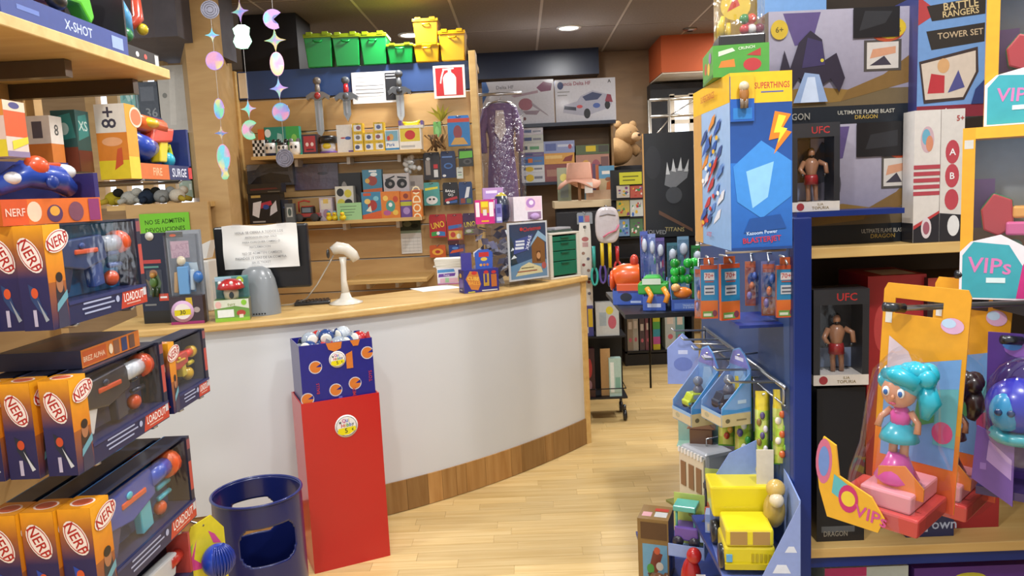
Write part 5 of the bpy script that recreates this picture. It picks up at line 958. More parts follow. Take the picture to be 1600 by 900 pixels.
# white and red educational boxes
X, z, w, h = span(1424, 1502, 172, 0, 2.05, Z_1)
carton('red_white_box', 'tall white box with red stripes and lower black badge panel', 'toy box', 1426, 1466, 172, 0, 2.05, .06, 'd8d2cc', [('e', .5, .78, .26, .1, 'c8a8b0'), ('e', .45, .8, .16, .06, '6aa8c0'), ('e', .58, .75, .14, .06, 'd08a6a')]+[('r', -.02, .36+i*.05, 1, .39+i*.05, 'b04450') for i in range(5)]+[('p', [(0, 0), (1, 0), (1, .22), (0, .1)], '22222a'), ('p', [(0, .1), (1, .22), (1, .24), (0, .13)], 'b83a3c'), ('e', .5, .11, .2, .08, 'd8ccd0'), ('e', .5, .11, .13, .05, 'a05a6a')], [('r', 0, 0, 1, .15, '22222a')], z=Z_1+.0005, group=GR)
carton('red_dot_box', 'narrow white box with red discs beside the striped white box', 'toy box', 1467, 1503, 170, 0, 2.05, .06, 'd4cec8', [('e', .5, .68, .3, .09, 'b84450'), ('e', .5, .5, .3, .09, 'b84450'), ('e', .5, .32, .3, .08, 'b84450'), ('p', [(0, 0), (1, 0), (1, .2), (0, .22)], '25252b'), ('e', .6, .12, .26, .08, 'ddd'), ('t', 'A', .5, .68, .05, 'eee'), ('t', 'B', .5, .5, .05, 'eee'), ('t', '5+', .8, .93, .04, 'a33')], z=Z_1+.0005, group=GR)
zz = fz(183, 1.15, 2.08)
carton('hero_playset_box', 'blue and red action playset box with black plaques', 'toy box', 1432, 1537, -12, 0, 2.08, .2, '6a8fc0', [('r', 0, 0, 1, .1, '7a2030'), ('p', [(0, .75), (.3, .85), (0, .98)], 'a83a3c'), ('p', [(.12, .7), (.2, .55), (.98, .6), (.98, .75)], '2a2420'), ('p', [(.12, .9), (.2, .78), (.98, .82), (.98, .96)], '2a2420'), ('t', 'BATTLE', .62, .9, .06, 'c8b080', 5), ('t', 'RANGERS', .62, .84, .05, 'c8b080', 5), ('t', 'TOWER SET', .62, .67, .05, 'b8a080', 4), ('p', [(.02, .46), (.88, .56), (.9, .36), (.7, .14), (.1, .12)], '3a2c2a'), ('p', [(.05, .44), (.85, .53), (.86, .36), (.68, .16), (.12, .15)], 'c8b8a8'), ('p', [(.15, .2), (.4, .2), (.4, .34), (.2, .36)], 'b03038'), ('e', .38, .42, .09, .06, 'c89a6a'), ('p', [(.45, .2), (.7, .24), (.6, .38)], '4a4a80'), ('p', [(.8, .1), (1, .1), (1, .3), (.86, .22)], '243468'), ('t', '4+', .45, .05, .05, 'ddd')], z=zz, group=GR, scol='3a3a70')
carton('pale_blue_display', 'tall pale blue carton with white lettering behind the dragon box', 'toy box', 1168, 1290, -20, 0, 2.4, .08, '7aa6dc', [('t', 'TREINS', .42, .62, .1, 'd8e2f0', -4), ('t', '360', .45, .78, .09, 'c85a8a', -4)], z=1.5125, group=GR)
# --- tower display carton with yellow header
X, z, w, h = span(1143, 1238, 112, 390, 1.7)
Zt = z; d = .35
r = root('figure_tower_display', 'tall blue and yellow cardboard display tower with orange lightning flash', 'display box', (X, 1.7, z), math.radians(0))
m = MB().box(-w/2, 0, 0, w/2, d, h, '1d5fb4')
m.art((-w/2, 0, 0), (w, 0, 0), (0, 0, h), [('r', 0, 0, 1, .5, '1a58a8', '2a72c8'), ('r', 0, .5, 1, .83, '1c4f9c', '1a4488'), ('r', 0, .83, 1, 1, 'e6b81e'), ('t', 'SUPERTHINGS', .68, .925, .035, 'b02c30', 0, .56), ('r', .5, .885, .86, .892, '4a5a9a'), ('p', [(.04, .48), (.5, .62), (.98, .5), (.98, .3), (.5, .18), (.1, .28)], '3d8ad8'), ('p', [(.25, .45), (.7, .5), (.6, .3), (.35, .24)], '8cc4e8'), ('p', [(.72, .78), (.98, .76), (.84, .68), (.99, .66), (.7, .54), (.78, .63), (.62, .62)], 'e8801e'), ('p', [(.78, .76), (.9, .75), (.82, .69), (.92, .68), (.76, .6), (.8, .66), (.7, .66)], 'f4d83a'), ('p', [(.2, .1), (.9, .12), (.8, .2), (.3, .18)], '164a92'), ('t', 'Kazoom Power', .5, .1, .02, 'c8d8f0', 3), ('t', 'BLASTERJET', .5, .055, .04, 'c8242c', 3, .82), ('r', 0, 0, 1, .015, '143c7c')])
m.art((-w/2, d, 0), (0, -d, 0), (0, 0, h), [('r', 0, 0, 1, .84, '7fa8d8', '9ab8e0'), ('r', 0, .84, 1, 1, 'e2b422'), ('r', .0, 0, .25, .84, 'c89a58')]+[('p', [(a, b), (a+.16, b+.045), (a+.2, b+.1), (a+.12, b+.085), (a+.02, b+.03)], ['b83a3c', '2a58a8', 'd8dce8', 'd88a3a', '5a86c8', '34508c'][i % 6]) for i, (a, b) in enumerate([(.2+.5*((i*37) % 100)/100, .1+.64*((i*53) % 100)/100) for i in range(20)])]+[('e', .3+.5*((i*61) % 100)/100, .14+.6*((i*29) % 100)/100, .035, .014, ['e0b02a', 'c83a34', 'eee'][i % 3]) for i in range(10)]+[('p', [(.4, .35), (.7, .5), (.75, .56), (.5, .42)], 'c03a34'), ('p', [(.3, .55), (.5, .7), (.55, .62)], '3a62b0'), ('t', 'LASTJET', .5, .07, .035, 'b83440', 0, .7), ('t', 'SUPERTHINGS', .5, .92, .04, 'b04a2a', 0, .8)])
m.obj('carton', 'card', r)
MB().xprism([(-w*.5, h*.73), (-w*.12, h*.73), (-w*.12, h*.98), (-w*.5, h*.98)], -.006, -.001, '1f58ac').art((-w*.5, -.006, h*.73), (w*.38, 0, 0), (0, 0, h*.25), [('r', 0, .5, 1, 1, 'dcae22'), ('r', .1, .05, .9, .3, '2a78c0')]).obj('figure_card', 'card', r)
MB().ell((-w*.3, -.014, h*.92), .011, 'c8b89a').ell((-w*.3, -.014, h*.88), (.011, .008, .018), 'a06a34').tube([(-w*.33, -.014, h*.86), (-w*.33, -.014, h*.8)], .005, '7a6a5a', 6).tube([(-w*.27, -.014, h*.86), (-w*.27, -.014, h*.8)], .005, '7a6a5a', 6).obj('sample_figure', 'plastic', r)
for yy in (.05, .3):
    MB().tube([(-w/2, yy, -.006), (w/2, yy, -.006), (RX-X+.01, .36, -.006)], .005, 'aab', 6).obj('support_arm', 'metal', r)
# green vegetable box and yellow pack on top of the tower
zt = Zt+h+.001
r = root('green_top_box', 'green toy box printed with red and orange vehicles on the tower', 'toy box', (X-.025, 1.76, zt), math.radians(-6), GR); w3, h3 = .122, .069
carton_mb(w3, .17, h3, '4e9434', [('p', [(.1, .3), (.4, .3), (.38, .55), (.15, .5)], 'd07a2a'), ('e', .7, .35, .16, .2, 'b83430'), ('p', [(.6, .65), (.85, .85), (.85, .6)], 'a8362c'), ('p', [(.1, .65), (.4, .8), (.35, .9), (.1, .8)], 'c8d8b8'), ('t', 'CRUNCH', .6, .88, .09, 'd8e0c0', 4, .5)], [('e', .3, .5, .12, .2, 'b8482a'), ('e', .6, .4, .12, .2, 'd8b03a'), ('e', .75, .7, .12, .18, '8a5a9a'), ('r', 0, 0, 1, .1, '3a7028')]).obj('carton', 'card', r)
q = root('yellow_creature_pack', 'clear topped pack with yellow and red toys on the green box', 'toy pack', (X-.016, 1.78, zt+h3+.001), math.radians(-6), GR); q.scale = (.82, .82, .82)
MB().box(-.062, 0, 0, .062, .12, .03, '2a2626').obj('base', 'plastic', q, bevel=.004)
MB().box(-.06, .1, .03, .06, .104, .19, 'b8902a').art((-.06, .1, .03), (.12, 0, 0), (0, 0, .16), [('e', .5, .6, .35, .25, 'd8b42a'), ('p', [(.3, .5), (.6, .6), (.5, .8)], 'c04028'), ('e', .8, .3, .12, .1, 'b03040')]).obj('back_card', 'card', q)
MB().tube([(-.05, .04, .03), (-.052, .03, .06), (-.045, .03, .085)], [.012, .01, .006], 'd8b42a', 8).tube([(-.03, .05, .03), (-.028, .05, .07)], [.01, .006], 'd8b42a', 8).obj('yellow_toy', 'plastic', q)
for i in range(5): MB().ell((.015+.02*(i % 3), .05, .05+.028*(i//3)), .014, ['b83030', 'd8d0c8', '7a2a3a', '3a7a3a', 'c8482a'][i], 8, 6).obj('toy', 'plastic', q)
MB().box(-.061, .004, .03, .061, .1, .19).obj('cover', 'film', q)
# --- hanging orange and blue cards under the tower
def strip_card(u0, u1, vt, vb, Y, deg, lab):
    X, z, w, h = span(u0, u1, vt, vb, Y); r = root('blister_strip', lab, 'toy pack', (X, Y, z), math.radians(deg), 'orange and blue toy strips under the tower')
    carton_mb(w, .012, h, '2c86b8', [('r', 0, 0, 1, .4, 'd05a24', 'dc7a34'), ('p', [(0, .4), (.3, .46), (.5, .4), (.75, .47), (1, .4), (1, .34), (0, .34)], '2c86b8'), ('r', .1, .03, .75, .14, '6a9a4a'), ('r', .15, .05, .6, .1, 'd8e0c8'), ('e', .8, .1, .14, .06, '7a3a4a'), ('r', 0, .92, 1, 1, 'b84c24'), ('r', .2, .72, .8, .86, 'd8d0d0'), ('t', '70+', .5, .8, .09, 'b83438', 0, .5), ('r', .25, .68, .75, .7, 'b85a4a'), ('r', .2, .45, .8, .62, 'c8ccd4'), ('r', .26, .48, .74, .51, '555a6a'), ('r', .26, .55, .74, .58, '555a6a')], scol='c05a2a').obj('card', 'card', r)
    MB().tube([(0, -.01, h+.004), (0, .02, h+.02), (.0, .06, h+.02)], .003, 'c8ccd0', 6).obj('hook', 'metal', r)
    MB().box(-w*.3, .004, h, w*.3, .006, h+.02, 'c05a2a').obj('hang_tab', 'card', r)
    return r
strip_card(1096, 1122, 414, 498, 2.16, -6, 'orange and blue toy strip hanging straight beside a clear blister')
strip_card(1126, 1158, 412, 500, 2.13, 14, 'orange and blue toy strip hanging tilted')
strip_card(1214, 1243, 414, 496, 2.02, -3, 'orange and blue toy strip hanging at the blue post')
for (u0, u1, vt, vb, Y, lab, c) in [(1086, 1100, 418, 500, 2.3, 'clear blister with pale blue toys behind the straight strip', '7a9ac0'), (1166, 1186, 410, 480, 2.3, 'clear blister of orange toys in the shade of the tower', 'b86a4a'), (1192, 1214, 410, 496, 2.12, 'clear blister with violet and orange toys beside the post strip', '6a6a9a')]:
    X, z, w, h = span(u0, u1, vt, vb, Y); r = root('clear_blister', lab, 'toy pack', (X, Y, z), math.radians(-12), 'orange and blue toy strips under the tower')
    MB().box(-w/2, .03, 0, w/2, .034, h, c).art((-w/2, .03, 0), (w, 0, 0), (0, 0, h), [('r', 0, 0, 1, .35, 'c4602c'), ('e', .5, .6, .3, .15, '3a5aa0'), ('r', .1, .8, .9, .95, 'b85a3a')]).obj('card', 'card', r)
    for i in range(3): MB().ell((w*.2*(i-1), .012, h*(.25+.22*i)), (w*.2, .012, h*.09), ['8a7ab0', 'd0703a', '4a6ab8'][i], 10, 7).obj('toy', 'plastic', r)
    MB().box(-w*.46, 0, h*.06, w*.46, .029, h*.88).obj('blister', 'film', r)
    MB().tube([(0, .02, h), (0, .06, h+.02), (.06, .06, h+.02)], .003, 'c8ccd0', 6).obj('hook', 'metal', r)
# wire tray they hang over, and dark blue strip at the panel
MB().box(-.12, .08, fz(500, .6, 2.1)-.02, 0, .3, fz(500, .6, 2.1)-.012).obj('arm_shelf', 'blue_panel', g)
# --- blue tray packs with toy cars
def car(parent, x, y, z, L, c, c2, win='8fa8b8'):
    b = MB().xprism([(x-L*.5, z+.16*L), (x+L*.5, z+.16*L), (x+L*.52, z+.36*L), (x+L*.2, z+.4*L), (x+L*.12, z+.62*L), (x-L*.3, z+.62*L), (x-L*.44, z+.38*L), (x-L*.52, z+.34*L)], y, y+L*.5, c).obj('car_body', 'plastic', parent, bevel=L*.03)
    MB().box(x-L*.28, y-.001, z+.42*L, x+L*.1, y+L*.501, z+.57*L, win).obj('car_window', 'plastic', b)
    for sx in (-.32, .32):
        for yy in (y, y+L*.5): MB().lathe([(.15*L, -.05*L), (.16*L, 0), (.15*L, .05*L)], '22242a', (x+sx*L, yy, z+.16*L), 14, 'y').obj('wheel', 'plastic', b)
    MB().box(x-L*.5, y-.002, z+.24*L, x+L*.5, y+.001, z+.3*L, c2).obj('side_stripe', 'plastic', b)
    return b
def tray_pack(lab, uc, vt, vb, Y, deg, cc, c2, w=.115, d=.1):
    X, z, _, h = span(uc-20, uc+20, vt, vb, Y); r = root('car_tray_pack', lab, 'toy pack', (X, Y, z), math.radians(deg), 'blue tray packs with toy cars')
    MB().xprism([(-w/2, 0), (w/2, 0), (w/2, h*.74), (w*.25, h*.92), (0, h), (-w*.3, h*.95), (-w/2, h*.74)], d-.004, d, '5f8fd0', '6a9ad4').art((-w/2, d-.004, 0), (w, 0, 0), (0, 0, h), [('p', [(.1, .3), (.9, .3), (.85, .6), (.6, .72), (.3, .7)], '8fb8e0'), ('p', [(.02, .74), (.98, .74), (.75, .9), (.5, .98), (.22, .93)], '7478c4'), ('r', .3, .82, .7, .87, 'd0d4f0')]).obj('back_card', 'card', r)
    for s in (-1, 1):
        x = s*w/2; m = MB().yprism([(0, 0), (d-.004, 0), (d-.004, h*.7), (0, h*.26)], x-.0015, x+.0015, '7fa6dc')
        if s > 0: m.art((x+.0015, 0, 0), (0, d-.004, 0), (0, 0, h), [('r', 0, 0, 1, .17, 'cdb98c'), ('p', [(0, .17), (1, .19), (1, .24), (.5, .22), (0, .25)], '4a90d0'), ('p', [(0, .26), (0, .22), (1, .65), (1, .7)], '5aa6e4'), ('r', .55, .3, .85, .35, 'b8d0ec'), ('e', .2, .08, .08, .03, '6a6048'), ('r', .5, .07, .85, .09, '8a7a5a')])
        m.obj('side_card', 'card', r)
    MB().box(-w/2, 0, 0, w/2, d-.004, .004, '8fb0d8').box(-w/2, -.003, .004, w/2, .0, h*.17, 'cdbd98').art((-w/2, -.003, .004), (w, 0, 0), (0, 0, h*.166), [('r', 0, .7, 1, 1, '8fb4dc'), ('e', .3, .4, .12, .2, 'b0a888')]).obj('front_lip', 'card', r)
    c = car(r, 0, -.02, 0, .085, cc, c2); c.location = (0, .055, h*.17); c.rotation_euler = (0, 0, Q90)
    MB().lathe([(.014, 0), (.018, .014), (.01, .03)], '5a6478', (0, .06, h*.17+.045), 12).ell((0, .06, h*.17+.088), (.016, .016, .016), '6a7488').obj('driver', 'plastic', r)
    MB().quad((-w/2, .002, h*.2), (w/2, .002, h*.2), (w/2, d-.01, h*.8), (-w/2, d-.01, h*.8), 'fff').obj('cover', 'clear', r)
    dx = math.cos(math.radians(-deg)); MB().tube([(0, d-.01, h*.9), (0, d+(RX-X-d*.97), h*.9)], .003, 'bbb', 6).obj('hook', 'metal', r)
    return r
tray_pack('sky blue tray pack with yellow green toy car', 1066, 545, 660, 2.4, -72, 'b8c83a', '3ab0b8')
tray_pack('sky blue tray pack with dark toy car', 1112, 548, 660, 2.26, -74, '2c3446', '4a5a78')
X, z, w, h = span(1044, 1092, 522, 600, 2.75); r = root('arched_back_card', 'pale violet arched card pack behind the yellow green car pack', 'toy pack', (X, 2.75, z), -.2)
MB().xprism([(-w/2, 0), (w/2, 0), (w/2, h*.7), (0, h), (-w/2, h*.7)], 0, .02, '8a9cd8').art((-w/2, 0, 0), (w, 0, 0), (0, 0, h), [('r', .35, .6, .65, .68, 'c8d0f0'), ('e', .5, .4, .3, .14, '6a7cc0')]).obj('card', 'card', r); MB().tube([(0, .01, h*.8), (.1, .0, h*.8), (.2, -.02, h*.8)], .003, 'bbb', 6).obj('hook', 'metal', r)
# --- surprise bags: leaning yellow green packs on the wire hooks
for i, (u0, u1, vt, vb, Y, lb) in enumerate([(1121, 1150, 592, 705, 2.32, 'yellow green surprise bag with red toy print, first on the wire rail'), (1147, 1178, 594, 728, 2.24, 'yellow green surprise bag with white green print beside the first'), (1179, 1204, 618, 738, 2.14, 'yellow green surprise bag with violet print'), (1207, 1238, 616, 736, 2.06, 'yellow green surprise bag nearest the blue post, with orange green print')]):
    X, z, w, h = span(u0, u1, vt, vb, Y); r = root('surprise_bag', lb, 'toy pack', (X, Y, z), math.radians(-18), 'surprise bags on the wire rail')
    MB().box(-w/2, .05, 0, w/2, .054, h*.3, '5aa838').xprism([(-w/2, 0), (w*.75, 0), (w*.5, h*.35), (-w/2, h*.2)], .056, .06, '62ac3a').obj('stand_card', 'card', r)
    m = MB(); n = 8; vs = []; fs = []
    for k in range(n+1):
        t = k/n; bul = .022*math.sin(math.pi*min(1, t*1.15)) if t < .87 else .001; ww = w*.46*(1 if t < .85 else .95)
        zz = h*.05+h*.95*t; yo = .03+.02*t
        vs += [(-ww, yo, zz), (-ww*.5, yo-bul, zz), (ww*.5, yo-bul, zz), (ww, yo, zz), (0, yo+bul*.5+.001, zz)]
    for k in range(n):
        for a in range(5): b = (a+1) % 5; fs.append((k*5+a, k*5+b, k*5+5+b, k*5+5+a))
    cl = []
    for k in range(n):
        for a in range(5): cl.append(C('d8c22a') if k >= n-2 else C(['a8c848', 'c8d070', 'b8c850', '98b838'][(k+a) % 4]))
    m.add(vs, fs, cl, True)
    cs = [['b8402a', 'd8a83a', 'e8e0d0'], ['e8ece8', '3a9a4a', '6a5a9a'], ['5a4a7a', 'd8d0d8', '8a6a3a'], ['c8602a', '7ab03a', 'e8e0d0']][i]
    m.obj('bag', 'crinkle', r)
    for k in range(7): MB().ell((w*.22*math.sin(k*2.1), .012+.012*(k/7), h*(.2+.085*k)), (w*.16, .006, h*.05), cs[k % 3], 8, 6).obj('printed_toy', 'crinkle', r)
    MB().tube([(0, .045, h*.96), (.03, .07, h*.97), (.1, .1, h*.97)], .003, 'c8ccd0', 6).obj('hook', 'metal', r)
# --- lower toys: house, buggy, truck trays
def shelfblock(u0, u1, v, Y, d, lab):
    X, z, w, h = span(u0, u1, v, v+4, Y)
    return z+h
ZL = fz(900, .55, 1.95)                # lower wire shelf under the big tray
MB().box(-.2, -.08, ZL-.02, 0, .36, ZL-.006).obj('arm_shelf', 'blue_panel', g)
ZM = fz(905, .45, 2.55); MB().box(-.3, .28, ZM-.02, 0, .95, ZM-.006).obj('arm_shelf', 'blue_panel', g)
X, z, w, h = span(1132, 1248, 772, 0, 1.92, ZL-.0)
r = root('truck_tray', 'large pale blue tray pack holding a yellow toy dump truck', 'toy pack', (X, 1.92, ZL-.005), math.radians(-6)); d = .26
MB().yprism([(0, 0), (d, 0), (d, h*1.1), (d*.7, h*1.05), (0, h*.95)], w/2-.002, w/2+.002, '8fa6e0').obj('side_card', 'card', r)
MB().xprism([(-w/2, 0), (w/2, 0), (w/2, h*1.0), (w*.28, h*1.3), (-w*.2, h*1.1), (-w*.5, h*.7)], d-.004, d, '7f98d8').art((-w/2, d-.004, 0), (w, 0, 0), (0, 0, h), [('p', [(0, .2), (.9, .3), (.9, .9), (.4, .8)], '9fb4e4'), ('e', .8, .9, .12, .1, 'd8c860')]).obj('back_card', 'card', r)
MB().xprism([(-w*.04, 0), (w*.5, 0), (w*.5, h*.92)], -.003, 0, '8ea2dc').art((-w/2, -.003, 0), (w, 0, 0), (0, 0, h), [('p', [(.8, .36), (.96, .36), (.92, .43), (.85, .43)], 'dde4f4'), ('p', [(.64, .12), (.88, .12), (.82, .22), (.7, .22)], 'dde4f4')]).obj('front_card', 'card', r)
MB().box(-w/2, 0, 0, w/2, d-.004, .004, '6a7cc0').obj('floor_card', 'card', r)
t = MB().box(-w*.46, .03, .03, w*.22, .16, .085, 'd8c620').box(-w*.44, .028, .085, w*.2, .15, .135, 'e2d024').obj('truck_cab', 'plastic', r, bevel=.008)
for s in (-.27, .03): MB().box(w*s-.022, .0265, .092, w*s+.022, .03, .128, 'a8844a').obj('cab_window', 'plastic', t)
MB().box(-w*.46, .022, .024, w*.22, .03, .04, 'c8b41c').obj('bumper', 'plastic', t)
for i in range(6): MB().box(-w*.1+i*.011, .0262, .044, -w*.1+.006+i*.011, .03, .066, 'b09c18').obj('grille_bar', 'plastic', t)
MB().box(-w*.44, .026, .044, -w*.36, .03, .064, '5aa0d0').obj('headlight', 'plastic', t)
MB().xprism([(-w*.52, .11), (w*.26, .11), (w*.3, .2), (-w*.56, .2)], .16, .27, 'e0ce22').obj('tipper', 'plastic', t, bevel=.006)
for sx in (-w*.44, w*.2):
    for yy in (.07, .22): MB().lathe([(.032, -.014), (.036, 0), (.032, .014)], '24262a', (sx, yy, .04), 16, 'x').obj('wheel', 'plastic', t)
q = MB().ell((w*.3, .12, .15), (.03, .03, .05), 'b89a4a').ell((w*.31, .11, .215), (.026, .026, .026), 'c8a85a').ell((w*.3, .09, .19), (.02, .02, .02), 'd8c8a8').obj('dog_figure', 'plastic', r)
MB().box(w*.12, .18, .16, w*.36, .184, .3, 'd8d0c0').obj('photo_card', 'card', r)
# boxed brown plush above the tray
X, z, w, h = span(1165, 1200, 735, 800, 2.35); r = root('brown_ball_toy', 'two brown glossy ball heads packed behind the truck', 'toy', (X, 2.36, z), 0)
MB().ell((-.01, 0, h*.75), (.034, .034, .034), '6a4a2a').obj('head', 'plastic', r); MB().ell((.0, .0, h*.25), (.04, .038, .04), '5c4226').obj('body', 'plastic', r); MB().box(-.06, .035, -.1, .06, .04, h, '7a8cc8').obj('back_card', 'card', r)
# grey toy house
Yh = 2.55; X, z, w, h = span(1044, 1122, 700, 790, Yh)
r = root('toy_house', 'grey roofed toy house with cream walls in a clear pack', 'toy house', (X, Yh, z), math.radians(-66))
w = .15; MB().box(-w/2, 0, 0, w/2, .12, h*.98, 'aeb0b6').obj('body', 'plastic', r, bevel=.014)
MB().box(-w*.46, -.006, h*.06, w*.46, .002, h*.9, 'd8cdb4').obj('wall', 'plastic', r, bevel=.002)
for i in range(8): MB().box(-w*.46+i*w*.12, -.01, h*.86, -w*.46+i*w*.12+.009, -.004, h*.95, 'e6e4e0').obj('eave_tooth', 'plastic', r)
for a in (-.28, .02, .3): MB().box(w*a-.014, -.009, h*.3, w*a+.014, -.005, h*.72, '8a6a4c').obj('window', 'plastic', r)
MB().box(-w*.6, -.05, -.008, w*.6, .12, 0, '77783c').obj('base', 'plastic', r)
MB().tube([(0, .06, h*.96), (0, .06, h*1.1), (0, RX-X+.03, h*1.1)], .003, 'bbb', 6).obj('hook', 'metal', r)
X, z, w, h = span(1068, 1118, 660, 698, 2.6); r = root('small_wood_toy', 'small brown toy hut in a pale green pack above the grey roofed house', 'toy', (X, 2.6, z), -.3)
MB().box(-w*.7, .06, 0, w*.6, .064, h, '8fb0a4').box(-w*.7, 0, -.004, w*.6, .064, 0, '9ac0ae').obj('card', 'card', r); MB().box(-w*.3, .0, 0, w*.4, .05, h*.7, '6a4630').xprism([(-w*.4, h*.7), (w*.5, h*.7), (w*.3, h*.95), (-w*.2, h*.95)], 0, .052, '8a6048').obj('hut', 'plastic', r, bevel=.003); MB().tube([(0, .062, h*.9), (RX-X, .1, h*.9)], .003, 'bbb', 6).obj('hook', 'metal', r)
# buggy packs
for (u0, u1, vt, vb, Y, lb, c1, c2) in [(1044, 1100, 785, 872, 2.4, 'green and violet card pack with teal roofed toy kart', '5ab0a4', '6a4aa0'), (1094, 1130, 745, 850, 2.28, 'pale blue card pack with dark toy engine on red base', '3a3a42', 'a84a30')]:
    X, z, w, h = span(u0, u1, vt, vb, Y); r = root('kart_pack', lb, 'toy pack', (X, Y, z), math.radians(-24), 'kart packs on the wire arms')
    MB().yprism([(0, 0), (.1, 0), (.1, h), (0, h*.3)], w/2-.001, w/2+.001, '7f98d8').box(-w/2, .096, 0, w/2, .1, h*.95, 'b8c86a').box(-w/2, 0, 0, w/2, .1, .004, '7f98d8').box(-w/2, 0, .004, w/2, .003, h*.22, '8fa6dc').obj('card', 'card', r)
    b = MB().box(-w*.36, .02, h*.25, w*.3, .08, h*.5, c2).obj('kart_body', 'plastic', r, bevel=.006)
    MB().box(-w*.38, .015, h*.78, w*.26, .085, h*.88, c1).obj('kart_roof', 'plastic', b, bevel=.004)
    for a in (-.3, .2): MB().tube([(w*a, .03, h*.45), (w*a, .03, h*.8)], .004, c1, 6).obj('roof_post', 'plastic', b)
    for a in (-.25, .2): MB().lathe([(.018, -.006), (.018, .006)], '33303a', (w*a, .02, h*.24), 12, 'y').obj('wheel', 'plastic', b)
    MB().tube([(0, .098, h*.9), (RX-X, .16, h*.9)], .003, 'bbb', 6).obj('hook', 'metal', r)
# brown wooden game box and tool toy at the aisle
X, z, w, h = span(998, 1046, 812, 0, 2.55, ZM-.0055)
r = root('wooden_game_box', 'brown toy box with bird print and red and white lettering on top', 'toy box', (X, 2.55, ZM-.005), math.radians(-20), GR)
carton_mb(w, .12, h, '8a6a3a', [('r', .15, .06, .95, .6, '6aa0c0'), ('p', [(.3, .1), (.6, .1), (.8, .45), (.5, .5)], '7a3a2c'), ('e', .4, .2, .12, .08, '4a9a4a'), ('e', .7, .25, .12, .07, 'd8d0c0'), ('e', .62, .5, .1, .06, 'c85a3a'), ('r', .1, .68, .95, .95, '5a3c22')], [('p', [(.2, .1), (.6, .1), (.6, .6), (.3, .6)], '2a1c14'), ('e', .7, .5, .14, .1, 'b03a2c')], [('r', .1, .2, .4, .5, 'd8a0a8'), ('r', .5, .2, .9, .55, 'c8c8c8'), ('r', .45, .6, .9, .8, 'b83a2c')]).obj('carton', 'card', r)
X, z, w, h = span(1064, 1108, 848, 0, 2.33, ZM-.0055)
r = root('red_rider_toy', 'red and white toy rider with round red head', 'toy', (X, 2.33, ZM-.005), -.2)
MB().ell((-.01, 0, h*.45), (.034, .03, h*.36), 'b01f20').obj('body', 'plastic', r); MB().ell((-.0, -.01, h*.84), (.024, .024, .026), 'b82422').obj('head', 'plastic', r)
MB().tube([(.02, -.02, h*.5), (.035, -.03, h*.2), (.03, -.03, 0)], [.014, .012, .012], 'd8d4d0', 8).obj('leg', 'plastic', r); MB().tube([(-.03, -.02, h*.5), (-.045, -.03, h*.2), (-.04, -.03, 0)], [.014, .012, .012], 'd8d4d0', 8).obj('leg', 'plastic', r); MB().box(.005, -.034, h*.3, .034, -.026, h*.62, 'e4e0dc').obj('bib', 'plastic', r)
X, z, w, h = span(1098, 1122, 810, 0, 2.2, ZL-.0055)
o = carton_mb(.06, .05, h, 'a8b8dc', [('r', .1, .1, .9, .5, 'd8d0b8'), ('e', .5, .3, .2, .1, 'b07a4a'), ('r', 0, .6, 1, 1, '7f9cd8')]).obj('blue_white_box', 'card', None, (X+.02, 2.22, ZL-.005), -.3, 0, 'narrow pale blue toy box between the red rider and the truck tray', 'toy box')
X, z, w, h = span(1022, 1042, 850, 0, 2.44, ZM-.0055)
r = root('horse_toy', 'small brown toy horse standing beside the wooden game box', 'toy', (X, 2.46, ZM-.005), -1.1)
MB().tube([(-.03, 0, .05), (.0, 0, .056), (.03, 0, .052)], [.016, .02, .017], '6a4428', 10).obj('body', 'plastic', r); MB().tube([(.028, 0, .056), (.042, 0, .085), (.06, 0, .082)], [.013, .011, .007], '5c3a22', 8).obj('head', 'plastic', r)
for a, b in ((-.028, .01), (-.028, -.01), (.026, .01), (.026, -.01)): MB().tube([(a, b, .046), (a+.004, b, .022), (a, b, 0)], [.008, .006, .006], '5c3a22', 6).obj('leg', 'plastic', r)
MB().tube([(-.03, 0, .06), (-.048, 0, .05), (-.05, 0, .02)], [.006, .008, .003], '2a1c14', 6).obj('tail', 'plastic', r)
# --- lower end shelf
Zb = Z_2+.0006
fighter(1272, 1356, 452, 602, 2.06, 'black fighter figure window box with red shorts figure above the lower shelf', '', z=None)
Xb = fx(1314, 2.06, 1.0)
carton('plain_black_box', 'plain black carton under the fighter figure box on the lower end shelf', 'toy box', 1276, 1350, 606, 0, 2.07, .12, '191a20', [('r', .1, .06, .8, .1, '55585c'), ('t', 'DRAGON', .4, .05, .035, '8a8478', 0, .5)], z=Zb, group=GR)
carton('red_bubble_box', 'red boxed toy with coloured bubbles behind the hanging doll card', 'toy box', 1352, 1440, 430, 0, 2.14, .2, 'a3242a', [('e', .25, .8, .14, .09, 'c84848'), ('e', .4, .62, .12, .08, '5a5ab0'), ('e', .3, .45, .13, .08, 'b8889a'), ('e', .6, .7, .15, .1, '7a1a20'), ('r', 0, 0, 1, .1, '2a1c1c'), ('e', .5, .25, .14, .1, 'b84a4a')], top=[('r', .3, .1, .9, .7, 'd8d0cc')], z=Zb, group=GR)
carton('red_caption_box', 'dark box with red band and red lettered panel on the lower end shelf', 'toy box', 1442, 1560, 432, 0, 2.12, .2, '2c1a1e', [('r', 0, 0, 1, .22, '9a2028'), ('t', 'DRAGONS', .4, .07, .05, 'c87a70', 0, .5), ('e', .5, .5, .3, .2, '5a2a30'), ('r', 0, .94, 1, 1, 'b04038')], z=Zb, group=GR)
carton('navy_caption_box', 'low navy box with white caption on the lower end shelf', 'toy box', 1416, 1490, 800, 0, 2.075, .04, '20264e', [('r', .2, .2, .45, .8, 'b8b8c8'), ('t', 'Town', .7, .5, .4, 'a8b0c8')], z=Zb, group=GR)
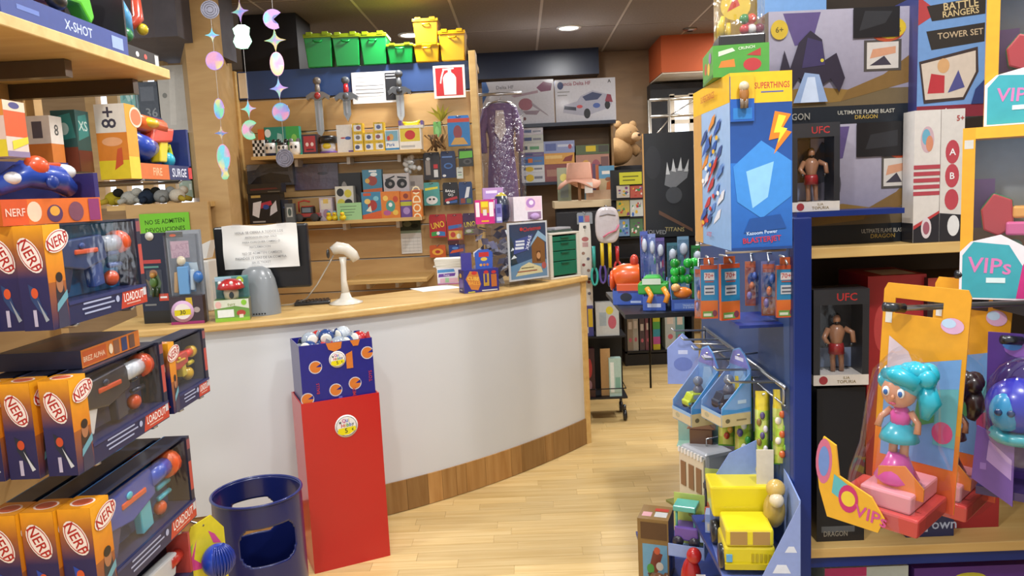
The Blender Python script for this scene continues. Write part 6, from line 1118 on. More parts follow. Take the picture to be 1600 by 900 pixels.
# below the lower shelf
Zc = .12+.0006
carton('girls_craft_box', 'pink and white striped craft box on the bottom shelf', 'toy box', 1288, 1416, 886, 0, 2.08, .25, 'c8d4d4', [('r', 0, .93, .5, 1, 'c83a78')]+[('r', .1+i*.14, 0, .17+i*.14, .9, ['a83a6a', '3a3a3a', 'c86a5a', '7a3a6a', 'd8d8d8', '4a6a5a'][i]) for i in range(6)], top=[('p', [(.02, .3), (.4, .2), (.45, .8), (.05, .85)], 'c83a7c'), ('r', .5, .2, .75, .8, 'a8c0bc'), ('r', .8, .2, .95, .8, '3a5a4a')], z=Zc, group=GR)
carton('violet_doll_box', 'large violet doll box with yellow and pink print on the bottom shelf', 'toy box', 1425, 1640, 884, 0, 2.08, .26, '5a2f8a', [('e', .4, .9, .12, .05, 'c8c03a'), ('r', .3, .0, .9, .85, '9a4a90')], top=[('e', .35, .4, .12, .2, 'c8c84a'), ('e', .55, .5, .15, .25, 'c89a8a'), ('r', .6, .1, .95, .4, 'a84a7a')], z=Zc, rz=0, group=GR, scol='4a2a7a')
# ---------------------------------------------------------------- right-hand peg panel with the doll cards (near)
pg = root('peg_panel', 'dark steel peg panel with long hooks carrying doll cards and window boxes', 'gondola', (1.12, 1.3, 0))
MB().box(0, -.5, 0, .03, .34, 2.3).obj('panel', 'dark_brown', pg)
def peg(y, z, x0):
    MB().tube([(0, y-1.3, z), (x0+.012-1.12, y-1.3, z), (x0-1.12, y-1.3, z+.006)], .005, '8a8c90', 8).obj('hook', 'metal', pg)
    MB().tube([(x0+.03-1.12, y-1.3, z), (x0-.004-1.12, y-1.3, z+.004)], .008, '1c1c20', 10).obj('hook_tip', 'plastic', pg)
def doll_card(lab, u0, u1, vt, vb, Y, deg, hair, skin, dress, doll=True):
    X, z, w, h = span(u0, u1, vt, vb, Y); w = .132; r = root('doll_card', lab, 'toy pack', (X, Y, z), (0, .05, math.radians(deg)), 'doll cards on the peg hooks')
    hw, hh, hz = w*.28, h*.035, h*.9
    m = MB(); y0 = .0
    # card with hang slot: four blocks around the slot
    m.box(-w/2, y0, 0, w/2, y0+.003, hz-hh, 'e09c1c').box(-w/2, y0, hz-hh, -hw-.01, y0+.003, h*.97, 'e39f1e').box(hw-.01, y0, hz-hh, w/2, y0+.003, h*.97, 'e39f1e').box(-hw-.01, y0, hz+hh, hw-.01, y0+.003, h*.97, 'e39f1e').xprism([(-w/2, h*.97), (w/2, h*.97), (w*.46, h), (-w*.46, h)], y0, y0+.003, 'e39f1e')
    m.art((-w/2, y0, 0), (w, 0, 0), (0, 0, h), [('r', .0, .0, 1, .36, 'c8442c', 'e08a2a'), ('p', [(.08, .62), (.95, .7), (.95, .2), (.08, .2)], '6f9cd0'), ('p', [(.1, .76), (.34, .7), (.42, .64), (.1, .6)], 'd8c4cc'), ('p', [(.7, .55), (.95, .57), (.95, .3), (.7, .3)], '62a8b0'), ('e', .8, .36, .12, .05, 'c84a7a'), ('e', .82, .84, .13, .035, 'd8a8c8'), ('e', .78, .85, .08, .02, 'b8d0e8'), ('r', .04, .82, .12, .88, 'd8d4cc'), ('p', [(.45, .36), (.7, .4), (.7, .5), (.5, .52)], '4a8a54')])
    m.obj('card', 'card', r)
    # floor tray of the pack
    b = MB().box(-w*.62, -.13, .0, w*.42, 0, .03, 'b8403c').box(-w*.3, -.12, .03, w*.3, 0, .06, 'd88a92').obj('tray', 'plastic', r, bevel=.004)
    MB().xprism([(-w*.62, -.005), (w*.0, -.005), (w*.06, .02), (-w*.1, .05), (-w*.5, .07), (-w*.56, .12), (-w*.72, .13), (-w*.8, .09), (-w*.74, .04)], -.138, -.134, 'e0a82c').art((-w*.8, -.138, 0), (w*.86, 0, 0), (0, 0, .13), [('e', .12, .68, .12, .3, 'c86a8a'), ('e', .12, .68, .08, .2, '6a8ac8'), ('p', [(.26, .3), (.5, .2), (.5, .45), (.28, .55)], '5ab0b8'), ('e', .5, .28, .14, .18, 'c02a6a'), ('e', .5, .28, .1, .1, 'e0c03a'), ('t', 'VIPs', .82, .15, .16, 'c84a8a', -6)]).obj('name_card', 'card', r)
    MB().xprism([(-.02, .05), (.05, .05), (.05, .07), (.02, .1), (-.02, .09)], -.1, -.097, 'e0902c', 'd8782c').obj('logo_card', 'card', r)
    if doll:
        s = h*.5; y1 = -.075; zb = .062
        d = MB().lathe([(.026, 0), (.034, .008), (.022, .03), (.014, .05)], dress[0], (0, y1, zb), 16).tube([(-.008, y1, zb+.04), (-.008, y1, zb+.075)], .007, skin, 8).tube([(.009, y1, zb+.04), (.009, y1, zb+.075)], .007, skin, 8).obj('doll_legs', 'plastic', r)
        MB().lathe([(.03, zb+.072), (.026, zb+.085), (.014, zb+.1)], dress[1], (0, y1, 0), 18).obj('skirt', 'plastic', r)
        MB().tube([(0, y1, zb+.095), (0, y1, zb+.115), (0, y1, zb+.128)], [.014, .016, .008], dress[0], 10).obj('bodice', 'plastic', r)
        for s_ in (-1, 1): MB().tube([(s_*.014, y1, zb+.12), (s_*.028, y1-.004, zb+.105), (s_*.03, y1-.012, zb+.09)], [.006, .005, .0055], skin, 8).obj('arm', 'plastic', r)
        f = MB().ell((-.003, y1-.004, zb+.152), (.027, .025, .027), skin).ell((-.003, y1-.03, zb+.148), (.003, .004, .004), skin, 8, 6).obj('head', 'plastic', r)
        for s_ in (-1, 1):
            MB().ell((-.004+s_*.011, y1-.027, zb+.155), (.006, .003, .008), 'f0ece8', 8, 6).obj('eye', 'plastic', f); MB().ell((-.004+s_*.011, y1-.0295, zb+.154), (.0035, .002, .005), '2c5a9a', 8, 6).obj('iris', 'plastic', f)
        MB().ell((-.004, y1-.028, zb+.137), (.006, .002, .002), 'c03a5a', 8, 6).obj('mouth', 'plastic', f)
        hm = MB().ell((.004, y1+.004, zb+.168), (.034, .03, .026), hair)
        rr = random.Random(6)
        for k in range(14):
            a = -2.6+k*.27; hm.ell((.002+.036*math.cos(a)*.9, y1+.006+.01*math.sin(k*1.7), zb+.16+.03*math.sin(a+2.4)*.6+.008), (.016, .014, .016), hair, 10, 7)
        hm.tube([(.03, y1+.004, zb+.165), (.042, y1, zb+.14), (.036, y1-.004, zb+.115)], [.016, .017, .007], hair, 10).tube([(-.028, y1+.004, zb+.175), (.0, y1-.022, zb+.182), (.026, y1-.014, zb+.17)], [.01, .014, .012], hair, 10).obj('hair', 'plastic', r)
    # clear bubble
    m = MB(); pr = [(w*.56, .0), (w*.56, .09), (w*.44, .14), (w*.34, h*.68), (w*.16, h*.74)]; vs = []; fs = []
    lv = [(.002, w*.56, .132), (.07, w*.52, .128), (.12, w*.42, .118), (h*.5, w*.4, .108), (h*.64, w*.36, .095), (h*.72, w*.2, .06)]
    for (zz, a, dd) in lv:
        for k in range(13): t = math.pi*k/12; vs.append((-w*.06+a*math.cos(t)*abs(math.cos(t))**-.35 if abs(math.cos(t)) > .02 else -w*.06, -.004-dd*math.sin(t)**.6, zz))
    for i in range(len(lv)-1):
        for k in range(12): fs.append((i*13+k, i*13+k+1, (i+1)*13+k+1, (i+1)*13+k))
    fs.append(tuple(range((len(lv)-1)*13, len(lv)*13)))
    m.add(vs, fs, (1, 1, 1), True).obj('bubble', 'clear', r)
    peg(Y+.0015, z+hz, X-.045)
    return r
doll_card('orange doll card with teal haired doll in a clear bubble', 1356, 1490, 446, 786, 1.26, -46, '24a0b4', 'c88a68', ('d0489a', '2fa6b8'))
doll_card('orange doll card with dark haired doll hanging behind the teal haired one', 1434, 1554, 436, 770, 1.45, -46, '2c1c1a', 'a87052', ('7a3a5a', '5a2a3a'))
# purple helmet toy pack
X, z, w, h = span(1540, 1652, 560, 770, 1.3)
r = root('helmet_toy_pack', 'violet card pack with a glossy royal blue helmet toy', 'toy pack', (X, 1.3, z), math.radians(-40))
MB().box(-w*.5, .03, 0, w*.5, .033, h*1.15, '4a2c78').art((-w*.5, .03, 0), (w, 0, 0), (0, 0, h*1.15), [('e', .5, .9, .3, .06, '8a5ab0'), ('e', .3, .93, .12, .04, '3a78c0')]).obj('card', 'card', r)
b = MB().ell((-.005, -.03, h*.68), (.05, .048, .048), '2326a0', 18, 12).obj('helmet', 'plastic', r)
MB().ell((-.018, -.06, h*.66), (.026, .02, .034), '2f8ab8').obj('visor', 'plastic', b)
for s in (-1, 1): MB().ell((-.018+s*.009, -.08, h*.67), (.006, .003, .006), '12305a', 8, 6).obj('eye', 'plastic', b)
MB().lathe([(.035, h*.42), (.045, h*.46), (.04, h*.5)], '2a9aa8', (-.005, -.03, 0), 16).obj('collar', 'plastic', b)
MB().xprism([(-w*.55, h*.12), (-w*.05, -.01), (-w*.05, h*.42), (-w*.5, h*.52)], -.05, -.046, '6a4a9a').art((-w*.55, -.05, 0), (w*.5, 0, 0), (0, 0, h*.5), [('p', [(.35, .55), (.95, .3), (.95, .6), (.4, .85)], 'a88ac8'), ('r', .2, .4, .35, .5, '8a6ab8')]).obj('side_card', 'card', r)
MB().box(-w*.5, -.045, 0, w*.5, .03, h*.06, '3a2a5a').obj('tray', 'card', r)
MB().ell((.0, -.03, h*.62), (.06, .058, h*.42), 'fff', 16, 10).obj('bubble', 'clear', r)
peg(1.33, z+h*1.1, X-.02); peg(1.42, fz(430, .85, 1.42), .8)
# doll window boxes on the right
def window_box(lab, u0, u1, vt, vb, Y, arch):
    X, z, w, h = span(u0, u1, vt, vb, Y); w = .21; a_ = math.radians(-30); r = root('doll_window_box', lab, 'toy box', (fx(u0, Y, z)+w/2*math.cos(a_), Y+w/2*math.sin(a_), z), a_, 'orange doll window boxes'); d = .11
    b = .02
    MB().box(-w/2, 0, 0, -w/2+b, d, h, 'e0a022').box(w/2-b, 0, 0, w/2, d, h, 'e0a022').box(-w/2+b, 0, h-b, w/2-b, d, h, 'e8ae2c').box(-w/2+b, d-.004, 0, w/2-b, d, h-b, '7a9cc8').box(-w/2+b, 0, 0, w/2-b, d-.004, b, 'c8489a').art((-w/2+b, d-.004, 0), (w-2*b, 0, 0), (0, 0, h), [('r', 0, 0, 1, 1, 'd8c040', '6a94c8'), ('r', 0, .4, .2, .7, '9a78b8')]).art((-w/2, 0, 0), (b, 0, 0), (0, 0, h), [('r', .15, .88, .85, .93, 'c8c4bc')]).obj('carton', 'card', r)
    MB().xprism([(-w/2, 0), (w/2, 0), (w/2, h*.2), (w*.3, h*.27), (w*.1, h*.22), (0, h*.3), (-w*.2, h*.38), (-w*.42, h*.34), (-w/2, h*.28)], -.006, -.002, 'e8e0e4').art((-w/2, -.006, 0), (w, 0, 0), (0, 0, h), [('p', [(.02, .01), (.42, .01), (.46, .2), (.36, .32), (.1, .34), (.02, .26)], '3aa0ac'), ('p', [(.42, .01), (.98, .01), (.98, .18), (.78, .25), (.6, .2), (.5, .26), (.46, .2)], 'c8287a'), ('t', 'VIPs', .22, .2, .09, 'd878b0', -4), ('r', .2, .1, .34, .13, 'd8e8e8')]).obj('front_card', 'card', r)
    c = MB().xprism([(-.07, h*.4), (-.045, h*.36), (-.02, h*.42), (-.025, h*.58), (-.055, h*.62), (-.075, h*.52)], .02, .06, '2a7a4a', 'a83034').obj('red_prop', 'plastic', r, bevel=.004)
    MB().box(-.025, .015, h*.47, .03, .05, h*.54, 'd89a4a').box(-.035, .01, h*.37, .03, .05, h*.45, 'c85a8a').obj('beads', 'plastic', r, bevel=.004)
    MB().ell((.05, .05, h*.6), (.03, .03, .035), 'c8b09a').ell((.05, .055, h*.7), (.035, .03, .025), '8a6ab0').obj('doll', 'plastic', r)
    for k in range(4): MB().ell((-.02+.03*k, .04, h*.3), .014, ['8ac0a0', 'e0d8d0', 'c8c83a', 'b08ac0'][k], 8, 6).obj('trinket', 'plastic', r)
    MB().quad((-w/2+b, .001, .0), (w/2-b, .001, .0), (w/2-b, .001, h-b), (-w/2+b, .001, h-b), 'fff').obj('window', 'clear', r)
    return r, z+h
r1, zt1 = window_box('orange framed doll window box with teal and pink wave card, under another', 1498, 1690, 196, 462, 1.42, 0)
window_box('orange framed doll window box stacked on another like it', 1537, 1710, -40, 194, 1.42, 0)[0].location.z = zt1+.001
MB().box(-.26, .0, r1.location.z-.02, .0, .2, r1.location.z-.0015).obj('bracket_shelf', 'black_paint', pg)
# ---------------------------------------------------------------- beyond the counter: far shelves and racks
# rail with purple dress in a garment bag
YD = 6.15; X = fx(783, YD, 2); zr = fz(147, X, YD)
r = root('garment_rail', 'steel rail fixed to the slatted wall end', 'rail', (fx(760, YD, zr), YD, zr))
MB().tube([(fx(742, YD, zr)-r.location.x, 0, 0), (fx(815, YD, zr)-r.location.x, 0, .0)], .012, 'c8c8cc', 10).obj('bar', 'metal', r)
MB().tube([(fx(742, YD, zr)-r.location.x, 0, 0), (fx(742, YD, zr)-r.location.x, -.31, 0)], .012, 'c8c8cc', 10).obj('bar', 'metal', r)
zb = fz(318, X, YD); H_ = zr-.05-zb
r = root('purple_dress', 'purple costume dress with pale collar hanging in a clear garment bag', 'dress', (X, YD, zb))
m = MB(); lv = [(0, .12, .05), (.25, .115, .05), (.5, .1, .045), (.62, .095, .045), (.8, .12, .05), (.92, .13, .05), (.97, .07, .035)]; vs = []; fs = []; n = 24
for (t, a, b) in lv:
    for k in range(n):
        g_ = 2*math.pi*k/n; w = 1+.1*math.sin(k*2.6)*(1-t); vs.append((a*w*math.cos(g_), b*w*math.sin(g_), t*H_))
for i in range(len(lv)-1):
    for k in range(n): fs.append((i*n+k, i*n+(k+1) % n, (i+1)*n+(k+1) % n, (i+1)*n+k))
m.add(vs, fs, C('7c6690'), True).obj('gown', 'matte', r)
MB().tube([(-.1, 0, .92*H_), (-.15, -.01, .7*H_), (-.14, -.02, .5*H_)], [.035, .035, .03], '866e9a', 10).obj('sleeve', 'matte', r)
MB().tube([(.1, 0, .92*H_), (.15, -.01, .7*H_), (.14, -.02, .5*H_)], [.035, .035, .03], '866e9a', 10).obj('sleeve', 'matte', r)
MB().xprism([(-.03, .9*H_), (.03, .9*H_), (.045, .7*H_), (0, .6*H_), (-.045, .7*H_)], -.062, -.056, 'cfc4c8').obj('collar_panel', 'matte', r)
MB().tube([(-.1, 0, .97*H_), (0, 0, H_), (.1, 0, .97*H_)], .008, 'd8d4d0', 8).tube([(0, 0, H_), (.02, 0, H_+.04), (0, 0, H_+.065), (-.015, 0, H_+.05)], .004, 'c8c8cc', 6).obj('hanger', 'metal', r)
m = MB(); vs = []; fs = []
for t, a, b in [(-.02, .18, .08), (.5, .185, .085), (.9, .18, .08), (1.0, .06, .03)]:
    for k in range(n): g_ = 2*math.pi*k/n; w = 1+.05*math.sin(k*3.1); vs.append((a*w*math.cos(g_), b*w*math.sin(g_), t*H_))
for i in range(3):
    for k in range(n): fs.append((i*n+k, i*n+(k+1) % n, (i+1)*n+(k+1) % n, (i+1)*n+k))
m.add(vs, fs, (1, 1, 1), True).obj('garment_bag', 'film', r)
carton('blue_bottle_pack', 'blue and red bottle pack hanging beside the purple dress', 'pack', 742, 752, 212, 285, 6.05, .05, '5a86a8', [('r', 0, 0, 1, .2, 'b83038'), ('r', 0, .25, 1, .5, '2a4a9a'), ('r', .2, .6, .8, .95, 'c8d8d8')], mat='crinkle')
# navy shelf unit with model car boxes on top
YU = 6.75; zt = fz(189, .6, YU); x0 = fx(808, YU, zt); x1 = fx(962, YU, zt)
u = root('navy_shelf_unit', 'navy blue shelf unit with model car boxes on top', 'shelf unit', ((x0+x1)/2, YU, 0)); w = (x1-x0)/2
xe = fx(752, YU, zt)-u.location.x
MB().box(xe, 0, zt-.03, w, .4, zt).obj('top_board', 'navy_panel', u)
MB().box(-w, 0, 0, -w+.02, .4, zt-.03).obj('side_board', 'navy_panel', u)
MB().box(w-.02, .2, 0, w, .4, zt-.03).obj('side_board', 'board_brown', u)
MB().box(-w+.02, .38, 0, w-.02, .4, zt-.03).obj('back_board', 'back_wood', u)
zs = fz(282, .5, YU); MB().box(-w+.02, 0, zs-.025, w-.02, .38, zs).obj('shelf', 'navy_panel', u)
MB().box(-w+.02, 0, .6, w-.02, .38, .62).obj('shelf', 'navy_panel', u)
carm = lambda c: [('p', [(.12, .22), (.2, .2), (.5, .12), (.9, .3), (.95, .45), (.85, .62), (.62, .72), (.42, .6), (.36, .48), (.14, .4)], c), ('p', [(.45, .58), (.62, .68), (.78, .62), (.7, .5), (.5, .48)], '3a4468'), ('e', .52, .18, .055, .12, '1c1c22'), ('e', .86, .36, .045, .1, '1c1c22'), ('p', [(.14, .3), (.34, .26), (.34, .34), (.15, .38)], '2c3044'), ('p', [(.82, .45), (.95, .42), (.92, .6), (.86, .62)], '8a3448'), ('e', .4, .35, .05, .04, 'c04a50'), ('e', .68, .36, .06, .06, '4a62a8')]
carton('model_car_box', 'white model car box with rally car picture', 'toy box', 869, 963, 123, 0, YU+.02, .12, 'c6c8d2', carm('a8aabc')+[('t', 'Lancia Delta HF', .34, .9, .09, '9a5a6a', 0, .5), ('e', .09, .86, .05, .09, '2c3a6a'), ('r', .04, .7, .24, .72, '888'), ('r', .04, .62, .2, .64, '888'), ('t', 'A', .9, .92, .08, '444')], z=zt+.001, scol='9a9cac')
carton('model_kit_box', 'white model kit box with exploded red car parts picture', 'toy box', 756, 867, 126, 0, YU+.02, .12, 'c4c6d0', [('t', 'Delta HF', .32, .86, .08, '6a6a76', 0, .3), ('p', [(.4, .66), (.78, .76), (.78, .7), (.45, .62)], 'a08a98'), ('e', .6, .45, .1, .14, '9a5a6a'), ('p', [(.55, .3), (.8, .3), (.75, .2), (.6, .22)], '8a7a88'), ('p', [(.68, .5), (.9, .2), (.92, .15), (.7, .4)], '9a94a0'), ('p', [(.76, .82), (.86, .95), (.98, .9), (.96, .74), (.82, .72)], '7a4a66'), ('e', .5, .1, .02, .03, '333'), ('e', .58, .12, .02, .04, '633'), ('p', [(0, .5), (.1, .8), (.06, 1), (0, 1)], '3a6ab0')], z=zt+.001)
# stack of model boxes
SB = [(195, 206, 'b8b4bc', 'grey crumpled film wrapped box'), (206, 219, 'b8beb8', 'pale grey box with dark caption'), (219, 233, 'c8ccc4', 'white box with green caption'), (233, 240, '6a5a8a', 'thin violet box'), (240, 253, '4a7ab8', 'light blue and orange box'), (253, 264, 'd0d4d8', 'white box with yellow price tag, upper of two'), (264, 280, 'ccd0d6', 'white box with yellow price tag, lowest of the stack')]
zprev = zs+.0008
hs = []
for (a, b, c, lb) in SB[::-1]:
    hgt = (b-a)*YU/FPX*.985; X0_, X1_ = fx(814, YU+.02, 1.9), fx(850, YU+.02, 1.9)
    fa = [('r', .1, .3, .5, .7, '3a4a7a'), ('r', .55, .35, .9, .6, '777a88')]
    if 'yellow' in lb: fa.append(('e', .35, .45, .18, .36, 'd8b81e'))
    if 'green' in lb: fa = [('r', .4, .3, .8, .65, '5a9a6a'), ('r', .08, .3, .3, .7, '3a4a5a')]
    if 'orange' in lb: fa.append(('r', .3, .3, .5, .8, 'd0702a'))
    carton_mb(X1_-X0_, .25, hgt-.0008, c, fa).obj('stacked_model_box', 'crinkle' if 'film' in lb else 'card', None, ((X0_+X1_)/2, YU+.02, zprev), 0, 0, lb+' in the navy shelf unit', 'box', 'stacked boxes in the navy shelf unit'); zprev += hgt
for nm, lb, u0, u1, vt, vb, c, fa in [
  ('train_box', 'pale blue box with train picture topping the middle stack', 850, 898, 220, 239, '8f9cc8', [('r', .05, .2, .4, .8, '5a6aa8'), ('r', .45, .5, .95, .7, 'c8d0e4'), ('e', .85, .5, .06, .2, 'a04a5a')]),
  ('puzzle_box', 'orange yellow box under the train box', 850, 898, 239, 256, 'd8a04a', [('r', .05, .5, .6, .8, 'e8c47a'), ('p', [(.6, .2), (.9, .2), (.95, .8), (.7, .6)], '8a3a34')]),
  ('red_puzzle_box', 'dull red box at the bottom of the middle stack', 850, 898, 256, 279, '8a4a4a', [('r', .1, .3, .6, .7, 'a87a6a'), ('e', .8, .5, .1, .3, '5a2a3a')]),
  ('green_tag_box', 'green and black box with yellow tag topping the right stack', 900, 952, 226, 241, '5a6a4a', [('r', .3, .3, .6, .9, 'd8c02a'), ('r', .68, .2, .98, .9, '4a4a44')]),
  ('pink_puzzle_box', 'pink and cream box at the bottom of the right stack', 900, 952, 241, 256, 'b88a7a', [('e', .3, .5, .14, .3, 'd8a85a'), ('e', .6, .5, .14, .3, 'a05a6a'), ('r', .75, .1, .98, .9, '7a5a5a')])]:
    pass
    z0 = {279: zs+.0008}.get(vb); X_, z_, w_, h_ = span(u0, u1, vt, vb, YU+.03)
    if nm == 'red_puzzle_box': z_ = zs+.0008; h_ = fz(256, X_, YU+.03)-z_-.001
    if nm == 'pink_puzzle_box': z_ = zs+.0008; h_ = fz(241, X_, YU+.03)-z_-.001
    carton_mb(w_, .24, h_-.0008, c, fa).obj(nm, 'card', None, (X_, YU+.03, z_), 0, 0, lb+' in the navy shelf unit' if 'stack' not in lb else lb, 'box', 'stacked boxes in the navy shelf unit')
# light table with hat, books and book crate
YT = 6.0; zt = fz(313, .5, YT); x0 = fx(866, YT, zt); x1 = fx(958, YT, zt)
t = root('display_table', 'pale wood topped display table on a black base', 'table', ((x0+x1)/2, YT, 0)); w = (x1-x0)/2
MB().box(-w, 0, zt-.055, w, .4, zt).obj('table_top', 'pale_wood', t, bevel=.003)
MB().box(-w+.02, .03, 0, w-.02, .38, zt-.055, '18181c').obj('cabinet', 'matte', t)
MB().box(-w+.04, .028, zt-.16, w-.04, .03, zt-.08, '2c2c30').obj('drawer_front', 'matte', t)
zt += .0006
X = fx(906, YT+.02, zt); r = root('bucket_hat', 'peach pink bucket hat with wide brim on a stand', 'hat', (X, YT+.02, zt))
hb = fz(282, X, YT+.1)-zt; ht = fz(255, X, YT+.1)-zt
MB().lathe([(.06, ht-.005), (.09, ht), (.1, hb+.02), (.105, hb)], 'd8a48e', seg=24).obj('crown', 'matte', r)
m = MB(); vs = []; fs = []
for j, (rad, zz) in enumerate([(.104, hb+.004), (.14, hb-.02), (.165, hb-.04)]):
    for k in range(32): a = 2*math.pi*k/32; vs.append((rad*math.cos(a), rad*math.sin(a), zz+.014*math.sin(3*a+1)*j))
for j in range(2):
    for k in range(32): fs.append((j*32+k, j*32+(k+1) % 32, j*32+32+(k+1) % 32, j*32+32+k))
m.add(vs, fs, C('d8a48e'), True); o = m.obj('brim', 'matte', r); so = o.modifiers.new('t', 'SOLIDIFY'); so.thickness = .006
MB().tube([(0, 0, 0), (0, 0, hb+.02)], .012, 'b08a6a', 10).obj('stand', 'matte', r)
MB().box(.03, -.14, hb-.1, .09, -.135, hb-.02, 'e8e4de').obj('price_tag', 'paper', r)
for i, (u0, u1, vt, c, dy) in enumerate([(872, 893, 262, '9aa890', .2), (917, 922, 257, '5a8aa0', .2), (922, 927, 256, 'a85a5a', .2), (927, 932, 256, '5a4a6a', .2), (932, 937, 258, 'b0663a', .2), (937, 942, 257, '3a3a4a', .2), (937, 961, 259, 'c8b48a', .19)]):
    lb = ['pale green picture book standing beside the bucket hat', 'thin teal book spine between the bucket hat and the red spine', 'thin red book spine beside the teal spine', 'thin plum book spine in the row of spines', 'thin orange book spine in the row of spines', 'thin charcoal book spine at the end of the row', 'blue topped picture book with giraffe print'][i]
    fa = [] if 1 <= i <= 5 else ([('e', .5, .7, .3, .12, 'd8d87a'), ('r', .2, .1, .8, .5, '8a9a9a')] if i == 0 else [('r', 0, .62, 1, 1, '5a9ac0'), ('r', .2, .75, .7, .85, 'e8e8e0'), ('p', [(.4, .05), (.8, .1), (.75, .55), (.5, .5)], 'c0662a'), ('e', .6, .6, .2, .06, '8a5a3a')])
    carton('picture_book', lb, 'book', u0, u1, vt, 0, YT+dy, .025 if i in (0, 6) else .2, c, fa, z=zt+(.0 if i == 0 else .0), group='books on the display table', rz=0 if i < 6 else -.1)
carton('card_tray', 'pale brown cardboard tray in front of the books', 'tray', 916, 956, 297, 0, YT+.15, .015, 'c8a88a', [('r', .1, .3, .3, .8, 'b8947a')], z=zt)
# bear on top of dark furniture
YBr = 7.36; X = fx(996, YBr, 2); zb = fz(258, X, YBr)
bf = MB().prism([(fx(958, YBr, 1.9), YBr-.16), (fx(1040, YBr, 1.9), YBr-.16), (fx(1040, YBr, 1.9), YBr+.4), (fx(958, YBr, 1.9), YBr+.4)], 0, zb-.002, '141418').obj('black_cabinet', 'matte', None, None, 0, .05, 'tall black rounded cabinet below the teddy bear', 'cabinet')
r = root('teddy_bear', 'beige plush teddy bear sitting on the black cabinet', 'plush toy', (X-.14, YBr+.02, zb+.067), .45); r.scale = (1.1, 1.1, 1.1); c = 'a8875f'
MB().ell((-.06, 0, .06), (.15, .12, .12), c).obj('body', 'plush', r)
h = MB().ell((.03, -.03, .2), (.105, .1, .095), c, 18, 12).obj('head', 'plush', r)
MB().ell((.06, -.12, .175), (.05, .045, .04), 'c4a47e').obj('muzzle', 'plush', h); MB().ell((.065, -.163, .188), (.016, .01, .011), '3a2a22').obj('nose', 'plastic', h)
for s in (-1, 1):
    MB().ell((.03+s*.075, -.01, .285), (.036, .024, .036), c).obj('ear', 'plush', h); MB().ell((.045+s*.036, -.118, .215), .009, '1c1412', 8, 6).obj('eye', 'plastic', h)
    MB().tube([(-.06+s*.13, -.03, .1), (-.06+s*.17, -.08, .04)], [.045, .04], c, 10).obj('arm', 'plush', r)
# yellow sign and game packs column
carton('yellow_sign', 'yellow handwritten sign above the hanging game packs', 'sign', 968, 1003, 269, 288, 5.9, .004, 'c8c63c', [('r', .15, .6, .85, .7, '6a6a2a'), ('r', .15, .3, .7, .4, '6a6a2a')], mat='paper')
k = 0
fr = root('game_rack', 'black wire rack holding small game packs', 'rack', (fx(985, 5.95, 1.4), 5.95, 0))
MB().box(-.14, .03, 1.0, .14, .06, fz(264, .9, 5.95)).obj('frame', 'black_paint', fr)
for a in (-.13, .13): MB().tube([(a, .045, 0), (a, .045, 1.0)], .008, '1c1c20', 8).obj('leg', 'metal', fr)
for j in range(4): MB().box(-.14, -.03, fz([309, 338, 369, 400][j], .9, 5.95)-.012, .14, .03, fz([309, 338, 369, 400][j], .9, 5.95)-.004).obj('tray', 'black_paint', fr)
for (u0, u1) in ((964, 984), (985, 1005)):
    for (vt, vb) in ((290, 309), (311, 338), (341, 369)):
        carton('mini_game_pack', ['red and white game pack at the top of the wire rack', 'yellow and blue game pack in the middle of the wire rack', 'green and blue game pack at the foot of the wire rack', 'multicolour game pack beside the top red pack', 'white and red game pack beside the yellow pack', 'dark blue and green game pack beside the lowest pack'][k], 'game', u0, u1, vt, vb, 5.93, .016, ['c8c0b4', 'b8a85a', '7a9ac0', 'b85a4a', 'c8ccc8', '5a7a5a'][k], rnd_art(40+k, ['b83a3a', '3a6ab8', '3a8a4a', 'd8b03a', 'e0dcd4', '7a3a7a'], 11), group='mini game packs on the wire rack'); k += 1
# black gorilla box
YG2 = 3.75; X, z, w, h = span(1008, 1086, 236, 398, YG2)
r = root('black_monster_box', 'large black toy box with silver clawed hand picture and amber edge', 'toy box', (X, YG2, z), math.radians(-8))
m = carton_mb(w, .2, h, '121215', [('e', .2, .72, .16, .16, '1e1e22'), ('p', [(.42, .5), (.6, .46), (.86, .56), (.9, .64), (.6, .66), (.45, .6)], '6a6c70'), ('p', [(.45, .6), (.48, .72), (.53, .6)], 'b8babc'), ('p', [(.56, .63), (.6, .75), (.65, .62)], 'b8babc'), ('p', [(.68, .63), (.75, .76), (.77, .63)], 'b8babc'), ('p', [(.8, .62), (.9, .74), (.88, .62)], 'a8aaac'), ('e', .6, .4, .16, .08, '3a3c40'), ('p', [(.3, .22), (.95, .04), (.95, .07), (.3, .26)], '5a3c2a'), ('r', 0, 0, .03, 1, 'b8884a'), ('t', 'TITANS', .6, .07, .04, '9a8a5a', -3), ('t', 'EVOLVED', .2, .05, .04, '8a8a8a', -3)])
m.obj('carton', 'card', r)
MB().box(-w*.3, .01, -.12, w*.5, .18, -.0005, '1a1a1e').obj('stand', 'matte', r)
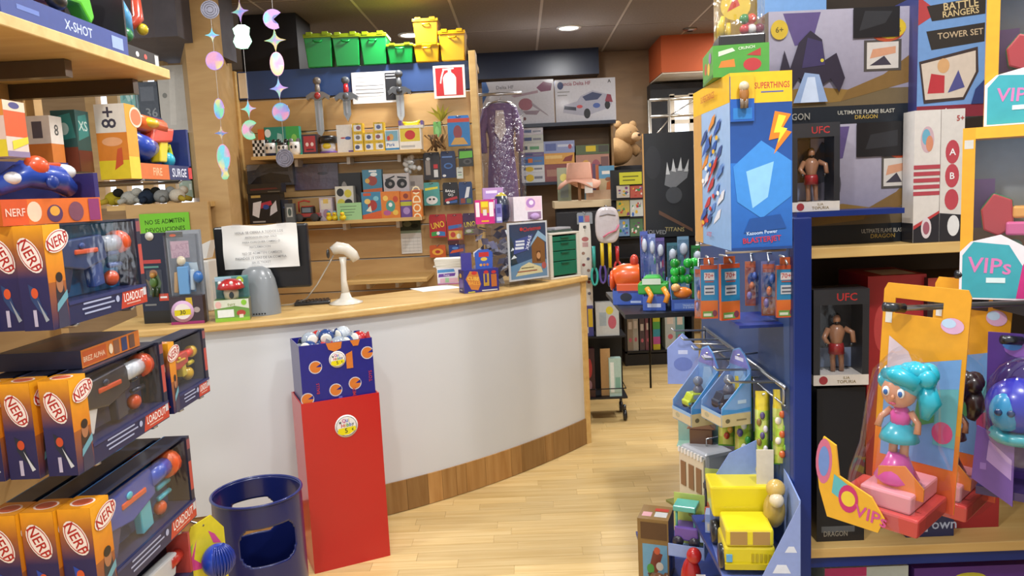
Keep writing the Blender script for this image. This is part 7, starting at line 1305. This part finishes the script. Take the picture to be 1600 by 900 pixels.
# low shelf beyond the blue gondola that carries toy trays
ZW = 1.06
s = root('toy_tray_shelf', 'black shelf arm beyond the blue panel carrying toy trays', 'shelf', (.75, 3.24, ZW))
MB().box(-.33, 0, -.02, .6, .75, 0).obj('board', 'black_paint', s); MB().box(.5, .1, -1.06, .58, .6, -.02).obj('leg', 'black_paint', s)
MB().box(.0, .55, 0, .3, .75, .16).obj('riser', 'black_paint', s)
r.location.z = max(r.location.z, ZW+.29)
def toytray(lab, u0, u1, vt, vb, Y, deg, fa, grp='blue toy trays'):
    X, z, w, h = span(u0, u1, vt, vb, Y); z = ZW+.0006; h = fz(vt, X, Y)-z; r = root('blue_toy_tray', lab, 'toy pack', (X, Y, z), math.radians(deg), grp)
    MB().box(-w/2, 0, 0, w/2, .003, h*.5, '3a5ab0').box(-w/2, 0, 0, w/2, .16, .003, '2c4a9a').yprism([(.003, .003), (.16, .003), (.16, h), (.003, h*.5)], -w/2, -w/2+.003, '5a74c0').yprism([(.003, .003), (.16, .003), (.16, h), (.003, h*.5)], w/2-.003, w/2, '5a74c0').art((-w/2, 0, 0), (w, 0, 0), (0, 0, h*.5), fa).obj('tray', 'card', r); return r, w, h
r, w, h = toytray('blue toy tray holding an orange and navy toy vehicle', 958, 1004, 432, 480, 3.5, -14, [('e', .45, .55, .2, .3, '1c2436'), ('r', .6, .15, .95, .3, 'b8c8e8')])
b = MB().tube([(-.06, .05, .12), (-.02, .05, .13), (.05, .06, .13)], [.05, .058, .058], 'd85a22', 14).box(-.05, .0, .05, .07, .1, .1, 'd4541e').obj('vehicle_body', 'plastic', r, bevel=.006)
MB().lathe([(.045, -.01), (.05, 0), (.03, .012)], 'd05020', (-.07, .045, .11), 16, 'x').obj('front_ring', 'plastic', b); MB().lathe([(.028, -.02), (.03, -.012)], '24307a', (-.07, .045, .11), 14, 'x').obj('front_lens', 'plastic', b)
MB().ell((.03, .05, .2), (.02, .02, .03), 'b83a28').obj('orange_fin', 'plastic', b)
r, w, h = toytray('blue toy tray holding a green toy truck with orange arms', 1005, 1040, 440, 492, 3.3, -14, [('r', .2, .25, .8, .5, 'c8d0e8')])
b = MB().box(-.07, .01, .07, .06, .1, .12, '2f9a34').xprism([(-.06, .12), (.04, .12), (.02, .15), (-.04, .15)], .015, .095, '3aa83c').obj('truck_body', 'plastic', r, bevel=.008); MB().box(-.05, .005, .115, .03, .008, .14, 'c8d8c8').obj('windscreen', 'plastic', b)
for a in (-.03, .04): MB().tube([(a, 0, .1), (a+.02, -.02, .07), (a+.01, -.03, .04)], .012, 'd88a28', 8).obj('arm', 'plastic', b)
r, w, h = toytray('blue toy tray holding green crystals and orange tiger toy', 1050, 1094, 450, 498, 3.26, -8, [('r', .1, .2, .9, .7, '5a7ac8'), ('t', 'TREASURE', .6, .5, .16, 'b8c8e8', 0, .6), ('t', 'X & DINO', .6, .3, .16, 'b8c8e8', 0, .6)])
for i in range(9): MB().ell((-.04+.028*(i % 4), .06+.02*(i % 2), .13+.035*(i//3)), (.022, .02, .022), ['1fa83a', '2fc04a', '158a2e'][i % 3], 7, 5).obj('crystal', 'plastic', r)
b = MB().ell((-.01, .03, .075), (.04, .024, .026), 'd87a2a').obj('tiger', 'plastic', r); MB().ell((-.04, .015, .1), (.02, .018, .018), 'e0a868').obj('tiger_head', 'plastic', b)
# violet and teal packs standing on the riser
for i, (u0, u1, vt, vb, c) in enumerate([(1002, 1014, 362, 412, '5a6ab8'), (1014, 1026, 366, 412, '8a9ad8'), (1026, 1040, 372, 414, '6a5a9a'), (1044, 1060, 380, 420, '4a7a8a'), (1060, 1078, 370, 400, '7aa0c0'), (1082, 1100, 384, 420, '3a8a4a')]):
    X, z, w, h = span(u0, u1, vt, vb, 3.62); q = root('small_blister', ['violet blue blister pack behind the orange vehicle', 'pale violet blister pack beside the violet blue one', 'plum blister pack behind the green truck', 'dark teal blister pack behind the green crystals', 'pale blue blister pack below the black monster box', 'green blister pack beside the blue tower'][i], 'toy pack', (X, 3.62, ZW+.0006), 0, 'small blister packs on the black shelf arm')
    hh = z+h-ZW; MB().box(-w/2, .02, 0, w/2, .023, hh, c).art((-w/2, .02, 0), (w, 0, 0), (0, 0, hh), rnd_art(60+i, ['e8e8f0', '3a5ab0', 'b84a6a', '3aa86a'], 7)).obj('card', 'card', q); MB().ell((0, .008, hh*.8), (w*.35, .012, hh*.1), 'c8d0e0', 10, 6).obj('toy', 'plastic', q); MB().box(-w*.45, 0, hh*.3, w*.45, .019, hh*.95).obj('blister', 'film', q)
# white charm strip, grey cards and black rack on castors beyond the counter end
YR = 5.25
rk = root('castor_rack', 'black display rack on castors beside the counter end', 'rack', (fx(942, YR, .8), YR, 0))
zk = fz(330, .6, YR)
MB().box(-.29, .14, .1, .14, .17, zk).obj('back_panel', 'black_paint', rk)
for vv in (632-18, 520, 430): MB().box(-.16, -.1, fz(vv, .65, YR)-.012, .14, .14, fz(vv, .65, YR)).obj('tray', 'black_paint', rk)
for a in (-.13, .12):
    for b in (-.08, .13):
        MB().lathe([(.035, -.012), (.038, 0), (.035, .012)], '1c1c20', (a, b, .038), 14, 'x').obj('castor', 'plastic', rk); MB().tube([(a, b, .06), (a, b, .11)], .01, '55585c', 8).obj('castor_stem', 'metal', rk)
zt3, zt2, zt1_ = [fz(v, .65, YR)+.0006 for v in (614, 520, 430)]
MB().tube([(-.15, -.1, zt3+.06), (.13, -.1, zt3+.06), (.13, .13, zt3+.06)], .004, '2a2a2e', 6).obj('guard_rail', 'metal', rk)
GK = 'goods on the castor rack'
hangpack('charm_strip', 'long white card strip with small charms hanging at the counter end', 909, 927, 348, 482, 5.2, 'dcd8d0', [('e', .5, .9, .3, .03, 'b06a6a'), ('r', .25, .8, .75, .86, 'c09a9a')]+[('e', .3+.4*(i % 2), .12+.075*i, .14, .02, ['8a4a4a', '6a6a7a', '9a7a6a'][i % 3]) for i in range(9)], .008, 5.39, 'cards hanging on the castor rack', 'paper')
hangpack('grey_gadget_card', 'grey carded gadget above the white charm strip', 902, 926, 332, 350, 5.24, '8a8f94', [('r', .5, .2, .8, .8, 'b86a6a'), ('r', .1, .2, .4, .8, '3a5ab0')], .02, 5.39, 'cards hanging on the castor rack')
X, z, w, h = span(930, 971, 322, 382, 5.1); r = root('round_bag', 'white round zip bag with pink string on the castor rack', 'bag', (X, 5.1, z))
MB().xprism([(w*.46*(abs(math.cos(a))**.6)*(1 if math.cos(a) > 0 else -1), h*.5+h*.48*(abs(math.sin(a))**.7)*(1 if math.sin(a) > 0 else -1)) for a in [i*math.pi/14 for i in range(28)]], 0, .06, 'c9c3c8').obj('body', 'crinkle', r, bevel=.02); MB().tube([(-w*.3, -.003, h*.75), (0, -.006, h*.8), (w*.3, -.003, h*.75)], .004, '8a868c', 6).obj('zip', 'plastic', r); MB().tube([(-w*.2, -.02, h*.2), (.0, -.025, h*.3), (w*.3, -.01, h*.36), (w*.42, .0, h*.5)], .006, 'd07a92', 8).obj('string', 'matte', r); MB().tube([(0, .03, h), (.0, .15, h)], .004, 'aaa', 6).obj('hook', 'metal', r)
for i, (u, vt, vb, c, c2) in enumerate([(930, 385, 448, '2a9a94', '3ab0a8'), (943, 380, 445, 'd8b81e', '5a4a9a'), (955, 380, 450, 'd8c020', '3a3a3a'), (966, 385, 430, 'b8242c', 'c8343a')]):
    X, z, w, h = span(u-6, u+6, vt, vb, 5.08); r = root('toy_tool', ['teal ring toy hanging on the castor rack', 'yellow and violet toy tool on the castor rack', 'yellow and black toy tool on the castor rack', 'red toy tool beside the orange vehicle'][i], 'toy', (X, 5.08, z), 0, 'toy tools on the castor rack')
    MB().tube([(0, .02, h), (0, .02, h*.45)], .012, c, 8).obj('handle', 'plastic', r); MB().tube([(.02*math.cos(a), .02, h*.25+h*.22*math.sin(a)) for a in [k*math.pi/6 for k in range(12)]], .008, c2, 8, True).obj('ring_head', 'plastic', r); MB().tube([(0, .02, h*.96), (0, .17, h*.96)], .004, 'aaa', 6).obj('hook', 'metal', r)
carton('boxed_puzzle', 'white boxed puzzle with yellow and red prints on the castor rack', 'box', 932, 968, 472, 0, 5.16, .06, 'b8bcbc', [('e', .6, .75, .16, .12, 'd0c03a'), ('e', .7, .4, .18, .2, 'b85a6a'), ('r', .15, .3, .45, .7, '9aa8b0')], z=zt2, group=GK)
carton('wooden_tablet', 'pale brown card folder on the lower castor rack tray', 'box', 940, 955, 545, 0, 5.2, .02, 'b08a5a', z=zt3, group=GK)
carton('green_white_box', 'small white and green box on the lower castor rack tray', 'box', 953, 972, 560, 0, 5.17, .06, 'a8c4bc', [('r', .1, .1, .4, .9, 'dde4e0'), ('r', .5, .2, .9, .5, '7aa89a')], z=zt3, group=GK)
carton('yellow_pencil_box', 'violet and yellow pencil box on the castor rack', 'box', 912, 928, 478, 0, 5.18, .06, '4a4a8a', [('r', .5, .3, .95, .9, 'd0b02a'), ('r', .1, .1, .5, .3, 'c8c8c8')], z=zt2, group=GK)
carton('red_figure_pack', 'dark red figure pack on the lower castor rack tray', 'box', 914, 931, 545, 0, 5.17, .06, '3a1c22', [('e', .5, .6, .25, .2, 'a03030'), ('e', .5, .25, .2, .1, '8a6a7a')], z=zt3, group=GK)
# far low bookcase
YK = 6.78
bk = root('low_bookcase', 'black low bookcase with a row of boxed games', 'bookcase', (1.18, YK, 0)); bw = .31
for vv in (372, 480, 548): MB().box(-bw, 0, fz(vv, 1.05, YK)-.02, bw, .3, fz(vv, 1.05, YK)).obj('shelf', 'black_paint' if vv != 372 else 'dark_brown', bk)
MB().box(-bw, .3, 0, bw, .32, fz(372, 1.05, YK)).obj('back_board', 'black_paint', bk)
for a in (-bw, bw-.02): MB().box(a, 0, 0, a+.02, .3, fz(372, 1.05, YK)-.02).obj('side_board', 'black_paint', bk)
MB().box(-bw+.02, .01, 0, bw-.02, .03, fz(550, 1.05, YK)-.02).obj('plinth', 'black_paint', bk)
zb = fz(548, 1.05, YK)+.0006
for i, (u0, u1, vt, c, lb) in enumerate([(981, 990, 492, '8a7a6a', 'tan boxed game in the low bookcase'), (990, 998, 490, 'a09a90', 'pale grey boxed game in the low bookcase'), (1000, 1008, 496, '4a3a40', 'dark plum boxed game in the low bookcase'), (1009, 1019, 494, '6a3a48', 'maroon boxed game in the low bookcase'), (1021, 1032, 488, 'b8a82a', 'rainbow striped boxed game in the low bookcase'), (1040, 1056, 480, 'a8b0b0', 'white boxed game beyond the rainbow box'), (1056, 1070, 482, '5a8a90', 'teal boxed game at the end of the low bookcase')]):
    fa = [('r', 0, .75, 1, 1, 'b8b02a'), ('r', 0, .55, 1, .75, '4a9a4a'), ('r', 0, .35, 1, .55, '2a8aa0'), ('r', 0, .15, 1, .35, 'b04a8a')] if i == 4 else [('r', .2, .6, .8, .8, 'c8bab0'), ('e', .5, .3, .25, .06, 'b85a6a')]
    carton('boxed_game', lb, 'game', u0, u1, vt, 0, YK+.02, .2, c, fa, z=zb, group='boxed games in the low bookcase')
carton('lying_game', 'black and white game box lying on the bookcase middle shelf', 'game', 978, 1016, 470, 0, YK+.02, .2, 'b8b4b0', [('r', .1, .2, .3, .8, '2a2a2e'), ('r', .5, .2, .9, .6, '5a5a5e')], z=fz(480, 1.05, YK)+.0006)
# ---------------------------------------------------------------- on the floor before the counter
FL = pz(492, 897, 0); FR = pz(610, 868, 0); ang = math.atan2(FR.y-FL.y, FR.x-FL.x); w = (FR-FL).length
h = fz(632, FL.x, FL.y); nr = Vector((-math.sin(ang), math.cos(ang), 0))
d = reach(FL+Vector((0, 0, h)), nr, 455)
r = root('red_display_stand', 'tall glossy red cardboard stand carrying the blue dump bin', 'display stand', (FL+FR)/2, ang)
t = .006; MB().box(-w/2, 0, 0, w/2, t, h, 'bf1c1e').box(-w/2, d-t, 0, w/2, d, h, 'bf1c1e').box(-w/2, t, 0, -w/2+t, d-t, h, 'bf1c1e').box(w/2-t, t, 0, w/2, d-t, h, 'bf1c1e').box(-w/2+t, t, h-.05, w/2-t, d-t, h-.045, '8a1416').obj('carton', 'plastic', r)
def hobby(parent, x, y, z, rad):
    m = MB().lathe([(rad, 0), (rad, .001)], 'e8e0dc', (x, y, z), 28, 'y')
    m.art((x-rad, y-.0012, z-rad), (2*rad, 0, 0), (0, 0, 2*rad), [('e', .5, .5, .44, .44, '2a2a2a'), ('e', .5, .5, .42, .42, 'e8e4e0'), ('p', [(.1, .22), (.14, .42), (.88, .46), (.92, .3), (.6, .12), (.3, .12)], 'e6d616'), ('t', '5', .48, .3, .2, '2a2a2a', 4), ('t', '€', .76, .33, .11, '2a2a2a'), ('s', .24, .68, .08, .03, 5, '222'),
      ('t', 'Q', .4, .74, .18, 'c83a8a'), ('t', 'u', .53, .74, .12, '3a6ac8'), ('t', 'i', .62, .76, .16, 'e0c020'), ('t', 'H', .34, .54, .16, 'c83030'), ('t', 'o', .46, .54, .1, 'd8a820'), ('t', 'b', .56, .56, .16, '2a9a4a'), ('t', 'b', .67, .57, .16, '2a5ab8'), ('t', 'y', .78, .54, .14, '222')])
    m.obj('price_sticker', 'paper', parent)
hobby(r, .015, -.0015, h-.125, .05)
# blue bin
w2, d2 = w-2*t-.012, d-2*t-.012; hz = h-.044; ht = fz(543, FL.x, FL.y)-hz
b = root('ball_dump_bin', 'dark blue cardboard bin printed with orange wedges, full of wrapped toy balls', 'display bin', Vector(((FL.x+FR.x)/2, (FL.y+FR.y)/2, hz+.0005))+nr*(t+.006), ang)
m = MB(); c = '1b1a7c'
m.box(-w2/2, 0, 0, w2/2, .004, ht, c).box(-w2/2, d2-.004, 0, w2/2, d2, ht, c).box(-w2/2, .004, 0, -w2/2+.004, d2-.004, ht, '6a6a90').box(w2/2-.004, .004, 0, w2/2, d2-.004, ht, c).box(-w2/2+.004, .004, .004, w2/2-.004, d2-.004, .008, '14145a')
def wedge(x, y, r_, cut=False):
    a = [('e', x, y, r_, r_*w2/ht, 'c8c4cc'), ('e', x, y, r_*.86, r_*.86*w2/ht, 'd0752a')]
    a.append(('p', [(x+r_*.05, y), (x+r_*.86, y+r_*.5*w2/ht), (x+r_*.9, y-r_*.05*w2/ht)], c)); return a
fa = []
for x, y in ((.2, .66), (.45, .28), (.72, .34), (.92, .78), (.06, .2)): fa += wedge(x, y, .09)
fa += [('p', [(.36, .999), (.58, .999), (.56, .9), (.47, .86), (.39, .9)], 'd0752a'), ('p', [(.69, .999), (.83, .999), (.8, .91), (.73, .91)], 'd0752a'), ('p', [(.62, .58), (.71, .58), (.71, .84), (.62, .8)], 'd0752a'), ('p', [(.16, .0), (.36, 0), (.33, .1), (.25, .13), (.18, .09)], 'd0752a'), ('p', [(.66, .0), (.8, 0), (.8, .12), (.7, .1)], 'd0752a'), ('t', 'BALLS', .21, .34, .045, 'b83040', 90), ('t', 'MIX', .7, .22, .05, 'b83040', 90), ('t', 'TOYS', .94, .42, .05, 'b83040', 90), ('r', .48, .08, .53, .18, '5a5ab0')]
m.art((-w2/2, 0, 0), (w2, 0, 0), (0, 0, ht), fa).obj('carton', 'card', b)
hobby(b, 0, -.003, ht*.74, .036)
rr = random.Random(4); wcols = [('b02226', 'e0dcd8'), ('24407a', 'd8c890'), ('9aa4b0', '3a5a9a'), ('32384a', 'c8a860'), ('b8c0c8', '405a90')]
n = 0
for (x, y, z, k) in [(-.1, .05, .03, 1), (-.05, .04, .02, 0), (.02, .05, .035, 2), (.07, .06, .03, 1), (.11, .05, .045, 0), (-.08, .12, .035, 3), (0, .13, .04, 4), (.08, .13, .04, 3), (-.02, .09, .065, 1), (.05, .09, .07, 4), (-.09, .09, .06, 2), (-.04, .17, .05, 0), (.06, .18, .05, 2)]:
    c1, c2 = wcols[k]; x *= w2/.3; y = min(y*d2/.22, d2-.05)
    P_ = b.matrix_basis @ Vector((x, y, ht-.035+z-.02))
    q = root('wrapped_ball', ['red foil wrapped toy ball in the blue bin', 'blue foil wrapped toy ball with gold ring in the blue bin', 'silver grey foil wrapped toy ball in the blue bin', 'dark slate foil wrapped toy ball in the blue bin', 'pale foil wrapped toy ball with blue badge in the blue bin'][k], 'toy ball', P_, (rr.uniform(-.3, .3), rr.uniform(-.5, .5), rr.uniform(-.8, .8)), 'wrapped toy balls in the blue bin')
    MB().ell((0, 0, 0), .036, c1).obj('ball', 'crinkle', q)
    MB().lathe([(.024, 0), (.024, .004), (.016, .006)], [c2, 'e8e4d8'], (0, -.03, .004), 16, 'y').obj('badge', 'card', q)
    for s in (-1, 1): MB().xprism([(s*.058, -.016), (s*.045, -.012), (s*.03, 0), (s*.045, .012), (s*.058, .016)][::s], -.003, .003, c1).obj('wrapper_end', 'crinkle', q)
# blue waste bin with cut-outs
BY = 2.78; bz = fz(765, -.9, BY); BX = fx(401, BY, bz); R_ = (fx(467, BY, bz)-fx(333, BY, bz))/2
r = root('waste_bin', 'dark blue cylindrical waste bin with rounded openings in its sides', 'waste bin', (BX, BY, 0))
m = MB(); N = 120; K = 60; vs = []; fs = []
def hole(th, z, c, w, z0, z1, rad):
    a = abs((th-c+math.pi) % (2*math.pi)-math.pi)*R_; dz = abs(z-(z0+z1)/2)-(z1-z0)/2+rad; da = a-w/2+rad
    return math.hypot(max(da, 0), max(dz, 0)) < rad
for k in range(K+1):
    for i in range(N): g = 2*math.pi*i/N; vs.append((R_*math.cos(g), R_*math.sin(g), .004+(bz-.004)*k/K))
fc = -math.pi/2+.55
for k in range(K):
    for i in range(N):
        th = 2*math.pi*(i+.5)/N; z = .004+(bz-.004)*(k+.5)/K
        if hole(th, z, fc, .21, bz-.225, bz-.085, .05) or hole(th, z, fc+math.pi, .2, bz-.225, bz-.085, .05): continue
        fs.append((k*N+i, k*N+(i+1) % N, (k+1)*N+(i+1) % N, (k+1)*N+i))
m.add(vs, fs, C('16205c'), True); o = m.obj('shell', 'plastic', r)
sm = o.modifiers.new('s', 'SMOOTH'); sm.factor = .5; sm.iterations = 3
so = o.modifiers.new('t', 'SOLIDIFY'); so.thickness = .006; so.offset = -1
MB().lathe([(.001, .004), (R_-.002, .004), (R_-.002, .012), (.001, .012)], '10184a', seg=40, caps=False).obj('base', 'plastic', r)
MB().tube([(R_*math.cos(2*math.pi*i/48), R_*math.sin(2*math.pi*i/48), bz) for i in range(48)], .0055, '1a2668', 8, True).obj('rim', 'plastic', r)

# ---------------------------------------------------------------- hanging iridescent garlands
YG = 3.3
holo = ['7fd8e8', 'c8a0e8', 'f0e090', '8fe0b0', 'e8a8c8', '80a8f0']  # iridescent sheen painted in as fixed rainbow colours
def orn(parent, kind, z, s, seed):
    rr = random.Random(seed); m = MB(); cs = [rr.choice(holo) for _ in range(6)]
    if kind == 'disc': pl = [(s*math.cos(i*math.pi/10), s*math.sin(i*math.pi/10)) for i in range(20)]; nm = 'disc'
    elif kind == 'oval': pl = [(.7*s*math.cos(i*math.pi/10), 1.2*s*math.sin(i*math.pi/10)) for i in range(20)]; nm = 'oval'
    elif kind == 'star':
        pl = []
        for i in range(24):
            a = i*math.pi/12; k = 1/(abs(math.cos(a))**.55+abs(math.sin(a))**.55)**(1/.55); pl.append((s*k*math.cos(a), s*k*math.sin(a)))
        nm = 'sparkle'
    elif kind == 'moon': pl = [(s*math.cos(a), s*math.sin(a)) for a in [.7+i*.35 for i in range(14)]]+[(s*.45*math.cos(a)+.3*s, s*.45*math.sin(a)) for a in [5.0-i*.5 for i in range(8)]]; nm = 'moon'
    else: pl = [(-.6*s, -s), (-.2*s, -1.15*s), (.4*s, -1.1*s), (.8*s, -.5*s), (.6*s, .1*s), (.7*s, .7*s), (.3*s, .95*s), (-.3*s, .95*s), (-.75*s, .6*s), (-.6*s, 0), (-.8*s, -.5*s)]; nm = 'kitten'
    grey = kind == 'disc' and seed % 7 == 0
    m.xprism([(x, zz) for x, zz in pl], -.001, .001, '8c8a98' if grey else cs[0])
    n = len(pl)
    if not grey:
        for side, y in ((1, -.0013), (-1, .0013)):
            vs = [(0, y, 0)]+[(x*.93, y, zz*.93) for x, zz in pl]; f = []; cl = []
            for i in range(n):
                f.append((0, 1+i, 1+(i+1) % n) if side > 0 else (0, 1+(i+1) % n, 1+i)); a, b_ = C(cs[(i*5//n) % 6]), C(cs[((i+1)*5//n) % 6])
                cl.append([C(cs[5]), a, b_] if side > 0 else [C(cs[5]), b_, a])
            m.add(vs, f, cl)
    else:
        for j in range(3): m.tube([(s*(.35+.25*j)*math.cos(i*math.pi/8), -.001, s*(.35+.25*j)*math.sin(i*math.pi/8)) for i in range(16)], .0015, '5a5866', 5, True)
    m.T = Matrix(); o = m.obj(nm, 'holo', parent, (0, 0, z), rr.uniform(-.35, .35)); return o
for gi, (u, v, items, lab) in enumerate([
  (328, 15, [(15, 'disc', 13.5, 7), (55, 'star', 11, 2), (95, 'disc', 14, 3), (170, 'oval', 13, 4), (208, 'star', 11, 5), (246, 'oval', 17, 6), (270, 'kitten', 9, 12)], 'iridescent garland with a dark lace disc and rainbow discs beside the wood pillar'),
  (375, 18, [(18, 'star', 16, 8), (56, 'kitten', 17, 9), (170, 'star', 14, 10), (203, 'moon', 15, 11)], 'iridescent garland with a cyan kitten shape and a pale moon'),
  (427, 30, [(30, 'moon', 15, 15), (63, 'star', 17, 16), (100, 'oval', 15, 17), (138, 'star', 16, 18), (175, 'disc', 14, 19), (247, 'disc', 14, 21)], 'iridescent garland with a white moon above ovals and a grey lace disc')]):
    zc = fz(v, fx(u, YG, 2.4), YG); X = fx(u, YG, zc); r = root('hanging_garland', lab, 'garland', (X, YG, CEIL), group='garlands hanging over the counter')
    for (vv, kind, px, sd) in items: orn(r, kind, fz(vv, X, YG)-CEIL, px*YG/FPX, sd)
    zl = fz(items[-1][0], X, YG)-CEIL
    MB().tube([(0, .003, 0), (0, .003, zl)], .0008, 'ccc', 5).obj('thread', 'plastic', r)
